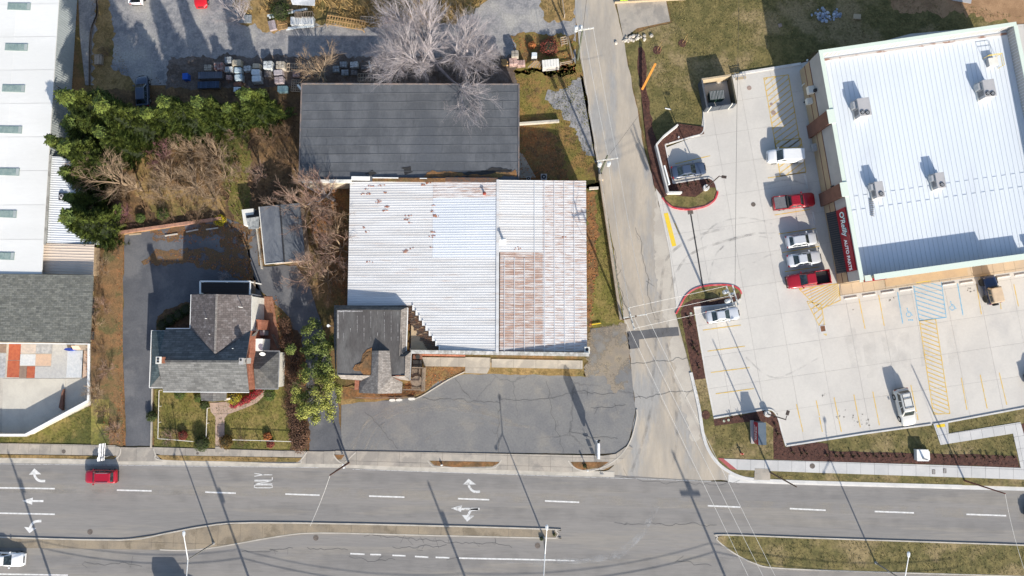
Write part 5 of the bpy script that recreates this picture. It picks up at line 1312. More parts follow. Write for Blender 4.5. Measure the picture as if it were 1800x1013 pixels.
b = MB(); b.tube((0, 0, .25), (0, 0, .5), .42, .3, n=16); b.build('cowl', m_ac, parent=r, local=True)
b = MB(); b.tube((0, 0, .5), (0, 0, .55), .14, n=10); b.build('cap', m_dark, parent=r, local=True)
tn = empty('tan_outbuilding', (*tuple(P(120, 455))[:2], 0), 'small outbuilding with tan ribbed roof above the olive shingled roof', 'outbuilding')
ribbed(tn, [P(76, 428, 3.1), P(166, 430.5, 3.1), P(164, 484, 3.1), P(73, 482, 3.1)], mat('tan_ribbed_metal', (0.62, 0.52, 0.43), (0.57, 0.48, 0.40), .5, 6, .05, 0, rough=.5), .38)
b = MB(); b.prism([XY(82, 432, 3), XY(163, 434, 3), XY(161, 484, 3), XY(80, 482, 3)], 0, 3.0); b.build('wall', m_tanwall, parent=tn)
# olive shingled building
hs = 4.2
ol = empty('shingled_building', (*tuple(P(80, 540))[:2], 0), 'broad building with olive grey shingled roof above the paved display yard', 'building')
b = MB(); b.slab([P(-90, 478, hs + 1.0), P(164, 484, hs), P(158, 603, hs - .0), P(-90, 600, hs - .0)], .15) if False else b.slab([P(-90, 480, hs), P(164, 484, hs), P(158, 603, hs), P(-90, 600, hs)], .15)
b.build('roof', m_shin_olive, parent=ol)
b = MB(); b.prism([XY(-90, 483, hs), XY(144, 486, hs), XY(139.5, 601, hs), XY(-90, 599, hs)], 0, hs - .15); b.build('wall', mat('yellow_block', (0.55, 0.45, 0.26), (0.50, 0.41, 0.25), 1, 9, .07, .2), parent=ol)
b = MB(); b.bar(P(-90, 603, hs - .05), P(158, 605, hs - .05), .12, .16); b.build('fascia', m_wtrim, parent=ol)
for i, y in enumerate((502, 530, 547, 590)):
    c = P(142, y, 4.2); b = MB(); b.box((c.x + .12, c.y, 1.2), (.12, 1.3, 1.3)); w = b.build('window', m_brownband, parent=ol)
    b = MB(); b.box((c.x + .17, c.y, 1.3), (.06, 1.1, 1.1)); b.build('pane', m_window, parent=w)
# paving display yard
yw = 1.75
yd = empty('display_yard_wall', (*tuple(P(80, 760))[:2], 0), 'white wall round the paved display yard with a slanted corner', 'wall')
wl_ = [(156, 605), (155, 705), (44, 765), (-90, 765)]
for i, (p, q) in enumerate(zip(wl_[:-1], wl_[1:])):
    a = P(*p, yw); c = P(*q, yw)
    b = MB(); b.bar((a.x, a.y, yw / 2), (c.x, c.y, yw / 2), .16, yw - .1); b.build('wall_panel', m_kerb, parent=yd)  # panel faces take the greyer kerb concrete so that they look shaded
    b = MB(); b.bar((a.x, a.y, yw - .02), (c.x, c.y, yw - .02), .32, .08 + .004 * i); b.build('coping', m_wtrim, parent=yd)
yy = Zt(0, 590, 5.333)
yf = empty('display_yard', (*tuple(P(80, 680))[:2], 0), kind='structure')
sheet('display_yard_bedding', [(-90, 600), (162, 604), (160, 712), (48, 768), (-90, 768)], m_kerb, .05)
cA = lambda n, c, d: mat(n, c, d, 2.5, 9, .15, .3)
m_rb = cA('orange_brick_paving', (0.42, 0.12, 0.06), (0.36, 0.09, 0.05)); m_sp = cA('speckled_paving', (0.50, 0.44, 0.40), (0.42, 0.38, 0.36)); m_gs = cA('grey_speckled_paving', (0.30, 0.31, 0.33), (0.42, 0.43, 0.45))
m_ls = cA('light_blue_paving', (0.50, 0.53, 0.56), (0.56, 0.58, 0.60)); m_pk = cA('peach_paving', (0.55, 0.40, 0.30), (0.50, 0.37, 0.29)); m_lg = cA('light_grey_paving', (0.46, 0.46, 0.45), (0.41, 0.41, 0.41)); m_bn = cA('brown_paving', (0.26, 0.19, 0.15), (0.22, 0.16, 0.13))
m_cn = mat('cream_concrete', (0.56, 0.53, 0.46), (0.50, 0.47, 0.41), .4, 6, .06, .2)
pan = [(88, 80, 192, 232, m_rb), (76, 236, 182, 392, m_rb), (200, 82, 338, 165, m_sp), (344, 82, 490, 168, m_gs), (192, 175, 332, 280, m_ls), (340, 174, 482, 284, m_pk), (188, 288, 252, 398, m_bn), (256, 288, 328, 398, m_rb),
       (334, 290, 474, 400, m_lg), (492, 82, 620, 400, m_lg), (636, 140, 776, 395, m_ls), (780, 140, 830, 395, m_pk), (0, 80, 60, 160, m_bn), (0, 165, 50, 395, m_gs)]
for (x0_, y0_, x1_, y1_, m) in pan:
    ax, ay = XY(*yy(x0_, y0_)); bx_, by_ = XY(*yy(x1_, y1_))
    b = MB(); b.prism([(ax, by_), (bx_, by_), (bx_, ay), (ax, ay)], .03, .075); b.build('sample_paving', m, parent=yf)
for q in ([(32, 404), (618, 404), (612, 500), (575, 690), (610, 700), (590, 740), (240, 935), (22, 920)], [(622, 404), (830, 400), (825, 640), (612, 715)]):
    b = MB(); b.prism([XY(*yy(*p)) for p in q], .03, .078); b.build('yard_slab', m_cn, parent=yf)
b = MB(); b.prism([XY(*yy(*p)) for p in ((600, 530), (614, 500), (606, 700), (572, 672))], .03, .5); b.build('timber_ramp', m_brownband, label='dark brown wedge ramp standing in the display yard', cat='ramp')
b = MB(); c = P(*yy(645, 130), .8); b.prism(rough_poly([(c.x + .65 * math.cos(a), c.y + .25 * math.sin(a)) for a in [k * .6 for k in range(10)]], .08, .2, 3), .08, .9); b.build('tarpaulin', mat('blue_tarp', (0.02, 0.05, 0.28), bump=.3), label='crumpled blue tarpaulin by the shingled building wall', cat='tarpaulin')
for i, x in enumerate((665, 745)):
    b = MB(); b.slab([P(*yy(x, 95), 1.6), P(*yy(x + 70, 97), 1.6), P(*yy(x + 95, 132), .9), P(*yy(x + 20, 132), .9)], .08)
    b.build('display_rack', m_pk if i == 0 else m_wood, label=['left tilted rack of tan slabs in the display yard', 'right tilted rack of tan slabs in the display yard'][i], cat='rack')
# ================================================================== VEHICLES
m_tyre = mat('tyre_rubber', (0.02, 0.02, 0.021), bump=0.1, rough=.85)
m_rim = mat('wheel_alloy', (0.45, 0.46, 0.47), bump=0, rough=.35, metal=.7)
m_lampf = mat('headlamp', (0.62, 0.64, 0.66), bump=0, rough=.1)
m_lampr = mat('tail_lamp', (0.30, 0.01, 0.012), bump=0, rough=.2)
m_plast = mat('black_trim', (0.03, 0.03, 0.03), bump=0, rough=.6)
def vehicle(label, px, py, deg, L, W, Ht, kind, pm, name='parked_car', cat='car', hgt=0.9, group='vehicles in view', extras=()):
    c = P(px, py, hgt)
    r = empty(name, (c.x, c.y, 0.09 if px > 1150 and py < 780 else .065), label, cat, group, rz=rad(deg))
    hl, hw_ = L / 2, W / 2
    belt = {'sedan': .93, 'suv': 1.08, 'hatch': .98, 'van': 1.1, 'pickup': 1.12, 'jeep': 1.12}[kind]
    hood = {'sedan': .84, 'suv': 1.02, 'hatch': .93, 'van': 1.12, 'pickup': 1.1, 'jeep': 1.1}[kind]
    nose = {'sedan': .66, 'suv': .86, 'hatch': .74, 'van': .95, 'pickup': .98, 'jeep': 1.02}[kind]
    xf0 = {'sedan': .20, 'suv': .235, 'hatch': .22, 'van': .27, 'pickup': .215, 'jeep': .10}[kind] * L   # cowl
    xf1 = {'sedan': .03, 'suv': .10, 'hatch': .07, 'van': .13, 'pickup': .09, 'jeep': .05}[kind] * L    # roof front
    xr1 = {'sedan': -.21, 'suv': -.40, 'hatch': -.33, 'van': -.47, 'pickup': -.12, 'jeep': -.47}[kind] * L
    xr0 = {'sedan': -.36, 'suv': -.465, 'hatch': -.45, 'van': -.485, 'pickup': -.165, 'jeep': -.485}[kind] * L
    boxy = kind in ('jeep', 'van')
    # lower hull
    if kind == 'pickup': deckz = 1.12
    else: deckz = belt
    st = [(hl, .62 if not boxy else .8, nose - .16), (hl - .05, .78 if not boxy else .9, nose - .04), (hl - .16, .90, nose + .02), (hl - .38, .965, (nose + hood) / 2 + .02), (hl - .75, 1.0, hood), (xf0 + .25, 1.0, hood + .03), (xf0, 1.0, belt - .02),
          (0, 1.0, belt), (xr0, 1.0, deckz), (-hl + .45, .99, deckz - .0), (-hl + .18, .95, deckz - .05), (-hl + .05, .86, deckz - .12), (-hl, .74, deckz - .25)]
    if kind in ('suv', 'hatch', 'van', 'jeep'): st[-4:] = [(-hl + .45, .99, belt), (-hl + .15, .96, belt), (-hl + .05, .91, belt - .05), (-hl, .84, belt - .2)]
    st.sort(key=lambda s: -s[0])
    rings = []
    for x, w, zt in st:
        w *= hw_
        half = [(0, zt + .035), (.5 * w, zt + .025), (.82 * w, zt - .0), (.95 * w, zt - .07), (w, zt - .2), (w, .52), (.97 * w, .32), (.88 * w, .22)]
        rings.append([(x, y, z) for y, z in half] + [(x, -y, z) for y, z in half[:0:-1]])
    b = MB()
    if kind == 'pickup':
        k = [i for i, s in enumerate(st) if s[0] >= xr0 - .02]
        b.loft(rings[:len(k)])
        # bed as an open box
        z0, z1 = .55, 1.18; xa, xb = xr0, -hl + .03
        for s in (-1, 1): b.loft([[(x, s * (hw_ - o), z) for o, z in ((0, .35), (0, z1 - .06), (.04, z1), (.12, z1), (.14, z0))] for x in (xa, xb)], closed=True)
        b.box(((xa + xb) / 2, 0, .35), (xa - xb, 2 * hw_ - .2, .22))
        b.box((xb, 0, .35), (.09, 2 * hw_ - .08, z1 - .37))
    else: b.loft(rings)
    o = b.build('body', pm, parent=r, local=True, smooth=True)
    o.data.polygons.foreach_set('use_smooth', [kind != 'jeep'] * len(o.data.polygons))
    if kind == 'pickup':
        b = MB(); b.box(((xa + xb) / 2, 0, .572), (xa - xb - .12, 2 * hw_ - .3, .02)); b.build('bed_liner', m_plast, parent=r, local=True)
        for i in range(3):
            b = MB(); b.box(((xa + xb) / 2, (i - 1) * .4, .594), (xa - xb - .2, .06, .03)); b.build('liner_rib', m_dark, parent=r, local=True)
    # cabin
    wb, wt = hw_ * .93, hw_ * (.70 if not boxy else .86)
    if kind in ('suv', 'pickup'): wt = hw_ * .76
    zb, zt = belt - .03, Ht
    def fp(t, s, lean=0): pass
    crown = .05 if not boxy else .015
    rows_ = []
    N_ = 5
    base = [(xf0, .80), (xf0 - .12, .93), (xf0 * .5 + xr0 * .5, 1.0), (xr0 + .1, .95), (xr0, .82)]
    top = [(xf1, .86), (xf1 - .12, .96), (xf1 * .5 + xr1 * .5, 1.0), (xr1 + .12, .96), (xr1, .86)]
    lo = [(x, w * wb) for x, w in base]; hi = [(x, w * wt) for x, w in top]
    bottom = lo + [(x, -y) for x, y in lo[::-1]]; topr = hi + [(x, -y) for x, y in hi[::-1]]
    mid = [((a[0] * .25 + c_[0] * .75), (a[1] * .25 + c_[1] * .75)) for a, c_ in zip(bottom, topr)]
    cx_ = (xf1 + xr1) / 2
    inner = [(cx_ + (x - cx_) * .9, y * .82) for x, y in topr]
    b = MB()
    b.loft([[(x, y, zb) for x, y in bottom], [(x, y, zt - .06) for x, y in topr], [(x, y, zt - .01) for x, y in [(cx_ + (x - cx_) * .965, y * .94) for x, y in topr]], [(x, y, zt + crown * .6) for x, y in inner]])
    roofm = pm
    if kind == 'jeep': roofm = mat('tan_soft_top', (0.56, 0.44, 0.31), (0.50, 0.39, 0.28), 1, 10, .05, .2)
    o = b.build('cabin', roofm, parent=r, local=True)
    # glass panes stand a little proud of the cabin shell
    def pane(nm, p, off=.012):
        p = [Vector(q) for q in p]; n = (p[1] - p[0]).cross(p[2] - p[0]).normalized()
        c_ = sum(p, Vector()) / len(p)
        if n.dot(c_ - Vector((cx_, 0, zb))) < 0: n = -n; p = p[::-1]
        b = MB(); b.add([q + n * off for q in p] + [q - n * .02 for q in p], [tuple(range(len(p)))] + [(i, len(p) + i, len(p) + (i + 1) % len(p), (i + 1) % len(p)) for i in range(len(p))])
        return b.build(nm, glassmat(), parent=r, local=True)
    def lerp(a, c_, t): return (a[0] + (c_[0] - a[0]) * t, a[1] + (c_[1] - a[1]) * t)
    H_ = lambda t: zb + (zt - .06 - zb) * t
    def on(i, t, s=1):     # point on shell edge i at height t
        q = lerp(lo[i], hi[i], t); return (q[0], q[1] * s, H_(t))
    pane('windscreen', [on(0, .06), on(0, .97), (on(0, .97)[0] + 0, -on(0, .97)[1], H_(.97)), (on(0, .06)[0], -on(0, .06)[1], H_(.06))], .02)
    if kind != 'van': pane('rear_window', [on(4, .12 if kind == 'sedan' else .25), on(4, .95), (on(4, .95)[0], -on(4, .95)[1], H_(.95)), (on(4, .12 if kind == 'sedan' else .25)[0], -on(4, .12 if kind == 'sedan' else .25)[1], H_(.12 if kind == 'sedan' else .25))], .02)
    for s in (1, -1):
        def sp(u, t):   # u 0 front..1 rear between shell edges 1..3
            if u < .5: a, c_, k2 = 1, 2, u * 2
            else: a, c_, k2 = 2, 3, u * 2 - 1
            p = on(a, t, s); q = on(c_, t, s); return (p[0] + (q[0] - p[0]) * k2, p[1] + (q[1] - p[1]) * k2, p[2])
        cuts = {'sedan': [(.03, .47), (.53, .95)], 'hatch': [(.03, .36), (.41, .69), (.74, .97)], 'suv': [(.03, .30), (.34, .60), (.64, .97)], 'van': [(.03, .24)], 'pickup': [(.04, .46), (.54, .96)], 'jeep': [(.05, .4), (.48, .92)]}[kind]
        for (u0, u1) in cuts:
            segs = [u0] + ([.5] if u0 < .5 < u1 else []) + [u1]
            for a_, c_ in zip(segs[:-1], segs[1:]):
                pane('side_window', [sp(a_, .15), sp(c_, .15), sp(c_, .85), sp(a_, .85)])
        b = MB(); b.box((xf0 - .25, s * (hw_ + .09), belt + .02), (.16, .2, .15)); b.build('mirror', pm if kind != 'jeep' else m_plast, parent=r, local=True)
        b = MB(); yy_ = hw_ * .74
        b.loft([[(hl - .02 - .0, s * yy_ * .75, nose - .24), (hl - .02, s * yy_ * .75, nose - .06), (hl - .22, s * (yy_ + .03), nose + .0), (hl - .22, s * (yy_ + .05), nose - .2)], [(hl + .015, s * yy_ * .7, nose - .22), (hl + .01, s * yy_ * .7, nose - .05), (hl - .3, s * (hw_ * .94), nose + .03), (hl - .3, s * (hw_ * .975), nose - .16)]]); b.build('headlight', m_lampf, parent=r, local=True)
        b = MB(); b.box((-hl + .08, s * hw_ * .80, belt - .36), (.2, hw_ * .28, .24)); b.build('tail_light', m_lampr, parent=r, local=True)
    wr = .33 if kind in ('sedan', 'hatch', 'van') else .38
    if kind == 'jeep': wr = .42
    if wmesh.get(wr) is None:
        b = MB(); b.tube((0, -.11, 0), (0, .11, 0), wr, n=22); t_ = b.build('wheel', m_tyre, parent=r, local=True)
        g = MB(); g.tube((0, -.118, 0), (0, .118, 0), wr * .62, n=16); g_ = g.build('rim', m_rim, parent=t_, local=True)
        wmesh[wr] = (t_.data, g_.data); ws_list = [t_]
    else:
        t_ = bpy.data.objects.new('wheel', wmesh[wr][0]); COL.objects.link(t_); t_.parent = r
        g_ = bpy.data.objects.new('rim', wmesh[wr][1]); COL.objects.link(g_); g_.parent = t_; ws_list = [t_]
    ax = (hl * .60, -hl * .60)
    poss = [(x, s * (hw_ - .09 + (.09 if kind == 'jeep' else .0)), wr) for x in ax for s in (1, -1)]
    t_.location = poss[0]
    for p in poss[1:]:
        q = copy_tree(t_, r); q.location = p
    for x in ax:
        for s in (1, -1):
            b = MB(); b.tube((x, s * (hw_ - .02), wr + .02), (x, s * (hw_ + (.006 if kind != 'jeep' else .13)), wr + .02), wr + .06, n=18); b.build('wheel_arch', m_plast, parent=r, local=True)
    b = MB(); b.box((hl - .06, 0, .28), (.16, W * .8, .25)); b.build('bumper', pm if kind in ('sedan', 'hatch', 'van') else m_plast, parent=r, local=True)
    b = MB(); b.box((-hl + .06, 0, .3), (.16, W * .82, .25)); b.build('bumper', pm if kind in ('sedan', 'hatch', 'van') else m_plast, parent=r, local=True)
    b = MB(); b.box((hl - .015, 0, .56), (.05, W * .45, .2)); b.build('grille', m_plast, parent=r, local=True)
    for e in extras:
        if e == 'rails':
            for s in (1, -1):
                b = MB(); b.bar((xf1 - .3, s * wt * .88, zt + .06), (xr1 + .3, s * wt * .88, zt + .06), .05, .05); b.build('roof_rail', m_rim, parent=r, local=True)
        if e == 'rack':
            for s in (1, -1):
                b = MB(); b.bar((xf1 - .5, s * wt * .75, zt + .07), (xr1 + .1, s * wt * .75, zt + .07), .05, .06); b.build('roof_rail', m_plast, parent=r, local=True)
            for x in (.0, -1.25):
                b = MB(); b.bar((x, -wt * .78, zt + .1), (x, wt * .78, zt + .1), .06, .05); b.build('roof_bar', m_plast, parent=r, local=True)
        if e == 'tonneau':
            b = MB(); b.box((xr0 / 2 - hl / 2 - .1, 0, 1.13), (hl + xr0 - .35, W - .34, .05)); b.build('bed_cover', mat('grey_vinyl', (0.14, 0.14, 0.15), bump=.2), parent=r, local=True)
            b = MB(); b.box((xr0 - .1, 0, 1.12), (.24, W - .3, .28)); b.build('tool_box', m_plast, parent=r, local=True)
        if e == 'cab_ribs':
            for i in range(5):
                b = MB(); b.bar((xf1 - .15, (i - 2) * .24, zt + .035), (xr1 + .1, (i - 2) * .24, zt + .035), .05, .03); b.build('roof_rib', pm, parent=r, local=True)
        if e == 'spare':
            b = MB(); b.tube((-hl - .02, .15, 1.0), (-hl - .25, .15, 1.0), .38, n=18); b.build('spare_wheel', m_tyre, parent=r, local=True)
        if e == 'fenders':
            for x in ax:
                for s in (1, -1):
                    b = MB(); b.box((x, s * (hw_ + .06), .82), (1.05, .26, .07)); b.build('fender_flare', m_plast, parent=r, local=True)
            for s in (1, -1):
                b = MB(); b.box((.35, s * .62, hood + .03), (.06, .5, .03)); b.build('wiper', m_plast, parent=r, local=True)
    return r
wmesh = {}
p_white = paint('white_car_paint', (0.74, 0.75, 0.76)); p_silver = paint('silver_white_paint', (0.62, 0.64, 0.67), metal=.25)
p_red = paint('red_car_paint', (0.30, 0.008, 0.018)); p_red2 = paint('bright_red_paint', (0.52, 0.012, 0.02)); p_navy = paint('dark_blue_paint', (0.045, 0.065, 0.11))
p_black = paint('black_car_paint', (0.02, 0.022, 0.026)); p_beige = paint('pale_champagne_paint', (0.62, 0.61, 0.57)); p_jeep = paint('midnight_blue_paint', (0.012, 0.03, 0.09))
GR = 'cars in the car park'
vehicle('bright red sports utility car driving left in the upper lane of the road', 177, 838, 180.5, 4.45, 1.82, 1.66, 'suv', paint('crimson_paint', (0.36, 0.006, 0.022)), 'red_car', 'car', group='cars on the road', extras=('rails',))
vehicle('white car driving right at the left edge of the lower carriageway', 9, 984, -1, 5.1, 1.9, 1.45, 'sedan', p_white, 'white_car', 'car', group='cars on the road')
vehicle('white pickup truck parked at the top of the gravel yard', 240, -24, 90, 5.4, 1.95, 1.8, 'pickup', p_white, 'pickup_truck', 'pickup', group='vehicles in the gravel yard')
vehicle('bright red car parked at the top of the gravel yard', 352, -14, -88, 4.5, 1.9, 1.5, 'hatch', p_red2, 'parked_car', 'car', group='vehicles in the gravel yard')
vehicle('dark car half hidden behind the evergreen trees', 249, 160, 95, 4.6, 1.85, 1.5, 'hatch', p_navy, 'parked_car', 'car', group='vehicles in the gravel yard')
LD = math.degrees(LANG)
vehicle('dark blue sedan in the bay inside the mulch bed', 1211, 299, LD, 4.75, 1.85, 1.45, 'sedan', p_navy, group=GR)
vehicle('white panel van parked on the yellow hatching', 1381, 274, 180 + 1.5, 4.95, 1.9, 1.9, 'van', p_white, 'white_van', 'van', group=GR, hgt=1.0)
vehicle('red pickup truck with grey bed cover, above the silver cars', 1396, 354, LD - 2, 5.75, 1.95, 1.85, 'pickup', p_red, 'pickup_truck', 'pickup', group=GR, extras=('tonneau', 'cab_ribs'), hgt=1.0)
vehicle('silver hatchback parked below the red pickup with bed cover', 1409.5, 422, LD, 4.2, 1.78, 1.52, 'hatch', p_silver, group=GR)
vehicle('silver sedan parked just above the open red pickup', 1414.5, 455, LD, 4.6, 1.8, 1.45, 'sedan', p_silver, group=GR)
vehicle('red pickup truck with empty black bed, nose to the left', 1421.5, 491, 180 + LD, 5.9, 1.98, 1.85, 'pickup', p_red, 'pickup_truck', 'pickup', group=GR, hgt=1.0)
vehicle('white sedan parked alone beside the red kerbed island', 1271, 554, LD, 4.55, 1.8, 1.45, 'sedan', p_silver, group=GR)
vehicle('pale champagne off road wagon with roof rack, nose to the grass', 1592, 716, -78.5, 5.0, 1.92, 1.82, 'suv', p_beige, group=GR, extras=('rack',), hgt=1.0)
vehicle('dark blue open jeep with tan soft top parked at the shop front', 1744, 509, 102, 3.9, 1.72, 1.85, 'jeep', p_jeep, 'off_road_car', 'jeep', group=GR, extras=('spare', 'fenders'), hgt=1.0)
vehicle('black car just entering the picture on the road at the right edge', 1838, 904, 178, 4.7, 1.85, 1.5, 'sedan', p_black, 'black_car', 'car', group='cars on the road')
vehicle('dark car at the right edge of the car park', 1836, 664, LD, 4.6, 1.85, 1.5, 'sedan', p_black, group=GR)
vehicle('white delivery van below the lower left edge of the picture', 312, 1052, 0, 5.2, 2.0, 2.3, 'van', p_white, 'white_van', 'van', group='cars on the road')

# ================================================================== BIN ENCLOSURE
T4b = Zt(1200, 100, 8.443)
eh = 2.0
en = empty('bin_enclosure', (*tuple(P(*T4b(520, 560)))[:2], .09), 'dark walled bin enclosure with gates in the corner of the car park', 'enclosure')
cor = [P(*T4b(285, 335), eh), P(*T4b(720, 270), eh), P(*T4b(800, 690), eh), P(*T4b(318, 822), .1)]
A_, B_, C_ = cor[0], cor[1], cor[2]
D_ = A_ + (C_ - B_)
m_slate = mat('slate_panel', (0.075, 0.085, 0.10), (0.06, 0.07, 0.085), 1, 6, .1, .1, stretch=(4, 4, .3)); m_encap = mat('tan_cap', (0.42, 0.34, 0.23), (0.38, 0.3, 0.2), 1, 8, .08, .1)
m_olive = mat('dark_olive_panel', (0.10, 0.09, 0.065), (0.08, 0.072, 0.05), 1, 6, .1, .1)
def wallrun(b, p, q, th, z0, z1):
    b.bar((p.x, p.y, (z0 + z1) / 2), (q.x, q.y, (z0 + z1) / 2), th, z1 - z0)
b = MB(); wallrun(b, A_, B_, .25, .09, eh); b.build('back_wall', m_encap, parent=en)
b = MB(); wallrun(b, B_, C_, .22, .09, eh - .003); b.build('side_wall', m_olive, parent=en)
b = MB(); wallrun(b, A_, D_, .22, .09, eh - .003); b.build('side_wall', m_slate, parent=en)
for (t0, t1) in ((.0, .12), (.14, .48), (.50, .84), (.86, 1.0)):
    b = MB(); wallrun(b, D_.lerp(C_, t0), D_.lerp(C_, t1), .1, .15, eh - .05); b.build('gate_panel', m_slate, parent=en)
for t in (.13, .85):
    p = D_.lerp(C_, t); b = MB(); b.tube((p.x, p.y, .09), (p.x, p.y, eh + .1), .09, n=10); b.build('gate_post', m_siding, parent=en)
b = MB(); b.prism([tuple(p)[:2] for p in (A_, B_, C_, D_)], .086, .1); b.build('enclosure_floor', m_conc, kind='structure')
c = P(*T4b(505, 570), 1.3)
dr = empty('dumpster', (c.x, c.y, .1), 'dark green dumpster with ribbed lid inside the bin enclosure', 'dumpster', rz=rad(LD - 3))
m_dg = mat('dumpster_green', (0.025, 0.075, 0.05), (0.03, 0.09, 0.06), 1, 8, .15, .1, rough=.5)
b = MB(); b.loft([[(x * w, y, z) for x, y in ((-1, -.62), (1, -.62), (1, .62), (-1, .62))] for w, z in ((.92, .1), (1.02, 1.25))]); b.build('body', m_dg, parent=dr, local=True)
for s in (-1, 1):
    b = MB(); b.box((s * .52, 0, 1.27), (1.0, 1.3, .05)); l_ = b.build('lid', mat('lid_plastic', (0.05, 0.07, 0.065), bump=.1, rough=.5), parent=dr, local=True)
    for k in range(5): b = MB(); b.box((s * .52 - .4 + k * .2, 0, 1.32), (.05, 1.2, .04)); b.build('rib', m_ac, parent=l_, local=True)
for s in (-1, 1): b = MB(); b.box((s * 1.05, 0, .6), (.12, .8, .15)); b.build('lift_pocket', m_dark, parent=dr, local=True)
c = XY(*T4b(835, 330)); tb = empty('picnic_rack', (*c, .1), 'steel frame rack standing on the kerb beside the bin enclosure', 'rack', rz=LANG)
for (x0_, y0_, x1_, y1_) in ((-.7, .45, .7, .45), (-.7, .1, .7, .1), (-.7, .1, -.7, .7), (.7, .1, .7, .7), (-.55, -.5, -.4, .1), (.55, -.5, .4, .1)):
    b = MB(); b.bar((x0_, y0_, .7), (x1_, y1_, .7), .09, .06); b.build('frame_bar', m_metalgrey, parent=tb, local=True)
b = MB(); b.box((0, -.15, .6), (1.5, .4, .06)); b.build('plank', m_encap, parent=tb, local=True)
for x in (-.65, .65): b = MB(); b.box((x, .2, 0), (.07, .07, .68)); b.build('leg', m_metalgrey, parent=tb, local=True)
b = MB()
T4c = Zt(1080, 0)
# low concrete walls of the planted bay
hwz = 1.35
lw = empty('retaining_wall', (*XY(1160, 280), 0), 'low white retaining wall round the planted bay of the dark blue sedan', 'wall')
pts = [(1192, 219), (1167, 239), (1154, 254), (1175, 338), (1199, 338)]
for i, (p, q) in enumerate(zip(pts[:-1], pts[1:])):
    a = P(*p, hwz); c = P(*q, hwz); b = MB(); b.bar((a.x, a.y, hwz / 2), (c.x, c.y, hwz / 2), .22, hwz + .003 * i); b.build('wall_panel', m_kerbnew, parent=lw)
b = MB(); a = P(1166, 291, hwz); c = P(1175, 324, hwz); b.bar((a.x + .15, a.y, hwz / 2 + .05), (c.x + .15, c.y, hwz / 2 + .05), .2, hwz); b.build('wall_step', m_wtrim, parent=lw)
b = MB(); a = P(912, 217, .65); c = P(983, 212, .65); b.bar((a.x, a.y, .33), (c.x, c.y, .33), .3, .66); b.build('garden_wall', m_kerb, label='low concrete wall crossing the lawn beside the flat roofed building', cat='wall')
b = MB(); a = P(1056, 316, .8); c = P(1092, 562, .8); b.bar((a.x, a.y, .4), (c.x, c.y, .4), .35, .8); a = P(1057, 311, .9); b.box((a.x, a.y, 0), (.7, .8, .92)); b.build('boundary_wall', mat('old_concrete_wall', (0.40, 0.34, 0.27), (0.32, 0.27, 0.21), .8, 8, .12, .2), label='long narrow concrete wall along the alley beside the workshop', cat='wall')
b = MB(); a = P(1036, 331, .6); c = P(1052, 330, .6); b.bar((a.x, a.y, .3), (c.x, c.y, .3), .3, .6); b.build('garden_wall', m_kerb, label='short concrete wall stub at the top right corner of the workshop', cat='wall')
b = MB(); b.bar((*XY(1029, 576), .25), (*XY(1043, 572), .28), .1, .08) if False else b.bar((*XY(1040, 571), .2), (*XY(1056, 568.5), .2), .14, .1); b.build('yellow_bar', m_yellow2, label='short yellow bar lying at the end of the leafy strip', cat='bar')

# condenser units behind the flat roofed building
def condenser(px, py, label, s=.85):
    c = P(px, py, .8); r = empty('condenser_unit', (c.x, c.y, 0), label, 'air conditioner')
    b = MB(); b.box((0, 0, .05), (s, s, .75)); b.build('casing', m_ac, parent=r, local=True)
    b = MB(); b.tube((0, 0, .8), (0, 0, .83), s * .4, n=16); f = b.build('fan', m_dark, parent=r, local=True)
    b = MB(); b.tube((0, 0, .83), (0, 0, .85), s * .13, n=10); b.build('hub', m_ac, parent=f, local=True)
condenser(956, 311, 'square condenser unit with dark fan beside the workshop')
condenser(929, 314, 'small condenser unit squeezed between the two buildings', .6)
b = MB(); b.prism([XY(910, 268), XY(918, 270), XY(942, 312), XY(910, 314)], .01, .05); b.build('concrete_pad', m_walk, kind='structure')

# ================================================================== POLES AND LAMPS
m_polewood = mat('pole_wood', (0.15, 0.10, 0.07), (0.10, 0.07, 0.05), 2, 8, .2, .3, stretch=(3, 3, .3)); m_polegreen = mat('treated_pole', (0.11, 0.12, 0.085), (0.08, 0.09, 0.065), 2, 8, .2, .3)
m_arm = mat('pale_crossarm', (0.55, 0.54, 0.50), (0.45, 0.44, 0.40), 2, 8, .1, .2); m_trans = mat('transformer_grey', (0.55, 0.58, 0.60), bump=0, rough=.4)  # all crossarms share one pale colour
def upole(px, py, h, label, arms=(), trans=(), m=m_polewood, r0=.17, name='utility_pole', lean=(0, 0), base=None):
    t = P(px, py, h); g = base or (t.x + lean[0], t.y + lean[1])
    r = empty(name, (g[0], g[1], 0), label, 'utility pole', 'utility poles')
    b = MB(); b.tube((g[0], g[1], 0), (t.x, t.y, h), r0, r0 * .65, n=10); b.build('pole', m, parent=r)
    for (x0_, y0_, x1_, y1_, dh) in arms:
        a = P(x0_, y0_, h + dh); c = P(x1_, y1_, h + dh)
        b = MB(); b.bar(a, c, .14, .14); k = b.build('crossarm', m_arm, parent=r)
        for s in (.05, .3, .7, .95):
            q = a.lerp(c, s); b = MB(); b.tube(q + Vector((0, 0, .07)), q + Vector((0, 0, .25)), .06, .04, n=8); b.build('insulator', m_trans, parent=k)
    for (x, y, dh) in trans:
        a = P(x, y, h + dh); b = MB(); b.tube((a.x, a.y, a.z - .95), (a.x, a.y, a.z), .27, n=14); b.tube((a.x, a.y, a.z), (a.x, a.y, a.z + .12), .2, .1, n=10); b.build('transformer', m_trans, parent=r)
    return r
upole(1024, 52, 9.6, 'greenish utility pole with white crossarm at the top of the alley', [(1010, 54.5, 1044, 49.5, .0)], [(1013, 48, -.6), (1021, 47, -.8)], m_polegreen)
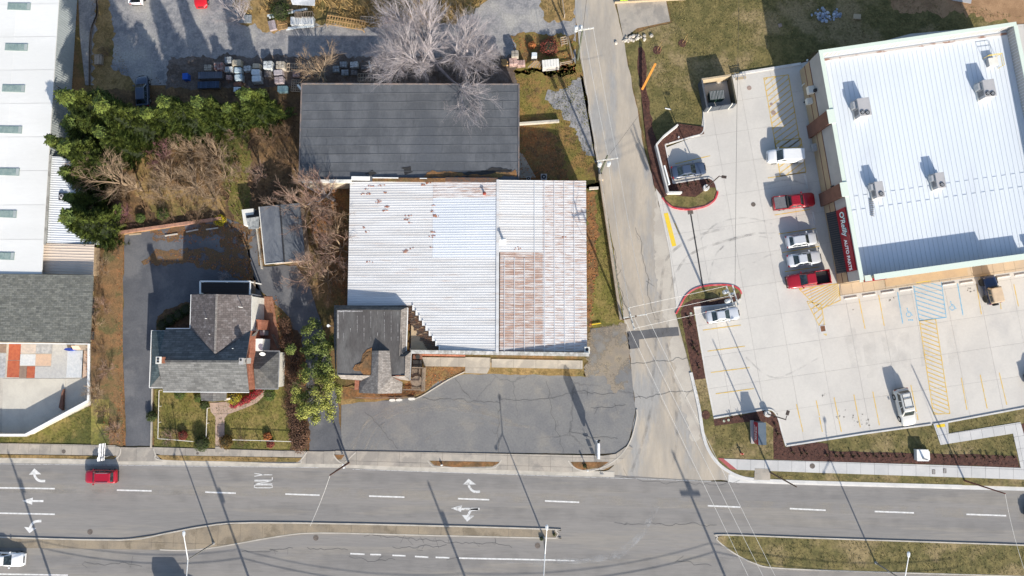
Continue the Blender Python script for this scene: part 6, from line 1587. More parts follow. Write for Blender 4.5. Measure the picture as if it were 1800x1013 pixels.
upole(1067.6, 274, 9.0, 'utility pole with two transformers halfway down the alley', [(1049, 283.4, 1086.6, 278, -.6)], [(1054.5, 288, -1.2), (1070.5, 287, -1.2)], m_polegreen)
upole(1118, 556, 12.0, 'utility pole with crossed white arms at the alley mouth', [(1095.3, 559.3, 1137.3, 552.7, -.25), (1104.7, 540.7, 1115.3, 580, .1)])
upole(1290, 519, 12.0, 'utility pole with twin arms and three transformers above the white sedan', [(1276, 502, 1290.7, 538.7, 0.0), (1287, 500, 1298, 538, .35)], [(1277, 513, -.7), (1288, 518, -.9), (1281, 529, -1.0)])
upole(1767, 868, 8.1, 'brown pole leaning over the road at the lower right', [], [], mat('rust_brown_pole', (0.16, 0.06, 0.045), (0.12, 0.05, 0.04), 2, 8, .2, .2), .12)
upole(1400, 856, 9.4, 'dark pole on the verge below the shop sign', [], [], m_polewood, .12)
upole(580, 835.5, 9.0, 'dark brown pole at the corner of the office driveway', [], [], mat('dark_brown_pole', (0.09, 0.045, 0.035), bump=.2), .14)
upole(99, 151, 6.0, 'thin dark leaning pole beside the white warehouse', [], [], m_dark, .09, lean=(1.2, -1.4))
b = MB(); c = P(604, 820, 1.6); b.box((c.x, c.y, 1.0), (.25, .6, .7), .3); b.build('pole_box', m_wtrim, label='white box fixed to the dark brown pole by the driveway', cat='meter box')
DIRB = Vector((-SD.x, -SD.y)); 
tips = [(14, 790), (362, 806), (752, 846), (1181, 792)]
labs = ['first', 'second', 'third', 'fourth']
tp = []
for i, (x, y) in enumerate(tips):
    q = XY(x, y); hh = 13.2; Ls = hh / math.tan(ELEV)
    g = (q[0] + DIRB.x * Ls, q[1] + DIRB.y * Ls)
    r = empty('utility_pole', (*g, 0), '%s utility pole from the left along the near side of the road, outside the picture' % labs[i], 'utility pole', 'utility poles')
    b = MB(); b.tube((*g, 0), (*g, hh), .19, .13, n=10); b.build('pole', m_polewood, parent=r)
    if i == 3:
        b = MB(); b.bar((g[0] - 1.3, g[1], hh - 2.9), (g[0] + 1.3, g[1], hh - 2.9), .25, .3); b.build('crossarm', m_arm, parent=r)
    b = MB(); b.tube((g[0] + .3, g[1], hh - 3), (g[0] + .3, g[1], hh - 2.1), .25, n=12); b.build('transformer', m_trans, parent=r)
    tp.append((g[0], g[1], hh))
def wire(p, q, sag, label, r=.02, n=14, m=None):
    p = Vector(p); q = Vector(q); b = MB(); pts = [p.lerp(q, k / n) - Vector((0, 0, sag * 4 * (k / n) * (1 - k / n))) for k in range(n + 1)]
    for a, c in zip(pts[:-1], pts[1:]): b.tube(a, c, r, n=4, caps=False)
    return b.build('overhead_wire', m or m_wire, label=label, cat='wire')
m_wire = mat('bare_wire', (0.62, 0.61, 0.58), bump=0, rough=.5); m_wired = mat('insulated_wire', (0.05, 0.05, 0.05), bump=0, rough=.6)
for i in range(3):
    for j, dh in enumerate((-6.3, -6.9)):
        a = Vector(tp[i]); c = Vector(tp[i + 1]); a.z += dh; c.z += dh
        wire(a, c, .7, ['upper', 'lower'][j] + ' cable over the near carriageway, %s span from the left' % labs[i], .035 if j == 0 else .045, m=m_wired)
a = Vector(tp[3]); c = a + Vector((32, -1.5, 0))
for j, dh in enumerate((-6.3, -6.9)): wire(a + Vector((0, 0, dh)), c + Vector((0, 0, dh)), .7, ['upper', 'lower'][j] + ' cable over the near carriageway, right of the last pole', .045, m=m_wired)
a = Vector(tp[0]); c = a + Vector((-32, 1.5, 0))
wire(a + Vector((0, 0, -6.3)), c + Vector((0, 0, -6.3)), .7, 'cable over the near carriageway, left of the first pole', .045, m=m_wired)
al = [(1016, 54, 1052, 282.5, 'left'), (1043, 50, 1085, 278, 'right'), (1026, 50, 1069, 274, 'middle')]
for x0_, y0_, x1_, y1_, s in al: wire(P(x0_, y0_, 9.7), P(x1_, y1_, 8.6), .5, s + ' wire over the upper alley between the first two poles')
for x0_, y0_, x1_, y1_, s in ((1052, 283, 1097, 559, 'left'), (1085, 278, 1136, 553, 'right'), (1068, 274, 1106, 542, 'middle')): wire(P(x0_, y0_, 8.7), P(x1_, y1_, 12), .6, s + ' wire over the lower alley beside the workshop')
for (x0_, y0_, h0, x1_, y1_, s) in ((1097, 559, 11.9, 1235, 850, 'leftmost'), (1114, 557, 11.9, 1258, 850, 'second'), (1136, 553, 11.9, 1280, 850, 'third')):
    p = P(x0_, y0_, h0); q = P(x1_, y1_, 9.5); q = p + (q - p) * 1.9; wire(p, (q.x, q.y, 9.5), .6, s + ' wire running from the alley mouth over the main road')
for (x0_, y0_, x1_, y1_, s) in ((1106, 541, 1277, 503, 'top'), (1113, 578, 1290, 538, 'bottom'), (1137, 552, 1288, 519, 'middle')): wire(P(x0_, y0_, 12.1), P(x1_, y1_, 12.0), .4, s + ' wire between the alley mouth pole and the transformer pole')
p = P(1292, 519, 11.9); q = P(1420, 262, 7); wire(p, (p.x + 4, p.y + 75, 9), .8, 'wire running up over the car park from the transformer pole', m=m_wired)
p = P(1025, 50, 9.6); wire(p, (p.x + 5.5, p.y + 45, 9), .5, 'wire leaving the top pole towards the upper edge of the picture', m=m_wired)
p = P(1070, 274, 8.8); wire(p, P(1125, 200, 5.5), .3, 'thin wire from the alley pole across the paving', .015, m=m_wired)
wire(P(1767, 868, 8), P(1800, 1000, 6.5), .3, 'wire leaving the leaning brown pole over the road', .02)
wire(P(580, 836, 8.8), P(545, 925, 8.2), .5, 'pale wire from the driveway pole across the carriageway', .02)
wire(P(607, 812, .5), P(580, 836, 8.8), 0, 'service cable running up the driveway pole', .015, m=m_wired)

def street_lamp(bx, by, tx, ty, label, h=7.3):
    t = P(tx, ty, h); r = empty('street_lamp', (t.x, t.y, .1), label, 'street lamp', 'double armed street lamps on the median')
    b = MB(); b.tube((t.x, t.y, .1), (t.x, t.y, h), .11, .07, n=10); b.build('pole', mat('lamp_pole_grey', (0.22, 0.215, 0.20), bump=0, rough=.5), parent=r)
    b = MB(); b.tube((t.x, t.y, .1), (t.x, t.y, .4), .2, .16, n=10); b.build('base', m_metalgrey, parent=r)
    for s in (1, -1):
        e = Vector((t.x, t.y, h)) + Vector((.25 * s * (-1 if tx < 900 else .9), 3.2 * s, .75))
        b = MB(); b.tube((t.x, t.y, h - .05), e, .07, .05, n=8); a = b.build('arm', m_wtrim, parent=r)
        b = MB(); d = Vector((.0, s, .05)).normalized()
        b.loft([[e + d * u + Vector((w * x, 0, w * z * .6)) for x, z in ((-1, -.5), (1, -.5), (1, .4), (0, .9), (-1, .4))] for u, w in ((-.1, .08), (.1, .17), (.45, .19), (.62, .09))]); b.build('lamp_head', m_trans, parent=a)
    return r
street_lamp(374, 954, 330, 984, 'white double armed street lamp on the left part of the median')
street_lamp(952, 945, 958, 974, 'white double armed street lamp at the tip of the median')
street_lamp(1537, 986, 1590, 1022, 'white double armed street lamp on the grassy median')
def lot_lamp(bx, by, hx, hy, label, h=7.3):
    g = P(bx, by, .6); hd = P(hx, hy, h); r = empty('lot_lamp', (g.x, g.y, .17), label, 'lamp post', 'car park lamp posts')
    b = MB(); b.tube((g.x, g.y, .17), (g.x, g.y, .75), .42, n=20); b.build('concrete_base', m_kerbnew, parent=r)
    mb = mat('bronze_paint', (0.06, 0.045, 0.038), bump=0, rough=.5)
    b = MB(); b.tube((g.x, g.y, .75), (g.x, g.y, h), .09, .07, n=8); b.build('pole', mb, parent=r)
    d = (hd - Vector((g.x, g.y, h))); b = MB(); b.bar((g.x, g.y, h - .08), Vector((g.x, g.y, h - .08)) + d * .6, .07, .09); a = b.build('arm', mb, parent=r)
    b = MB(); an = math.atan2(d.y, d.x); b.box((hd.x, hd.y, h - .15), (.62, .36, .14), an); b.build('lamp_head', mb, parent=a)
    # anchor bolts
    for k in range(4):
        b = MB(); b.tube((g.x + .2 * math.cos(k * 1.57 + .7), g.y + .2 * math.sin(k * 1.57 + .7), .75), (g.x + .2 * math.cos(k * 1.57 + .7), g.y + .2 * math.sin(k * 1.57 + .7), .82), .025, n=6); b.build('bolt', m_dark, parent=r)
lot_lamp(1241.5, 330, 1273, 311, 'dark lamp post on a round concrete base in the planted bay')
lot_lamp(1349.5, 728, 1385, 726, 'dark lamp post on a round concrete base near the shop sign')

# signs
t = P(1052, 792, 5.3)
sg = empty('tall_sign', (*XY(1046, 781), 0), 'tall narrow white sign box on a post at the corner of the apron', 'sign')
b = MB(); q = XY(1046, 781); b.tube((*q, 0), (*q, 5.0), .11, n=10); b.build('post', m_metalgrey, parent=sg)
b = MB(); b.box((q[0], q[1] - .15, 1.9), (.3, 2.0, 3.4)); b.build('sign_box', m_signwhite, parent=sg)
b = MB(); b.box((q[0] - .2, q[1] - .1, 2.0), (.08, 1.8, 3.2)); b.build('trim', m_metalgrey, parent=sg)
b = MB(); b.tube((q[0], q[1] + .95, 4.6), (q[0] + .1, q[1] + 1.2, 4.9), .16, n=8); b.build('flood_light', m_dark, parent=sg)
q = XY(1055, 828); rs_ = empty('street_sign', (*q, .12), 'thin post with stacked small plates at the corner kerb', 'sign')
b = MB(); b.tube((*q, .1), (*q, 3.0), .035, n=6); b.build('post', m_metalgrey, parent=rs_)
for z, w, hh in ((2.55, .65, .22), (2.0, .5, .5), (1.45, .45, .4)):
    b = MB(); b.bar((q[0] - w / 2, q[1] + .04, z), (q[0] + w / 2, q[1] + .04, z), .025, hh); b.build('plate', m_metalgrey, parent=rs_)
q = XY(1032, 825); b = MB(); b.tube((*q, .1), (*q, 1.25), .06, n=8); b.mi = 1; b.box((*q, 1.0), (.22, .12, .35)); b.build('marker_post', [m_wtrim, m_wtrim], label='short white marker post in the kerb island left of the street sign', cat='post')
q = XY(777, 817); b = MB(); b.tube((*q, .12), (*q, .5), .12, .1, n=8); b.tube((*q, .5), (*q, .62), .1, .03, n=8); b.tube((q[0] - .18, q[1], .38), (q[0] + .18, q[1], .38), .05, n=6); b.build('hydrant', m_wtrim, label='small white hydrant in the leafy kerb island', cat='hydrant')
# notice board sign by the road, white plates in four pieces
Zs = Zt(140, 760, 10.13)
q = XY(*Zs(555, 412)); ns = empty('roadside_sign', (*q, .1), 'white upright roadside sign of four stacked boards over the red car', 'sign')
b = MB(); b.tube((*q, 0), (*q, 3.2), .05, n=8); b.build('post', m_metalgrey, parent=ns)
e = P(*Zs(445, 460), 3.2); b = MB(); b.tube((*q, 3.1), e, .04, n=6); b.build('arm', m_metalgrey, parent=ns)
z0_, z1_ = 3.0, 4.05
for k in range(4):
    a0 = P(*Zs(458 - k * 5.5, 195 + k * 78), z0_); a1 = P(*Zs(458 - (k + .95) * 5.5, 195 + (k + .95) * 78), z0_)
    off = [.0, .15, -.05, .2][k]
    b0 = P(*Zs(458 - k * 5.5 - 92 - off * 60, 195 + k * 78 + 12), z0_ + .02); b1 = P(*Zs(458 - (k + .95) * 5.5 - 92 - off * 60, 195 + (k + .95) * 78 + 12), z0_ + .02)
    b = MB(); b.slab([a0, a1, b1 + Vector((0, 0, .25)), b0 + Vector((0, 0, .25))], .06); bd = b.build('board', m_signwhite, parent=ns)
    b = MB()
    rr = random.Random(k)
    for j in range(4):
        p = a0.lerp(a1, (j + .5) / 4); u = (b0 - a0)
        for s in (.12, .5): 
            c = p + u * s + Vector((0, 0, .05 + s * .25)); b.box(tuple(c), (.12, .1, .02), rr.uniform(0, 1))
    b.build('dark_mark', m_dark, parent=bd)
# monument sign of the shop
Zm = Zt(1200, 690, 7.236)
mc0 = P(*Zm(990, 385), 2.0); mc1 = P(*Zm(990, 665), 2.0)
ms_ = empty('monument_sign', (mc0.x, (mc0.y + mc1.y) / 2, .15), 'low red and grey roadside sign of the shop standing in the corner lawn', 'sign')
b = MB(); b.bar((mc0.x + .15, mc0.y, 1.1), (mc0.x + .15, mc1.y, 1.1), .95, 1.95); b.build('cabinet', mat('slate_cabinet', (0.12, 0.15, 0.18), (0.10, 0.13, 0.16), 1, 6, .05, 0, rough=.4), parent=ms_)
b = MB(); b.bar((mc0.x - .40, mc0.y, 1.3), (mc0.x - .40, mc1.y, 1.3), .12, 1.5); b.build('face_panel', m_signred, parent=ms_)
b = MB(); b.bar((mc0.x - .6, mc0.y + .1, .3), (mc0.x - .6, mc1.y - .1, .3), .45, .35); b.build('plinth', m_greystucco, parent=ms_)
text("O'Reilly", ms_, m_signwhite, (-.475, .0, 1.4), .62, (math.pi / 2, 0, -math.pi / 2), 'lettering', .01, .9)
text("AUTO PARTS", ms_, m_signwhite, (-.475, .0, .85), .4, (math.pi / 2, 0, -math.pi / 2), 'lettering', .01, .9)
b = MB(); b.bar((mc0.x + .15, mc0.y + .02, 2.1), (mc0.x + .15, mc1.y - .02, 2.1), 1.06, .07); b.build('cap', MATS['slate_cabinet'], parent=ms_)
q = P(*Zm(750, 778), .4); b = MB(); b.tube((q.x, q.y, .15), (q.x, q.y, .75), .13, .11, n=10); b.tube((q.x, q.y, .75), (q.x, q.y, .9), .11, .04, n=10); b.tube((q.x - .2, q.y, .55), (q.x + .25, q.y, .55), .06, n=8)
b.build('fire_hydrant', p_red2, label='small red fire hydrant on the dry grass above the new pavement', cat='hydrant')
# white concrete cabinet with a cone shaped shade in the mulch strip
Zc = Zt(1560, 720, 6.333)
p0 = P(*Zc(330, 570), .9); p1 = P(*Zc(472, 450), .9)
vb = empty('utility_vault', ((p0.x + p1.x) / 2, (p0.y + p1.y) / 2, .17), 'white concrete utility vault standing in the mulch strip by the new pavement', 'cabinet')
b = MB(); b.prism([(p0.x, p0.y), (p1.x - .3, p0.y), (p1.x - .3, p1.y), (p0.x, p1.y)], .17, .95); b.build('vault', m_kerbnew, parent=vb)
b = MB(); b.prism([(p0.x - .05, p0.y - .04), (p1.x - .25, p0.y - .04), (p1.x - .25, p1.y + .04), (p0.x - .05, p1.y + .04)], .952, 1.02); b.build('lid', m_wtrim, parent=vb)
b = MB(); b.tube(((p0.x + p1.x) / 2 - .1, (p0.y + p1.y) / 2 - .4, 1.02), ((p0.x + p1.x) / 2 - .1, (p0.y + p1.y) / 2 - .4, 2.1), .16, .08, n=8); b.build('vent_post', m_metalgrey, parent=vb)
b = MB(); b.box((p1.x - .1, (p0.y + p1.y) / 2 - .1, .17), (.45, p1.y - p0.y - .3, .45)); b.build('step_block', m_wtrim, parent=vb)
q = P(1133, 140, 1.0)
b = MB(); b.bar(P(*T4c(190, 615), .3), P(*T4c(283, 435), 2.2), .3, .22); b.build('orange_board', mat('orange_board', (0.60, 0.24, 0.04), (0.5, 0.2, 0.04), 1, 6, .1, .1), label='long orange board propped up beside the mulch strip along the alley', cat='board')
for i, (x, y) in enumerate(((292, 347), (465, 298))):
    c = XY(*T4c(x, y)); r_ = [.62, .58][i]
    o = MB(); o.prism(rough_poly([(c[0] + r_ * math.cos(a), c[1] + r_ * math.sin(a)) for a in [k * .5 for k in range(12)]], .04, .2, i), .0, .07); o.build('mulch_ring', m_mulch, kind='structure')
    r = empty('sapling', (*c, .05), ['bare sapling in a mulch ring nearest the alley, tied to stakes', 'bare sapling in the second mulch ring from the alley, tied to stakes'][i], 'sapling', 'staked saplings')
    b = MB(); b.tube((*c, 0), (c[0] + .3, c[1] + .3, 2.4), .03, .015, n=6); b.build('trunk', m_oak, parent=r)
    b = MB(); b.tube((c[0] + .4, c[1] - .2, 0), (c[0] + .45, c[1] + .1, 1.5), .025, n=5); b.build('stake', m_oak, parent=r)
c = XY(*Zm(292, 285)); o = MB(); o.prism(rough_poly([(c[0] + .58 * math.cos(a), c[1] + .6 * math.sin(a)) for a in [k * .5 for k in range(12)]], .05, .2, 8), .1, .2); o.build('mulch_ring', m_mulch, kind='structure')
# boulders, panel and debris on the upper lawn
rr = random.Random(5)
def stones(px, py, sx, sy, n, label, m, name='stone_pile'):
    c = XY(px, py); r = empty(name, (*c, 0), label, 'stone pile')
    for k in range(n):
        b = MB(); x = c[0] + rr.gauss(0, sx); y = c[1] + rr.gauss(0, sy); s = rr.uniform(.12, .3)
        b.loft([[(x + s * w * math.cos(a) * rr.uniform(.8, 1.2), y + s * w * math.sin(a) * rr.uniform(.8, 1.2), z) for a in [j * math.pi / 3 for j in range(6)]] for w, z in ((1, 0), (1, s * .6), (.55, s))]); b.build('stone', m, parent=r)
stones(1453, 28, .9, .45, 46, 'oval patch of blue grey stones on the shaded lawn', mat('blue_stone', (0.22, 0.27, 0.36), (0.4, 0.42, 0.46), 3, 8, .3, .3, rand=.4))
stones(1103, 69, .55, .25, 14, 'row of pale boulders at the corner of the lawn by the alley', mat('pale_stone', (0.48, 0.44, 0.38), (0.4, 0.36, 0.31), 3, 8, .2, .3, rand=.2))
stones(1125, 66, .8, .25, 12, 'row of pale boulders below the concrete pad', MATS['pale_stone'])
b = MB(); b.box((*XY(1505, 31), 0), (1.0, .7, .35), -.1); b.build('cover_box', m_encap, label='small tan box standing on the shaded lawn above the shop', cat='box')
b = MB(); b.box((*XY(1371, 45), .0), (.5, .5, .08), .3); b.build('lawn_cover', m_rust_iron, label='round pinkish lid in the shaded lawn', cat='lid')
b = MB(); b.slab([P(1665, -3, .2), P(1709, -6, .2), P(1707, 6, .2), P(1676, 1, .2)], .1); b.build('grey_panel', m_ac, label='grey panel lying on bare soil at the top edge', cat='panel')
b = MB(); c = XY(1096, 2); b.box((*c, 0), (1.1, .35, .8), .05); b.build('hi_vis_item', mat('neon_yellow', (0.45, 0.75, 0.05), bump=.2), label='neon yellow object at the top edge above the concrete pad', cat='barrel')
b = MB(); b.bar((*XY(1080, 6.5), .3), (*XY(1205, 0), .3), .12, .5); b.build('low_fence', m_encap, label='low pale fence rail at the top edge above the concrete pad', cat='fence')
for i, q in enumerate(((1418, 107), (1174, 191))):
    c = XY(*q); b = MB()
    if i == 0: b.tube((*c, 0), (*c, .3), .12, n=10)
    else: b.bar((*XY(1169, 191), .08), (*XY(1179, 193), .08), .12, .08)
    b.build('lawn_marker', m_wtrim, label=['small white pipe cap on the lawn by the shop corner', 'white stick lying on the sunny lawn left of the bin enclosure'][i], cat='marker')
c = XY(*T4c(437, 945)); b = MB(); b.tube((*c, .1), (*c, .45), .11, n=8); b.build('cleanout_pipe', m_trans, label='pale cleanout pipe standing in the mulch above the dark blue sedan', cat='pipe')
# parking curbs and low walls around the house plot
for i, (x0_, y0_, x1_, y1_) in enumerate(((228, 413, 249, 411), (291, 415, 313, 411.5), (328, 408, 349, 404), (363, 404, 384, 401))):
    b = MB(); b.bar((*XY(x0_, y0_), .12), (*XY(x1_, y1_), .12), .17, .16); b.build('parking_kerb', m_encap if i == 0 else m_kerb, label=['first', 'second', 'third', 'fourth'][i] + ' concrete parking kerb from the left in the back lot of the house', cat='parking kerb', group='parking kerbs behind the house')
lw = empty('garden_wall', (*XY(300, 400), 0), 'long low brick wall along the top of the back lot', 'wall')
for k in range(14):
    a = Vector((*XY(205 + (392 - 205) * k / 14, 411 - 26 * k / 14), .3)); c = Vector((*XY(205 + (392 - 205) * (k + 1) / 14, 411 - 26 * (k + 1) / 14), .3))
    b = MB(); b.bar(a, a.lerp(c, .985), .42, .6); b.build('wall_block', mat('pink_brick_wall', (0.42, 0.22, 0.15), (0.3, 0.17, 0.12), 2, 8, .15, .3, rand=.15), parent=lw)
b = MB(); b.bar((*XY(209, 414), .12), (*XY(325, 396), .12), .1, .2); b.build('timber_edging', m_oak, label='pale timber edging below the garden wall', cat='edging')
b = MB(); b.bar((*XY(269, 683), .2), (*XY(267, 786), .2), .12, .3); b.build('kerb_wall', m_kerb, label='thin kerb wall between driveway and front lawn of the house', cat='wall')
# wire fences of the front lawn
def picket(pts, label, h=.8):
    P_ = [XY(*p) for p in pts]; r = empty('lawn_fence', (*P_[0], 0), label, 'fence')
    for a, c in zip(P_[:-1], P_[1:]):
        b = MB(); b.bar((*a, h), (*c, h), .07, .06); b.build('top_rail', m_siding, parent=r)
        L0 = (Vector(c) - Vector(a)).length; n = max(1, int(L0 / 2))
        for k in range(n + 1):
            q = Vector(a).lerp(Vector(c), k / n); b = MB(); b.box((q.x, q.y, 0), (.07, .07, h)); b.build('post', m_siding, parent=r)
picket([(285, 686), (283, 770), (300, 771)], 'thin white fence rail down the left side of the front lawn')
picket([(300, 771), (345, 775)], 'short fence rail across the lower left of the front lawn')
picket([(413, 772), (455, 773), (515, 775)], 'thin white fence rail across the lower right of the front lawn')
picket([(369, 717), (367, 770)], 'thin white rail along the left of the garden path')
slab_area('garden_path', [(369, 708), (405, 706), (406, 716), (434, 710), (458, 694), (466, 684), (468, 692), (452, 708), (430, 718), (402, 728), (395, 735), (395, 790), (379, 790), (379, 733), (371, 724)], mat('pink_path', (0.46, 0.34, 0.26), (0.40, 0.30, 0.24), .6, 9, .1, .2, rand=.06), 0, 1.3, 1.5, .09)
slab_area('garden_path', [(379, 785), (395, 785), (396, 795), (379, 795)], m_walk, 0, 1.3, .8, .135)

# ================================================================== STONE YARD
def bundle(px, py, w, d, h, m, label, rz=0.0, n=4, cat='stone pallet', seed=0, wrap=None):
    """pallet with a stack of stone courses"""
    rr = random.Random(seed + int(px * 7)); c = P(px, py, h); W_, D_ = w / 12.5, d / 12.5
    r = empty('stone_pallet', (c.x, c.y, 0.02), label, cat, 'pallets of stone in the yard', rz=rz)
    b = MB(); b.box((0, 0, .02), (W_ + .05, D_ + .05, .12)); b.build('pallet', m_wood, parent=r, local=True)
    z = .145
    for k in range(n):
        hh = (h - .15) / n
        nx = rr.choice((2, 3)); ny = rr.choice((2, 3))
        if wrap is not None and k == n - 1: nx = ny = 1
        for i in range(nx):
            for j in range(ny):
                sx, sy = W_ / nx, D_ / ny
                x = -W_ / 2 + sx * (i + .5) + rr.uniform(-.02, .02); y = -D_ / 2 + sy * (j + .5) + rr.uniform(-.02, .02)
                if k < n - 1 and 0 < i < nx - 1 and 0 < j < ny - 1: continue
                b = MB(); a0 = rr.uniform(-.05, .05); q = .08
                hz = hh * rr.uniform(.8, 1.0) if k == n - 1 else hh
                pl = [(x + u * sx * .48 * math.cos(a0) - v * sy * .48 * math.sin(a0), y + u * sx * .48 * math.sin(a0) + v * sy * .48 * math.cos(a0)) for u, v in ((-1, -.8), (-.8, -1), (.8, -1), (1, -.8), (1, .8), (.8, 1), (-.8, 1), (-1, .8))]
                b.loft([[(p[0], p[1], z) for p in pl], [(p[0], p[1], z + hz * .8) for p in pl], [(x + (p[0] - x) * .85, y + (p[1] - y) * .85, z + hz * .97) for p in pl]])
                b.build('stone', m if wrap is None or k < n - 1 else wrap, parent=r, local=True)
        z += hh
    return r
sm = lambda n, c, d: mat(n, c, d, 3.5, 8, .25, .5, rand=.22)
s_be = sm('beige_stone', (0.40, 0.36, 0.30), (0.30, 0.27, 0.23)); s_rd = sm('reddish_stone', (0.30, 0.16, 0.14), (0.24, 0.22, 0.22)); s_gy = sm('grey_stone', (0.28, 0.30, 0.32), (0.18, 0.2, 0.22))
s_tn = sm('tan_stone', (0.40, 0.34, 0.24), (0.33, 0.28, 0.2)); s_bl = sm('blue_grey_stone', (0.26, 0.32, 0.36), (0.34, 0.38, 0.38)); s_pk = sm('pink_stone', (0.40, 0.28, 0.25), (0.3, 0.2, 0.18)); s_wh = sm('pale_stone_stack', (0.52, 0.54, 0.54), (0.3, 0.32, 0.33)); s_dk = sm('dark_stone', (0.12, 0.11, 0.11), (0.18, 0.16, 0.15)); s_mv = sm('mauve_stone', (0.33, 0.28, 0.29), (0.26, 0.22, 0.23))
w_wh = mat('white_wrap', (0.62, 0.66, 0.68), (0.5, 0.56, 0.6), 2, 5, .1, .4, rough=.4); w_bl = mat('blue_wrap', (0.34, 0.44, 0.5), (0.44, 0.5, 0.52), 2, 5, .1, .4, rough=.4); w_tn = mat('tan_wrap', (0.46, 0.4, 0.3), (0.38, 0.33, 0.25), 2, 5, .1, .4)
data = [(364.8, 118.5, 14, 11, 1.0, s_be, 'beige stone pallet at the left end of the upper row', None), (383, 116, 16, 14, 1.3, s_rd, 'reddish stone pallet, second from the left', None), (400, 105, 12, 12, .8, s_gy, 'grey stone pallet standing highest, apart from the rows', None),
        (415, 110, 17, 12, 1.1, s_tn, 'tan wrapped pallet touching the highest grey pallet', w_tn), (401.5, 121.5, 14, 10, .9, s_wh, 'pale stone pallet below the highest grey one', None), (417.4, 123, 13, 11, 1.2, s_bl, 'blue wrapped pallet below the tan wrapped one', w_bl),
        (402, 136, 10, 9, .8, s_pk, 'small pink stone pallet beside the dark slabs', None), (418.6, 136, 14, 12, 1.1, s_bl, 'lower blue wrapped pallet beside the evergreens', w_bl), (434, 120, 13, 10, .9, s_wh, 'white and grey stone pallet right of the blue one', None),
        (450, 115.5, 14, 9, 1.2, s_tn, 'tan crate pallet in the middle of the upper row', w_tn), (448.6, 126.5, 16, 11, 1.2, s_wh, 'white wrapped pallet below the tan crate', w_wh), (450, 138, 17, 12, 1.2, s_wh, 'lower white wrapped pallet just above the evergreens', w_wh),
        (470, 113.6, 16, 15, 1.3, s_wh, 'speckled white stone pallet in the upper row', None), (470, 130, 13, 11, .8, s_dk, 'dark gravel pallet below the speckled white one', None), (492, 113.6, 15, 14, 1.3, s_be, 'tall tan stone pallet beside the wooden grid', None),
        (487.7, 127, 16, 11, 1.2, s_mv, 'mauve wrapped pallet, upper of two', w_tn and mat('mauve_wrap', (0.40, 0.36, 0.38), (0.32, 0.29, 0.3), 2, 5, .1, .4)), (489.5, 140, 16, 12, 1.3, s_mv, 'mauve stone pallet, lower of two by the hedge', None),
        (520, 130, 13, 10, .7, s_pk, 'pink brown stone pallet left of the bare multi stem tree', None), (540, 131, 14, 9, .6, s_dk, 'dark stone pallet behind the multi stem tree', None), (590, 121, 12, 11, .8, s_gy, 'grey stone pallet just right of the multi stem tree', None),
        (603, 113, 13, 10, .7, s_gy, 'upper grey stone pallet right of the multi stem tree', None), (622, 113, 14, 10, .9, s_wh, 'pale green stone pallet with dark gaps beside the white cross', None), (622, 127, 12, 10, .7, s_dk, 'dark stone pallet above the long rack', None), (640, 118, 12, 8, .6, s_dk, 'low dark pallet left of the white cross', None),
        (606, 127, 13, 10, .7, s_gy, 'low grey stone pallet above the flat roofed building', None), (905, 94, 13, 12, 1.7, s_be, 'tall stack of tan pallets beside the right hand gravel track', None), (902, 107, 15, 12, 1.2, s_pk, 'pinkish pallet below the tall tan stack', None), (916, 110, 14, 10, 1.0, s_pk, 'pinkish pallet of boards right of the tall tan stack', None),
        (939, 96, 10, 9, 1.3, s_wh, 'white machine crate by the red leafed bush', w_wh)]
for i, (x, y, w, d, h, m, lab, wr) in enumerate(data):
    bundle(x, y, w, d, h, m, lab, R.uniform(-.06, .06) + .02, 3, seed=i, wrap=wr)
def rack(p0, p1, wd, h, nx, ny, m, label, name='wooden_rack', th=.08):
    a = P(*p0, h); c = P(*p1, h); d = c - a; L0 = d.length; ang = math.atan2(d.y, d.x); mid = (a + c) / 2
    r = empty(name, (mid.x, mid.y, 0), label, 'rack', rz=ang)
    for j in range(ny + 1):
        y = -wd / 2 + wd * j / ny; b = MB(); b.box((0, y, h - .12), (L0, th, .12)); b.build('rail', m, parent=r, local=True)
    for i in range(nx + 1):
        x = -L0 / 2 + L0 * i / nx; b = MB(); b.box((x, 0, h - .13), (th, wd, .1)); b.build('slat', m, parent=r, local=True)
    for sx in (-1, 1):
        for sy in (-1, 1): b = MB(); b.box((sx * (L0 / 2 - .05), sy * (wd / 2 - .05), 0), (.09, .09, h)); b.build('leg', m, parent=r, local=True)
m_cellw = mat('weathered_timber', (0.36, 0.29, 0.22), (0.27, 0.22, 0.17), 2, 8, .15, .2, rand=.12)
rack((504, 118), (552, 119), 1.15, .9, 11, 2, m_cellw, 'wooden grid rack left of the bare multi stem tree')
rack((574, 34), (640, 45), 1.35, .9, 14, 2, m_oak, 'long golden wooden grid rack by the dry weeds')
rack((629, 136), (697, 137), 1.1, .9, 15, 2, m_cellw, 'long grey wooden grid rack above the flat roofed building')
rack((488, 44), (504, 41), 1.5, .5, 8, 2, m_oak, 'golden pallet leaning in the upper row', 'timber_pallet')
rack((634, 33), (657, 35), .8, .6, 5, 2, m_cellw, 'short reddish grid rack right of the golden rack')
rack((518, 25), (530, 26), .8, 1.2, 5, 1, m_wood, 'small brown crate rack behind the white sheets')
rack((533, 25), (549, 25), .8, 1.2, 4, 1, m_wood, 'second small brown crate rack behind the white sheets')
rack((512, 150), (528, 151), 1.7, .5, 4, 5, m_cellw, 'square wooden lattice beside the corner of the flat roofed building')
rack((712, 108), (752, 110), 1.0, .6, 9, 2, m_cellw, 'wooden grid under the big grey tree')
rack((860, 100), (878, 104), 1.6, .9, 4, 4, m_cellw, 'upright wooden lattice right of the big grey tree')
rack((986, 72), (997, 70), 1.0, .8, 2, 3, m_cellw, 'small rail frame near the top utility pole')
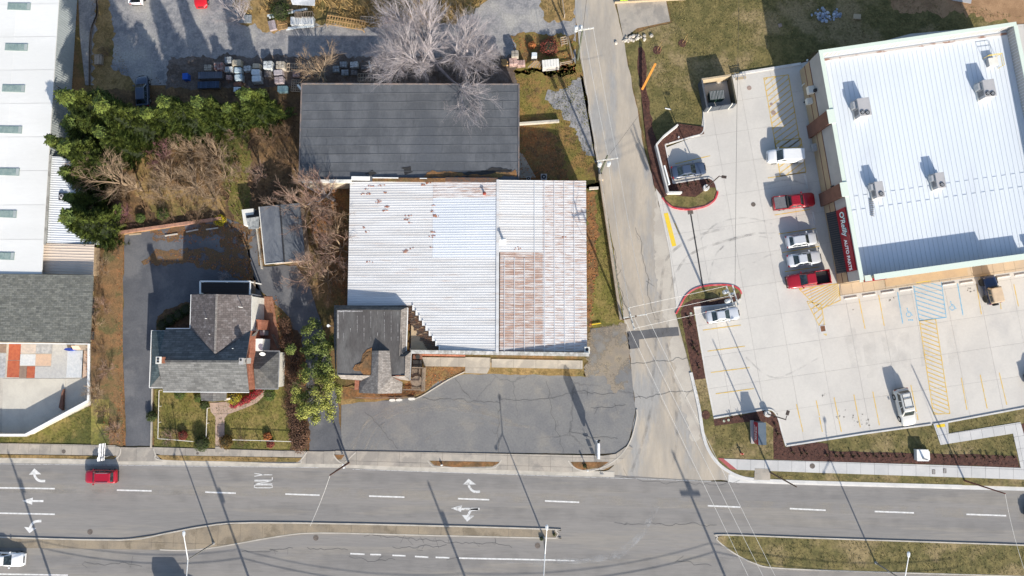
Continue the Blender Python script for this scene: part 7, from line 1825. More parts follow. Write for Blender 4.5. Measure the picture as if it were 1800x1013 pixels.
def crate(px, py, w, d, h, m, label, rz=0.0, name='crate', cat='crate', cap=None):
    c = P(px, py, h); r = empty(name, (c.x, c.y, 0), label, cat, rz=rz); W_, D_ = w / 12.5, d / 12.5
    b = MB(); b.box((0, 0, 0), (W_, D_, h - .08)); b.build('box', m, parent=r, local=True)
    n = max(2, int(W_ / .35))
    for k in range(n):
        b = MB(); b.box((-W_ / 2 + W_ * (k + .5) / n, 0, h - .08), (W_ / n - .03, D_ + .04, .06)); b.build('board', cap or m, parent=r, local=True)
crate(369, 132, 44, 12, .9, s_dk, 'long stack of dark slate slabs at the left end of the stone rows', .02, 'slab_stack', 'slab stack', mat('slate_slab', (0.10, 0.115, 0.15), (0.13, 0.145, 0.18), .6, 6, .12, .2, rand=.12))
crate(366, 149, 40, 12, .7, s_dk, 'lower stack of dark blue slabs half under the evergreens', .02, 'slab_stack', 'slab stack', mat('navy_slab', (0.045, 0.07, 0.12), bump=.2, rand=.2))
crate(417.5, 148, 15, 7, .8, m_brownband, 'reddish slatted pallet at the edge of the evergreens', .08, 'timber_pallet', 'pallet')
crate(417, 157, 14, 8, .9, w_wh, 'white covered box at the edge of the evergreens')
crate(496, 156, 18, 10, .9, mat('teal_sheet', (0.10, 0.18, 0.22), (0.14, 0.22, 0.25), 1, 5, .1, .1), 'teal covered crate with white top edge by the hedge corner')
crate(530.5, 36, 42, 14, 1.0, mat('white_board', (0.62, 0.63, 0.62), (0.54, 0.55, 0.54), .8, 6, .08, .1, rand=.06), 'stack of long white boards in the upper row', .02, 'board_stack', 'board stack')
crate(478, 44, 13, 17, .5, s_mv, 'grey mauve slab leaning at the left of the upper row', .25, 'slab_stack', 'slab stack')
crate(968, 111, 30, 13, 1.5, m_greystucco, 'white topped trailer box standing on the leaf litter', .09, 'trailer', 'trailer', m_siding)
crate(325, 134, 10, 11, .9, mat('blue_plastic', (0.02, 0.10, 0.45), bump=.1, rough=.4), 'bright blue plastic bin at the left end of the stone yard', .05, 'blue_bin', 'bin')
crate(430, 33, 24, 14, .3, s_gy, 'low grey slab stack under the thin bare tree', 0, 'slab_stack', 'slab stack')
crate(172, 104, 14, 18, .5, m_cellw, 'small wooden platform beside the narrow path', .02, 'platform', 'platform')
crate(680, 34, 18, 9, .5, s_pk, 'pinkish low stack right of the golden rack', 0, 'slab_stack', 'slab stack')
for i, (x0_, y0_, x1_, y1_) in enumerate(((503, 52, 552, 44), (505, 50, 553, 46), (470, 28, 540, 16), (473, 31, 520, 20), (552, 48, 590, 42), (480, 22, 515, 17))):
    b = MB(); b.bar(P(x0_, y0_, .3 + .1 * i), P(x1_, y1_, .3 + .12 * i), .28 if i < 4 else .12, .12); b.build('plank', w_wh if i in (0, 1, 2, 3) else m_cellw, label=['lowest white plank in front of the white boards', 'white plank just above the lowest one', 'long white plank lying towards the shed', 'white plank under the long one', 'thin brown plank right of the white boards', 'grey plank near the thin bare tree'][i], cat='plank')
rr = random.Random(9)
for i in range(7):
    b = MB(); p = P(928 + i * 3.2, 119, .4 + .08 * i); q = P(940 + i * 2.4, 108, .9); b.bar(p, q, .12, .08); b.build('lumber', m_oak if i % 2 else m_cellw, label=['first','second','third','fourth','fifth','sixth','seventh'][i] + ' plank from the left in the lumber heap left of the white trailer', cat='plank', group='heap of loose lumber')
for i in range(6):
    b = MB(); c = P(886 + (i % 3) * 1.5, 104 + i * 2.0, .6 + .1 * i); b.tube((c.x - .45, c.y, .2 + .12 * i), (c.x + .35, c.y + .05, .2 + .12 * i), .13, n=8); b.build('log', m_oak, label=['lowest','second','third','fourth','fifth','topmost'][i] + ' short log in the small stack left of the tan pallets', cat='log', group='small stack of logs')
st = empty('white_ornament', (*tuple(P(652, 118, 0))[:2], 0), 'white cross shaped garden ornament among the stone pallets', 'statue')
b = MB(); c = P(652, 118, .5); b.tube((c.x, c.y - .6, .2), (c.x - .15, c.y + .6, 1.1), .12, .08, n=8); b.build('trunk', m_wtrim, parent=st)
for s in (-1, 1): b = MB(); b.tube((c.x, c.y, .7), (c.x + s * .5, c.y + .25 * s, .9), .08, .05, n=6); b.build('arm', m_wtrim, parent=st)
b = MB(); b.slab([P(508, -8, 2.6), P(554, -8, 2.6), P(553, 10, 2.3), P(514, 8, 2.3)], .1)
sh = b.build('shed_roof', mat('patchy_white_roof', (0.50, 0.52, 0.54), (0.34, 0.36, 0.39), 1, 6, .15, .1), label='pale grey roof of a small shed at the top edge', cat='shed')
b = MB(); b.tube(P(524, 150.5, 1.2), P(530, 157.5, 3.4), .16, n=8); b.build('white_pipe', m_wtrim, label='white pipe at the corner of the flat roofed building', cat='pipe')
# wooden boundary fences
def rail_fence(pts, label, m=m_cellw, h=1.2):
    r = empty('yard_fence', (*XY(*pts[0]), 0), label, 'fence')
    for p, q in zip(pts[:-1], pts[1:]):
        a = Vector((*XY(*p), 0)); c = Vector((*XY(*q), 0)); n = max(1, int((c - a).length / 2.4))
        for k in range(n + 1):
            s = a.lerp(c, k / n); b = MB(); b.box((s.x, s.y, 0), (.13, .13, h)); b.build('post', m, parent=r)
        for z in (.45, 1.05): b = MB(); b.bar(a + Vector((0, 0, z)), c + Vector((0, 0, z)), .06, .14); b.build('rail', m, parent=r)
rail_fence([(998, 68), (1007, 112), (985, 116)], 'weathered rail fence near the top utility pole')
rail_fence([(985, -20), (992, 32)], 'rail fence beside the track at the top edge')
for i in range(2):
    b = MB(); strip_mesh(b, [XY(*p) for p in arc([(163 + i * 2, -40), (172, 20), (160 + i, 60), (158 + i, 150)])], .18, .2, .2); b.build('timber_edging', m_wood, label=['left timber edging along the path by the warehouse', 'right timber edging along the path by the warehouse'][i], cat='edging')
# ================================================================== TREES AND SHRUBS
def leafmat(name, c1, c2, isl=.35, s=.9, rough=.75):
    return mat(name, c1, c2, s, 4, .25, 0, island=isl, rough=rough, spec=.2)
l_ever = leafmat('evergreen_spray', (0.10, 0.125, 0.024), (0.055, 0.08, 0.02), .75, .5)
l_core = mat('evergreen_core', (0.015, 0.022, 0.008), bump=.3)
l_yel = leafmat('yellow_green_leaf', (0.29, 0.30, 0.07), (0.20, 0.22, 0.055), .45)
b_grey = mat('grey_bark', (0.24, 0.22, 0.23), (0.19, 0.17, 0.175), 2, 6, .2, .2)
b_pale = mat('pale_twig', (0.36, 0.33, 0.335), (0.29, 0.26, 0.27), .5, 3, .15, 0, island=.2)
b_tan = mat('tan_twig', (0.30, 0.22, 0.145), (0.24, 0.17, 0.115), .5, 3, .15, 0, island=.25)
b_red = mat('reddish_twig', (0.27, 0.195, 0.15), (0.25, 0.15, 0.115), .5, 3, .15, 0, island=.3)
b_brn = mat('brown_twig', (0.20, 0.13, 0.08), (0.15, 0.1, 0.062), .5, 3, .15, 0, island=.3)
b_prp = mat('purple_twig', (0.20, 0.085, 0.10), (0.16, 0.09, 0.085), .5, 3, .15, 0, island=.3)

def rotv(v, ax, a): return Matrix.Rotation(a, 3, ax) @ v
def bare_tree(seed, height, radius, nlimb=6, trunkh=.25, density=1.0, droop=0.0, levels=4, twig=.014, r0=None, spread=1.0, up=.55, brush=3):
    """returns (thick, thin) meshes' MB; limbs fan out then split again and again"""
    rr = random.Random(seed); TH, TN = MB(), MB(); r0 = r0 or height * .022
    def seg(b, p, q, ra, rb, n): b.tube(p, q, ra, rb, n=n, caps=False)
    def grow(p, d, L, r, lev):
        n = 4 if lev < 2 else 3
        pts = [p]; dd = d.copy()
        for i in range(n):
            dd = (dd + Vector((rr.gauss(0, .12), rr.gauss(0, .12), rr.gauss(0, .08) + (up * .12 if lev < 3 else 0) - droop * .1 * lev))).normalized()
            q = pts[-1] + dd * L / n; pts.append(q)
            ra = r * (1 - .55 * i / n); rb = r * (1 - .55 * (i + 1) / n)
            seg(TH if lev <= 1 else TN, pts[-2], q, max(ra, twig), max(rb, twig * .7), 5 if lev <= 1 else 3)
        if lev >= levels:
            for k in range(brush):
                q = pts[1 + k % n]; v = (dd + Vector((rr.gauss(0, .6), rr.gauss(0, .6), rr.gauss(0, .4)))).normalized() * L * rr.uniform(.5, 1.0); s = Vector((-v.y, v.x, .01)).normalized() * twig * .8
                TN.add([q - s, q + s, q + v], [(0, 1, 2)])
            return
        nc = [0, 5, 6, 6, 5][lev] if lev else nlimb
        nc = max(2, int(nc * density + rr.random()))
        for k in range(nc):
            t = rr.uniform(.25, 1.0); i = min(n - 1, int(t * n)); q = pts[i].lerp(pts[i + 1], t * n - i)
            ax = Vector((rr.gauss(0, 1), rr.gauss(0, 1), rr.gauss(0, 1))).normalized()
            nd = (rotv(dd, ax, rr.uniform(.35, .85)))
            if nd.z < -.2: nd.z *= -.5
            grow(q, nd.normalized(), L * rr.uniform(.48, .68), r * .5 * (1.1 - .4 * t), lev + 1)
    th = height * trunkh
    if th > .3:
        seg(TH, Vector((0, 0, -.1)), Vector((rr.gauss(0, .05), rr.gauss(0, .05), th)), r0, r0 * .85, 8)
    for k in range(nlimb):
        a = 2 * math.pi * (k + rr.uniform(-.3, .3)) / nlimb; el = rr.uniform(.55, 1.25)
        d = Vector((math.cos(a) * math.cos(el) * spread, math.sin(a) * math.cos(el) * spread, math.sin(el))).normalized()
        L = math.hypot(radius * math.cos(el), (height - th) * math.sin(el)) * .62
        grow(Vector((0, 0, th * rr.uniform(.8, 1.0))), d, L, r0 * .6, 1)
    return TH, TN
TREE_PROTO = {}
def proto(key, **kw):
    if key not in TREE_PROTO:
        a, b = bare_tree(**kw); o = []
        for nm, mb in (('trunk', a), ('crown', b)):
            me = bpy.data.meshes.new(nm); me.from_pydata(mb.v, [], mb.f); me.materials.append(b_tan); o.append(me)
        TREE_PROTO[key] = o
    return TREE_PROTO[key]
def put_tree(key, px, py, s, rz, label, mt=None, mc=None, cat='tree', group=None, name='bare_tree', lean=(0, 0), sz=1.0, z=0.0):
    me = TREE_PROTO[key]; c = XY(px, py)
    r = empty(name, (*c, z + bankz(px, py)), label, cat, group)
    r.rotation_euler = (lean[0], lean[1], rz); r.scale = (s, s, s * sz)
    for m_, nm, mm in zip(me, ('trunk', 'crown'), (mt or b_tan, mc or b_tan)):
        o = bpy.data.objects.new(nm, m_); COL.objects.link(o); o.parent = r
        o.material_slots[0].link = 'OBJECT'; o.material_slots[0].material = mm
    return r
proto('big', seed=21, height=12, radius=11, nlimb=9, trunkh=.18, density=1.1, levels=4, twig=.011, r0=.4, spread=1.35, up=.15, brush=4)
proto('mid', seed=5, height=8, radius=4.6, nlimb=7, trunkh=.15, density=.85, levels=4, twig=.011, r0=.22, brush=1)
proto('mid2', seed=8, height=8, radius=4.2, nlimb=6, trunkh=.3, density=.8, levels=4, twig=.011, r0=.21, brush=1)
proto('bush', seed=12, height=3.2, radius=3.0, nlimb=11, trunkh=.02, density=.85, levels=3, twig=.012, r0=.07, spread=1.2)
proto('bush2', seed=14, height=3.0, radius=2.6, nlimb=13, trunkh=.02, density=.8, levels=3, twig=.012, r0=.06, spread=1.1)
# the great grey tree, two trunks close together
put_tree('big', 768, 122, 1.05, .3, 'huge grey bare tree whose crown overhangs the flat roofed building', b_grey, b_pale)
put_tree('big', 716, 112, .62, 2.2, 'grey bare tree left of the huge one above the long rack', b_grey, b_pale)
put_tree('big', 838, 112, .50, 4.0, 'smaller grey bare tree right of the huge one', b_grey, b_pale)
put_tree('mid', 573, 142, .88, .5, 'multi stem bare tree with reddish tips among the stone pallets', mat('pale_bark', (0.34, 0.30, 0.23), (0.27, 0.23, 0.18), 2, 6, .2, .2), b_tan, lean=(-.25, 0))
put_tree('mid2', 588, 352, 1.2, 1.0, 'bare tree with red buds over the corner of the flat roofed building', b_grey, b_red, lean=(-.18, -.08))
put_tree('mid', 548, 362, 1.15, 2.4, 'bare tree leaning over the fence left of the leaf bank', b_tan, b_red, lean=(-.15, -.35))
put_tree('mid2', 596, 412, .85, 3.9, 'bare tree in the middle of the leaf bank beside the workshop', b_tan, b_brn, lean=(0, -.15))
put_tree('mid', 604, 440, .9, 5.1, 'bare tree touching the left edge of the workshop roof', b_tan, b_red)
put_tree('mid2', 572, 468, 1.05, .7, 'bare tree leaning over the driveway below the garage', b_tan, b_red, lean=(.05, -.3))
put_tree('mid', 578, 497, .8, 4.4, 'lowest bare tree of the leaf bank near the office roof', b_tan, b_brn, lean=(0, -.15))
put_tree('mid2', 466, 312, .62, 2.0, 'small reddish bare tree at the end of the grass corridor', b_red, b_red)
put_tree('mid', 430, 36, .75, 3.0, 'thin grey bare tree left of the white boards at the top', b_grey, b_pale)
put_tree('mid2', 402, 487, .32, 3.3, 'dead pale branch cluster in the back lot of the house', b_grey, b_pale, 'branch', name='fallen_branch')
put_tree('mid', 222, 325, 1.05, 3.5, 'tan bare tree beside the evergreens', b_tan, b_tan)
put_tree('mid2', 250, 335, .66, .5, 'small tan bare tree right of the evergreens', b_tan, b_tan)
put_tree('bush', 225, 378, .8, .5, 'purple pink bare shrub below the evergreens', b_prp, b_prp, 'shrub', name='shrub')
labs_ = ['upper left', 'upper middle', 'upper right', 'middle left', 'middle right', 'lower left', 'lower middle', 'lower right']
for i, (x, y, s) in enumerate(((290, 275, 1.1), (338, 266, 1.15), (382, 275, 1.15), (302, 318, 1.05), (398, 312, 1.1), (285, 345, .8), (345, 330, 1.3), (378, 350, .9))):
    put_tree('bush' if i % 2 else 'bush2', x, y, s * 1.12, i * .9, labs_[i] + ' bare shrub of the pale thicket in the middle of the field', b_tan, b_tan if i != 0 else b_prp, 'shrub', 'bare shrubs of the pale thicket', 'shrub')
pos_ = [(183, 505), (190, 540), (178, 575), (186, 615), (196, 650), (182, 690), (192, 725), (205, 758), (190, 470), (210, 440)]
nm_ = ['behind the tan wall', 'beside the shingled building corner', 'at the top right of the display yard', 'right of the display yard', 'right of the display yard wall', 'by the slanted yard wall', 'above the lawn corner', 'at the foot of the driveway strip', 'below the evergreens', 'at the top of the driveway strip']
for i, (x, y) in enumerate(pos_):
    put_tree('bush2' if i % 2 else 'bush', x, y, .62 + .12 * (i % 3), i * 1.3, 'brown bramble bush ' + nm_[i], b_brn, [b_brn, b_red, b_tan][i % 3], 'bush', 'bramble bushes along the driveway', 'bramble_bush', sz=.8)
for i, (x, y, s, m, lab) in enumerate(((300, 768, .55, b_red, 'bare pinkish shrub at the left of the front lawn'), (310, 762, .4, b_brn, 'small brown shrub behind the pinkish one'), (428, 775, .42, b_brn, 'bare brown shrub right of the golden round shrub'), (470, 455, .45, b_brn, 'low bare shrub beside the garage wall'),
        (300, 385, .6, b_brn, 'dark bare shrub above the garden wall'), (350, 385, .6, b_brn, 'second dark bare shrub above the garden wall'), (420, 300, .5, b_red, 'reddish bare shrub at the edge of the grass corridor'), (505, 240, .8, b_brn, 'bare shrub left of the flat roofed building, upper'), (508, 285, .8, b_brn, 'bare shrub left of the flat roofed building, lower'),
        (475, 245, .9, b_brn, 'wide bare shrub in the shade below the evergreens'), (490, 340, .7, b_brn, 'bare shrub above the garage'), (460, 350, .6, b_brn, 'bare shrub above the lean-to of the garage'), (310, 220, .8, b_brn, 'bare shrub hidden below the evergreen row'), (370, 232, .8, b_brn, 'second bare shrub below the evergreen row'), (420, 235, .8, b_red, 'third bare shrub below the evergreen row'), (190, 95, .5, b_brn, 'bare shrub on the dry strip beside the gravel yard'))):
    put_tree('bush2', x, y, s, i, lab, m, m, 'shrub', name='shrub')

# evergreens
def evergreen(seed, h, r, n=1500):
    rr = random.Random(seed); b = MB()
    for i in range(n):
        t = rr.random() ** .75; z = h * (.04 + .95 * t); prof = (1 - t) ** .62 * (1 + .12 * math.sin(t * 22 + seed)); R_ = r * max(.06, prof)
        a = rr.uniform(0, 2 * math.pi); lump = 1 + .22 * math.sin(a * 3 + t * 5 + seed) + .12 * math.sin(a * 7 + t * 11); R_ *= lump
        o = Vector((math.cos(a), math.sin(a), 0)); el = rr.uniform(.1, .8)
        d = (o * math.cos(el) + Vector((0, 0, math.sin(el)))).normalized()
        tip = o * R_ * rr.uniform(.82, 1.1) + Vector((0, 0, z)); L = rr.uniform(.9, 1.6); base = tip - d * L
        side = d.cross(Vector((0, 0, 1))).normalized(); side = (side + Vector((0, 0, rr.uniform(-.5, .5)))).normalized()
        w0 = L * .16
        b.add([base - side * w0 * .4, base + side * w0 * .4, tip + side * .015, tip - side * .015], [(0, 1, 2, 3)])
        for k in range(4):
            u = .15 + k * .22; p = base + d * L * u; ll = L * (.36 - .065 * k)
            for s in (1, -1):
                dd = (d * .75 + side * s * .75 + Vector((0, 0, rr.uniform(-.25, .25)))).normalized(); q = p + dd * ll; nn = dd.cross(side.cross(d)).normalized() * ll * .2
                b.add([p, p + dd * ll * .5 + nn, q, p + dd * ll * .5 - nn], [(0, 1, 2, 3)])
    core = MB(); core.loft([[(w * r * math.cos(a), w * r * math.sin(a), h * z) for a in [k * math.pi / 5 for k in range(10)]] for z, w in ((.03, .55), (.2, .6), (.5, .42), (.75, .24), (.93, .06))])  # opaque dark cone added inside the crown to block views through it
    return b, core
EV_P = []
for s, h, r in ((1, 9.5, 3.0), (2, 11, 3.6), (3, 8.5, 3.4)):
    a, c = evergreen(s, h * 1.22, r * .98, 2300); out = []
    for nm, mb, mm in (('crown', a, l_ever), ('dark_core', c, l_core)):
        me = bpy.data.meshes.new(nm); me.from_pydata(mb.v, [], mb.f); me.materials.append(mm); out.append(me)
    t = MB().tube((0, 0, -.1), (0, 0, h * .8), .22, .05, n=8); me = bpy.data.meshes.new('trunk'); me.from_pydata(t.v, [], t.f); me.materials.append(m_polewood); out.append(me)
    EV_P.append(out)
ev = [(474, 203, 0, .90, 'rightmost evergreen of the row, next to the stone pallets'), (428, 212, 2, .66, 'small evergreen left of the rightmost one'), (397, 215, 0, .86, 'evergreen above the reddish slatted pallet'), (352, 220, 1, .85, 'evergreen in the middle of the row below the dark slabs'),
      (308, 226, 2, .82, 'evergreen left of the middle of the row'), (268, 232, 1, 1.0, 'tall evergreen below the parked dark car'), (222, 225, 1, 1.08, 'tallest evergreen at the upper left corner of the row'), (178, 245, 2, .9, 'evergreen nearest to the warehouse wall at the top'),
      (240, 262, 0, .85, 'evergreen in the inner corner of the row'), (148, 272, 0, .78, 'upper evergreen overhanging the lean-to roof'), (188, 290, 1, .85, 'broad evergreen right of the lean-to'), (158, 318, 2, .72, 'middle evergreen overhanging the lean-to roof'),
      (168, 362, 0, .68, 'small evergreen near the purple shrub'), (182, 398, 2, .98, 'lowest evergreen at the corner of the tan outbuilding')]
for i, (x, y, k, s, lab) in enumerate(ev):
    r = empty('evergreen_tree', (*XY(x + (12 if x < 200 else 4), y + 4), 0), lab, 'evergreen tree', 'evergreen trees in an L shaped row', rz=i * 1.1); r.scale = (s, s, s)
    for me in EV_P[k]:
        o = bpy.data.objects.new(me.name, me); COL.objects.link(o); o.parent = r

# leafy crowns
def leaf_cloud(b, blobs, n, size, rr, up=.3, shell=.55):
    tot = sum(bl[3] ** 2 for bl in blobs)
    for (cx, cy, cz, r, sz) in blobs:
        for i in range(int(n * r * r / tot)):
            u = Vector((rr.gauss(0, 1), rr.gauss(0, 1), rr.gauss(0, 1))).normalized(); q = r * (shell + (1 - shell) * rr.random() ** .5) * (1 + .1 * math.sin(u.x * 9) * math.sin(u.y * 8))
            p = Vector((cx + u.x * q, cy + u.y * q, cz + u.z * q * sz))
            if p.z < .03: continue
            nn = (u + Vector((rr.gauss(0, .5), rr.gauss(0, .5), rr.gauss(0, .5) + up))).normalized(); t = nn.cross(Vector((rr.gauss(0, 1), rr.gauss(0, 1), rr.gauss(0, 1)))).normalized(); w = nn.cross(t); s = size * rr.uniform(.6, 1.3)
            b.add([p - t * s, p + w * s * .6, p + t * s, p - w * s * .6], [(0, 1, 2, 3)])
rr = random.Random(31)
c = XY(571, 686)
lt_ = empty('leafy_tree', (*c, 0), 'yellow green leafy tree beside the small office', 'tree')
th, tn_ = bare_tree(77, 7, 4, 7, .3, .7, levels=3, r0=.2)
for nm, mb in (('trunk', th), ('limbs', tn_)):
    me = bpy.data.meshes.new(nm); me.from_pydata(mb.v, [], mb.f); me.materials.append(m_polewood); o = bpy.data.objects.new(nm, me); COL.objects.link(o); o.parent = lt_
b = MB(); bl = []
for i in range(60):
    a = rr.uniform(0, 6.28); q = 3.2 * rr.random() ** .5; z = 3.0 + rr.uniform(0, 3.6) * (1 - q / 4.8); bl.append((q * math.cos(a) + .1, q * math.sin(a) * 1.2, z, rr.uniform(.45, 1.0), .7))
leaf_cloud(b, bl, 15000, .11, rr, shell=.1); b.build('crown', l_yel, parent=lt_, local=True)
c = XY(583, 612); r = empty('leafy_tree', (*c, 0), 'thinner green leafy tree behind the yellow green one, over the office roof edge', 'tree')
b = MB().tube((0, 0, 0), (0, 0, 4.5), .14, .06, n=8); b.build('trunk', m_polewood, parent=r, local=True)
b = MB(); bl = [(rr.gauss(-.4, 2.2), rr.gauss(0, 1.7), rr.uniform(2.4, 5.5), rr.uniform(.4, .9), .75) for i in range(42)]
leaf_cloud(b, bl, 8500, .11, rr, shell=.2); b.build('crown', leafmat('mid_green_leaf', (0.15, 0.18, 0.045), (0.10, 0.13, 0.035)), parent=r, local=True)
def shrub(px, py, r_, h, m, label, n=1600, size=.07, sx=1.0, name='shrub', cat='shrub', rz=0.0):
    c = XY(px, py); r = empty(name, (*c, 0), label, cat, rz=rz); b = MB()
    bl = [(0, 0, h * .45, r_ * .8, h / r_ * .55)] + [(sx * r_ * .45 * math.cos(a), r_ * .45 * math.sin(a), h * .5, r_ * .55, h / r_ * .5) for a in [k * 1.26 for k in range(5)]]
    leaf_cloud(b, bl, n, size, rr, shell=.8); b.build('foliage', m, parent=r, local=True)
    b = MB(); b.loft([[(w * r_ * sx * math.cos(a), w * r_ * math.sin(a), z) for a in [k * math.pi / 4 for k in range(8)]] for z, w in ((0, .6), (h * .4, .75), (h * .75, .45))]); b.build('stems', mat('dark_stems', (0.03, 0.03, 0.015), bump=.3), parent=r, local=True)
    return r
g_dk = leafmat('dark_green_leaf', (0.05, 0.07, 0.02), (0.035, 0.05, 0.015)); g_gold = leafmat('bronze_leaf', (0.14, 0.085, 0.02), (0.09, 0.06, 0.018)); g_or = leafmat('orange_leaf', (0.40, 0.15, 0.05), (0.33, 0.11, 0.04)); g_rd = leafmat('crimson_leaf', (0.38, 0.03, 0.05), (0.30, 0.05, 0.05)); g_mr = leafmat('maroon_leaf', (0.22, 0.055, 0.04), (0.17, 0.05, 0.035)); g_yg = leafmat('yellow_shrub_leaf', (0.30, 0.25, 0.02), (0.22, 0.2, 0.03)); g_mg = leafmat('green_leaf', (0.09, 0.13, 0.03), (0.07, 0.1, 0.025)); g_ylw = leafmat('bright_yellow_leaf', (0.55, 0.42, 0.02), (0.4, 0.33, 0.03))
shrub(359, 778, 1.25, 1.7, g_dk, 'large dark green round shrub left of the garden path', 2600)
shrub(401, 776, 1.1, 1.5, g_gold, 'bronze round shrub right of the garden path', 2200)
shrub(324, 765, .75, .9, g_mr, 'small reddish shrub on the front lawn left of the dark round one')
shrub(472, 767, .65, .8, g_or, 'small orange shrub at the lower right of the front lawn')
shrub(477, 780, .6, .8, g_mr, 'small maroon shrub just below the orange one')
shrub(270, 731, .85, 1.2, g_dk, 'dark shrub beside the driveway kerb at the front lawn')
shrub(414, 698, 1.15, 1.2, g_yg, 'yellow green round shrub right of the house porch', 1800)
shrub(362, 711, .7, 1.0, g_dk, 'dark green shrub at the left of the porch')
shrub(352, 698, .8, .9, g_mg, 'green shrub against the house wall left of the porch')
shrub(318, 692, .9, .7, g_mg, 'green ground shrub against the left of the house front')
shrub(476, 694, .95, 1.0, g_mg, 'green shrub below the sunroom corner')
shrub(388, 388, .9, .7, g_ylw, 'bright yellow flowering shrub at the end of the garden wall', 1400, .07, 1.3)
shrub(250, 384, .8, 1.0, g_mg, 'grey green shrub above the garden wall left of centre'); shrub(290, 378, 1.0, 1.2, g_mg, 'grey green shrub above the garden wall')
shrub(935, 742 - 660, .6, 1.0, g_or, 'orange leafed shrub beside the white machine crate'); shrub(966, 86, 1.5, 1.4, g_mr, 'wide reddish bush above the white trailer', 1500, .08)
shrub(952, 946, .28, .7, g_dk, 'small green plant at the foot of the median lamp', 400, .05); shrub(974, 939, .2, .5, g_dk, 'tiny green plant at the rounded tip of the median', 250, .05)
shrub(1028, 819, .3, .5, g_dk, 'small green plant in the kerb island near the street sign', 300, .05)
shrub(496, 24, 1.7, 1.6, g_dk, 'dark green shrub at the top near the pale shed roof', 2200, .09)
for i, (x, y) in enumerate(((413, 711), (424, 707), (436, 702), (447, 695), (455, 688))):
    shrub(x, y, .62, .7, g_rd, ['leftmost', 'second', 'middle', 'fourth', 'rightmost'][i] + ' crimson azalea of the row along the curved garden path', 900, .06, 1.2)
for i in range(8):
    x, y = 306 + i * 0 + (i % 2) * 14, 545 + i * 4
    if i < 4: shrub(288 + i * 14, 572 - i * 9, 1.0, .9, g_dk, ['first', 'second', 'third', 'fourth'][i] + ' dark shrub of the shaded bed beside the house, from the left', 700)
# clipped hedge strip between house and office driveways
hd = empty('hedge', (*XY(525, 700), 0), 'long reddish brown hedge between the house lawn and the office driveway', 'hedge')
b = MB(); bl = []
hp = [(507, 575, 1.0), (512, 600, 1.1), (516, 625, 1.2), (518, 650, 1.2), (517, 680, 1.1), (516, 705, 1.25), (519, 725, 1.35), (524, 745, 1.4), (527, 765, 1.4), (530, 782, 1.2)]
for x, y, r_ in hp:
    c = Vector((*XY(x, y), 0)) - hd.location
    for k in range(5): bl.append((c.x + rr.gauss(0, r_ * .3), c.y + rr.gauss(0, r_ * .5), rr.uniform(.5, 1.0), r_ * .7, .8))
leaf_cloud(b, bl, 13000, .085, rr, shell=.6); b.build('foliage', leafmat('russet_leaf', (0.15, 0.085, 0.055), (0.11, 0.06, 0.04), .5), parent=hd, local=True)
for i, (x, y, r_) in enumerate(hp):
    c = Vector((*XY(x, y), 0)) - hd.location
    me = TREE_PROTO['bush'][1]; o = bpy.data.objects.new('branches', me); COL.objects.link(o); o.parent = hd; o.location = c; o.scale = (.5, .5, .42); o.rotation_euler = (0, 0, i); o.material_slots[0].link = 'OBJECT'; o.material_slots[0].material = b_brn
# small bedding plants in the mulch of the car park
def sprig(px, py, z, label, h=.42, m=None):
    px += rr.uniform(-2, 2); h *= rr.uniform(.6, 1.3)
    c = XY(px, py); b = MB()
    for k in range(14):
        a = rr.uniform(0, 6.28); e = rr.uniform(.5, 1.4); L = h * rr.uniform(.6, 1.1); d = Vector((math.cos(a) * math.cos(e), math.sin(a) * math.cos(e), math.sin(e)))
        p = Vector((*c, z)); q = p + d * L; n = Vector((-d.y, d.x, 0)).normalized() * .03
        b.add([p - n, p + n, q + n * 1.8, q - n * 1.8], [(0, 1, 2, 3)])
    return b.build('bedding_plant', m or g_dk2, label=label, cat='plant', group='small plants in the mulch beds')
g_dk2 = leafmat('sprig_leaf', (0.055, 0.045, 0.025), (0.08, 0.05, 0.03))
sp_ = [(R8(970, 520), 'upper mulch strip'), (R8(985, 610), 'upper mulch strip'), (R8(1040, 840), 'upper mulch strip'), (R8(1050, 910), 'upper mulch strip'), ((1224, 622), 'upper mulch strip'), ((1228, 645), 'upper mulch strip'), ((1214, 570), 'upper mulch strip'),
       (R2(330, 635), 'mulch under the dark blue sedan'), (R2(428, 620), 'mulch under the dark blue sedan'), (R2(525, 605), 'mulch under the dark blue sedan'), (R2(685, 575), 'mulch under the dark blue sedan'),
       ((1362, 748), 'corner mulch bed'), ((1366, 762), 'corner mulch bed'), ((1285, 733), 'corner mulch bed'), ((1300, 731), 'corner mulch bed'), ((1393, 795), 'long lower mulch strip'), ((1405, 796), 'long lower mulch strip'), ((1416, 797), 'long lower mulch strip')] + [((1440 + k * 13.5, 800 + k * .1), 'long lower mulch strip') for k in range(1, 26) if k not in (12, 13, 14)]
rmem = {}
for (q, lab) in sp_:
    k = rmem[lab] = rmem.get(lab, -1) + 1
    sprig(*q, .17, NUM[k] + ' small dark plant of the ' + lab + (', counted from the top' if lab[0] == 'u' else ', counted from the left'))

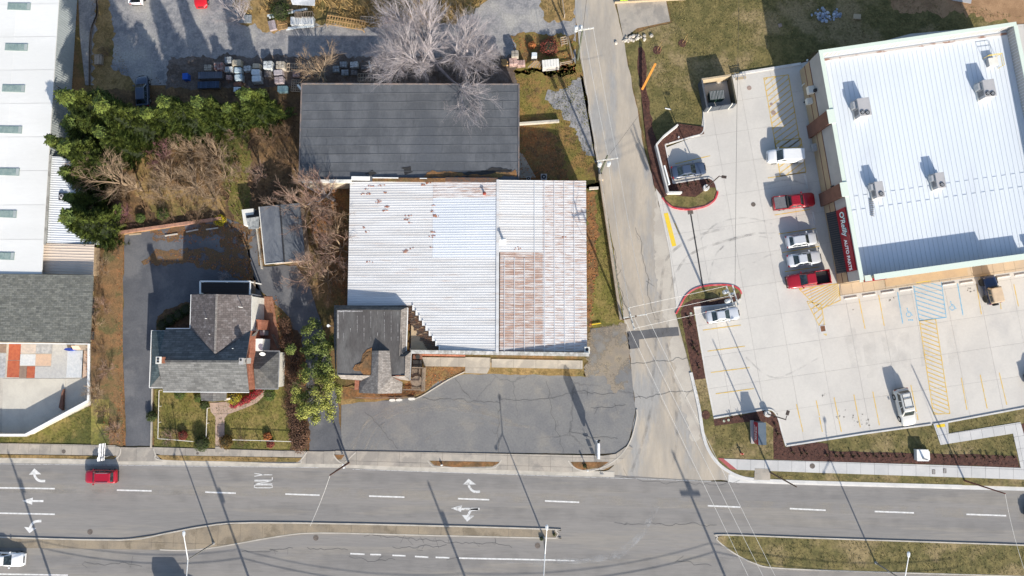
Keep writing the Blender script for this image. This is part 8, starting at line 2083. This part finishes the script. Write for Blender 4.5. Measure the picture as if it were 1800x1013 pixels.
# ================================================================== GROUND COVER
def bzw(x, y):
    # height of the bank under a world point (bank runs along the display yard)
    px = 935 + (x + 0) * 12.4; 
    for k in range(3):
        w = P(px, 600 - y * 12.2, 0); px += (x - w.x) * 12.3
    py = 600 - y * 12.2
    return bankz(px, py) * .96 + .08
def cover_stuff(name, polys, dens, m, mk, label=None, excl=(), seed=1, z=.02, maxn=20000):
    rr = random.Random(seed); b = MB()
    for pl in polys:
        zz = z
        if isinstance(pl, tuple): pl, zz = pl
        P_ = [XY(*p) for p in pl]
        n_ = len(P_); ar = abs(sum(P_[i][0] * P_[(i + 1) % n_][1] - P_[(i + 1) % n_][0] * P_[i][1] for i in range(n_))) / 2
        for x, y in scatter(P_, min(maxn, int(ar * dens)), rr):
            nz = noise.noise(Vector((x * .35, y * .35, seed)))
            if nz < -.15 and rr.random() < .7: continue
            mk(b, x, y, zz(x, y) if callable(zz) else zz, rr)
    return b.build(name, m, kind='stuff', label=label)
def mk_leaf(b, x, y, z, rr):
    s = rr.uniform(.05, .13); a = rr.uniform(0, 6.28); h = rr.uniform(.01, .07); c, d = math.cos(a) * s, math.sin(a) * s
    b.add([(x - c, y - d, z + rr.uniform(0, h)), (x + d * .7, y - c * .7, z + .01), (x + c, y + d, z + h), (x - d * .7, y + c * .7, z + rr.uniform(0, h))], [(0, 1, 2, 3)])
def mk_tuft(b, x, y, z, rr):
    for k in range(2):
        a = rr.uniform(0, 6.28); s = rr.uniform(.02, .05); h = rr.uniform(.06, .16); lx, ly = rr.gauss(0, .09), rr.gauss(0, .09)
        b.add([(x - math.cos(a) * s, y - math.sin(a) * s, z), (x + math.cos(a) * s, y + math.sin(a) * s, z), (x + lx, y + ly, z + h)], [(0, 1, 2)])
def mk_stalk(b, x, y, z, rr):
    for k in range(4):
        a = rr.uniform(0, 6.28); s = .05; h = rr.uniform(.35, 1.0); lx, ly = rr.gauss(0, .4), rr.gauss(0, .4)
        b.add([(x - math.cos(a) * s, y - math.sin(a) * s, z), (x + math.cos(a) * s, y + math.sin(a) * s, z), (x + lx, y + ly, z + h)], [(0, 1, 2)])
m_lf = leafmat('fallen_leaf', (0.34, 0.13, 0.045), (0.24, 0.10, 0.045), .45)
m_lfb = leafmat('fallen_brown_leaf', (0.17, 0.085, 0.045), (0.13, 0.075, 0.04), .45)
m_tf = leafmat('grass_tuft', (0.17, 0.155, 0.045), (0.115, 0.125, 0.03), .4)
m_tfd = leafmat('dry_grass_tuft', (0.36, 0.26, 0.12), (0.26, 0.19, 0.09), .4)
cover_stuff('fallen_leaves', [[(532, 332), (615, 328), (608, 535), (592, 545), (560, 440), (540, 380)], [(1031, 338), (1046, 342), (1050, 480), (1040, 574), (1031, 574)], [(290, 445), (436, 455), (445, 495), (330, 458)], [(265, 408), (430, 394), (436, 440), (300, 425)],
    [(912, 218), (960, 225), (1000, 320), (914, 320)], ([(164, 430), (214, 426), (217, 700), (218, 782), (196, 782), (164, 700)], bzw), [(605, 682), (700, 690), (745, 645), (820, 646), (742, 692), (690, 702)], [(897, 64), (1010, 62), (1012, 128), (910, 128)], [(757, 811), (878, 813), (864, 819), (800, 820)], [(490, 565), (536, 600), (545, 792), (514, 790), (500, 700)],
    [(470, 525), (488, 520), (520, 600), (505, 640), (490, 600)]], 9, m_lf, mk_leaf, seed=3, z=.075)
cover_stuff('fallen_leaves', [[(178, 165), (528, 155), (533, 415), (440, 465), (428, 398), (212, 408)], [(430, 400), (450, 470), (560, 560), (540, 590), (500, 500)], [(240, 140), (700, 102), (690, 140), (260, 170)]], 3.0, m_lfb, mk_leaf, seed=4, z=.03)
cover_stuff('grass_tufts', [[(906, 125), (1020, 114), (1050, 300), (980, 320), (960, 222), (912, 215)], [(1050, 340), (1060, 330), (1096, 545), (1060, 572), (1046, 560)], ([(272, 690), (500, 686), (518, 700), (536, 790), (272, 784)], .055), [(-20, 767), (50, 767), (155, 714), (198, 779), (-20, 779)],
    [(380, 212), (430, 206), (440, 385), (415, 390), (398, 340)]], 22, m_tf, mk_tuft, seed=5, z=.03, maxn=14000)
m_tfn = leafmat('lot_grass_tuft', (0.21, 0.175, 0.075), (0.14, 0.13, 0.045), .35)
cover_stuff('grass_tufts', [[(1140, 52), (1182, 42), (1176, 0), (1560, -20), (1800, 30), (1430, 90), (1406, 111), (1290, 129), (1232, 138), (1234, 222), (1190, 216), (1150, 240), (1140, 100)],
    ([(1256, 750), (1312, 743), (1358, 753), (1358, 806), (1262, 803), (1240, 770)], .15), ([(1218, 670), (1239, 668), (1253, 736), (1256, 748), (1236, 750)], .15), ([(1456, 778), (1640, 748), (1652, 783), (1780, 764), (1785, 799), (1460, 791)], .15),
    ([(1668, 762), (1668, 745), (1800, 722), (1800, 740)], .15), ([(1276, 944), (1800, 960), (1800, 1010), (1440, 999), (1320, 985)], .15), ([(1222, 508), (1290, 504), (1298, 513), (1220, 526), (1205, 530)], .15), ([(1190, 550), (1197, 548), (1218, 668), (1214, 655)], .15)], 14, m_tfn, mk_tuft, seed=6, z=.03, maxn=16000)
cover_stuff('grass_tufts', [[(160, -10), (195, 20), (203, 70), (230, 135), (160, 158)], ([(0, 799), (200, 803), (196, 806), (0, 804)], .145), ([(282, 802), (528, 806), (520, 811), (292, 808)], .145), ([(746, 645), (820, 646), (815, 656), (770, 670)], .06), ([(864, 649), (1024, 652), (1026, 661), (864, 657)], .06),
    [(945, -10), (1008, -10), (1008, 34), (960, 32)], ([(1318, 832), (1440, 836), (1800, 848), (1800, 852), (1320, 838)], .15)], 16, m_tfd, mk_tuft, seed=7, z=.03)
cover_stuff('tall_dry_grass', [[(425, -10), (870, -10), (838, 12), (790, 43), (720, 38), (640, 48), (560, 20), (500, 10), (440, 30)]], 6, leafmat('straw', (0.42, 0.29, 0.12), (0.33, 0.22, 0.09), .45), mk_stalk, seed=8, z=.02)
cover_stuff('brush', [[(180, 170), (525, 160), (530, 400), (440, 440), (400, 398), (210, 408)], [(166, 440), (205, 440), (212, 760), (185, 720), (165, 640)]], 1.6, leafmat('dead_stalk', (0.22, 0.14, 0.08), (0.15, 0.09, 0.055), .45), mk_stalk, seed=9, z=.02)
m_chip = leafmat('mulch_chip', (0.095, 0.042, 0.033), (0.05, 0.024, 0.02), .5)
cover_stuff('mulch_chips', [([(1198, 548), (1206, 534), (1262, 525), (1297, 517), (1289, 531), (1218, 540), (1239, 664), (1220, 667)], .17), ([(1256, 740), (1345, 723), (1365, 735), (1379, 787), (1436, 778), (1455, 794), (1785, 801), (1790, 821), (1440, 810), (1360, 806), (1359, 752), (1345, 743)], .17),
    ([(1157, 252), (1190, 220), (1236, 226), (1236, 235), (1171, 255), (1185, 325), (1238, 317), (1254, 326), (1225, 345), (1180, 340), (1160, 320)], .17), ([(1122, 86), (1133, 90), (1140, 190), (1165, 335), (1150, 320), (1128, 175)], .04)], 14, m_chip, mk_leaf, seed=10)
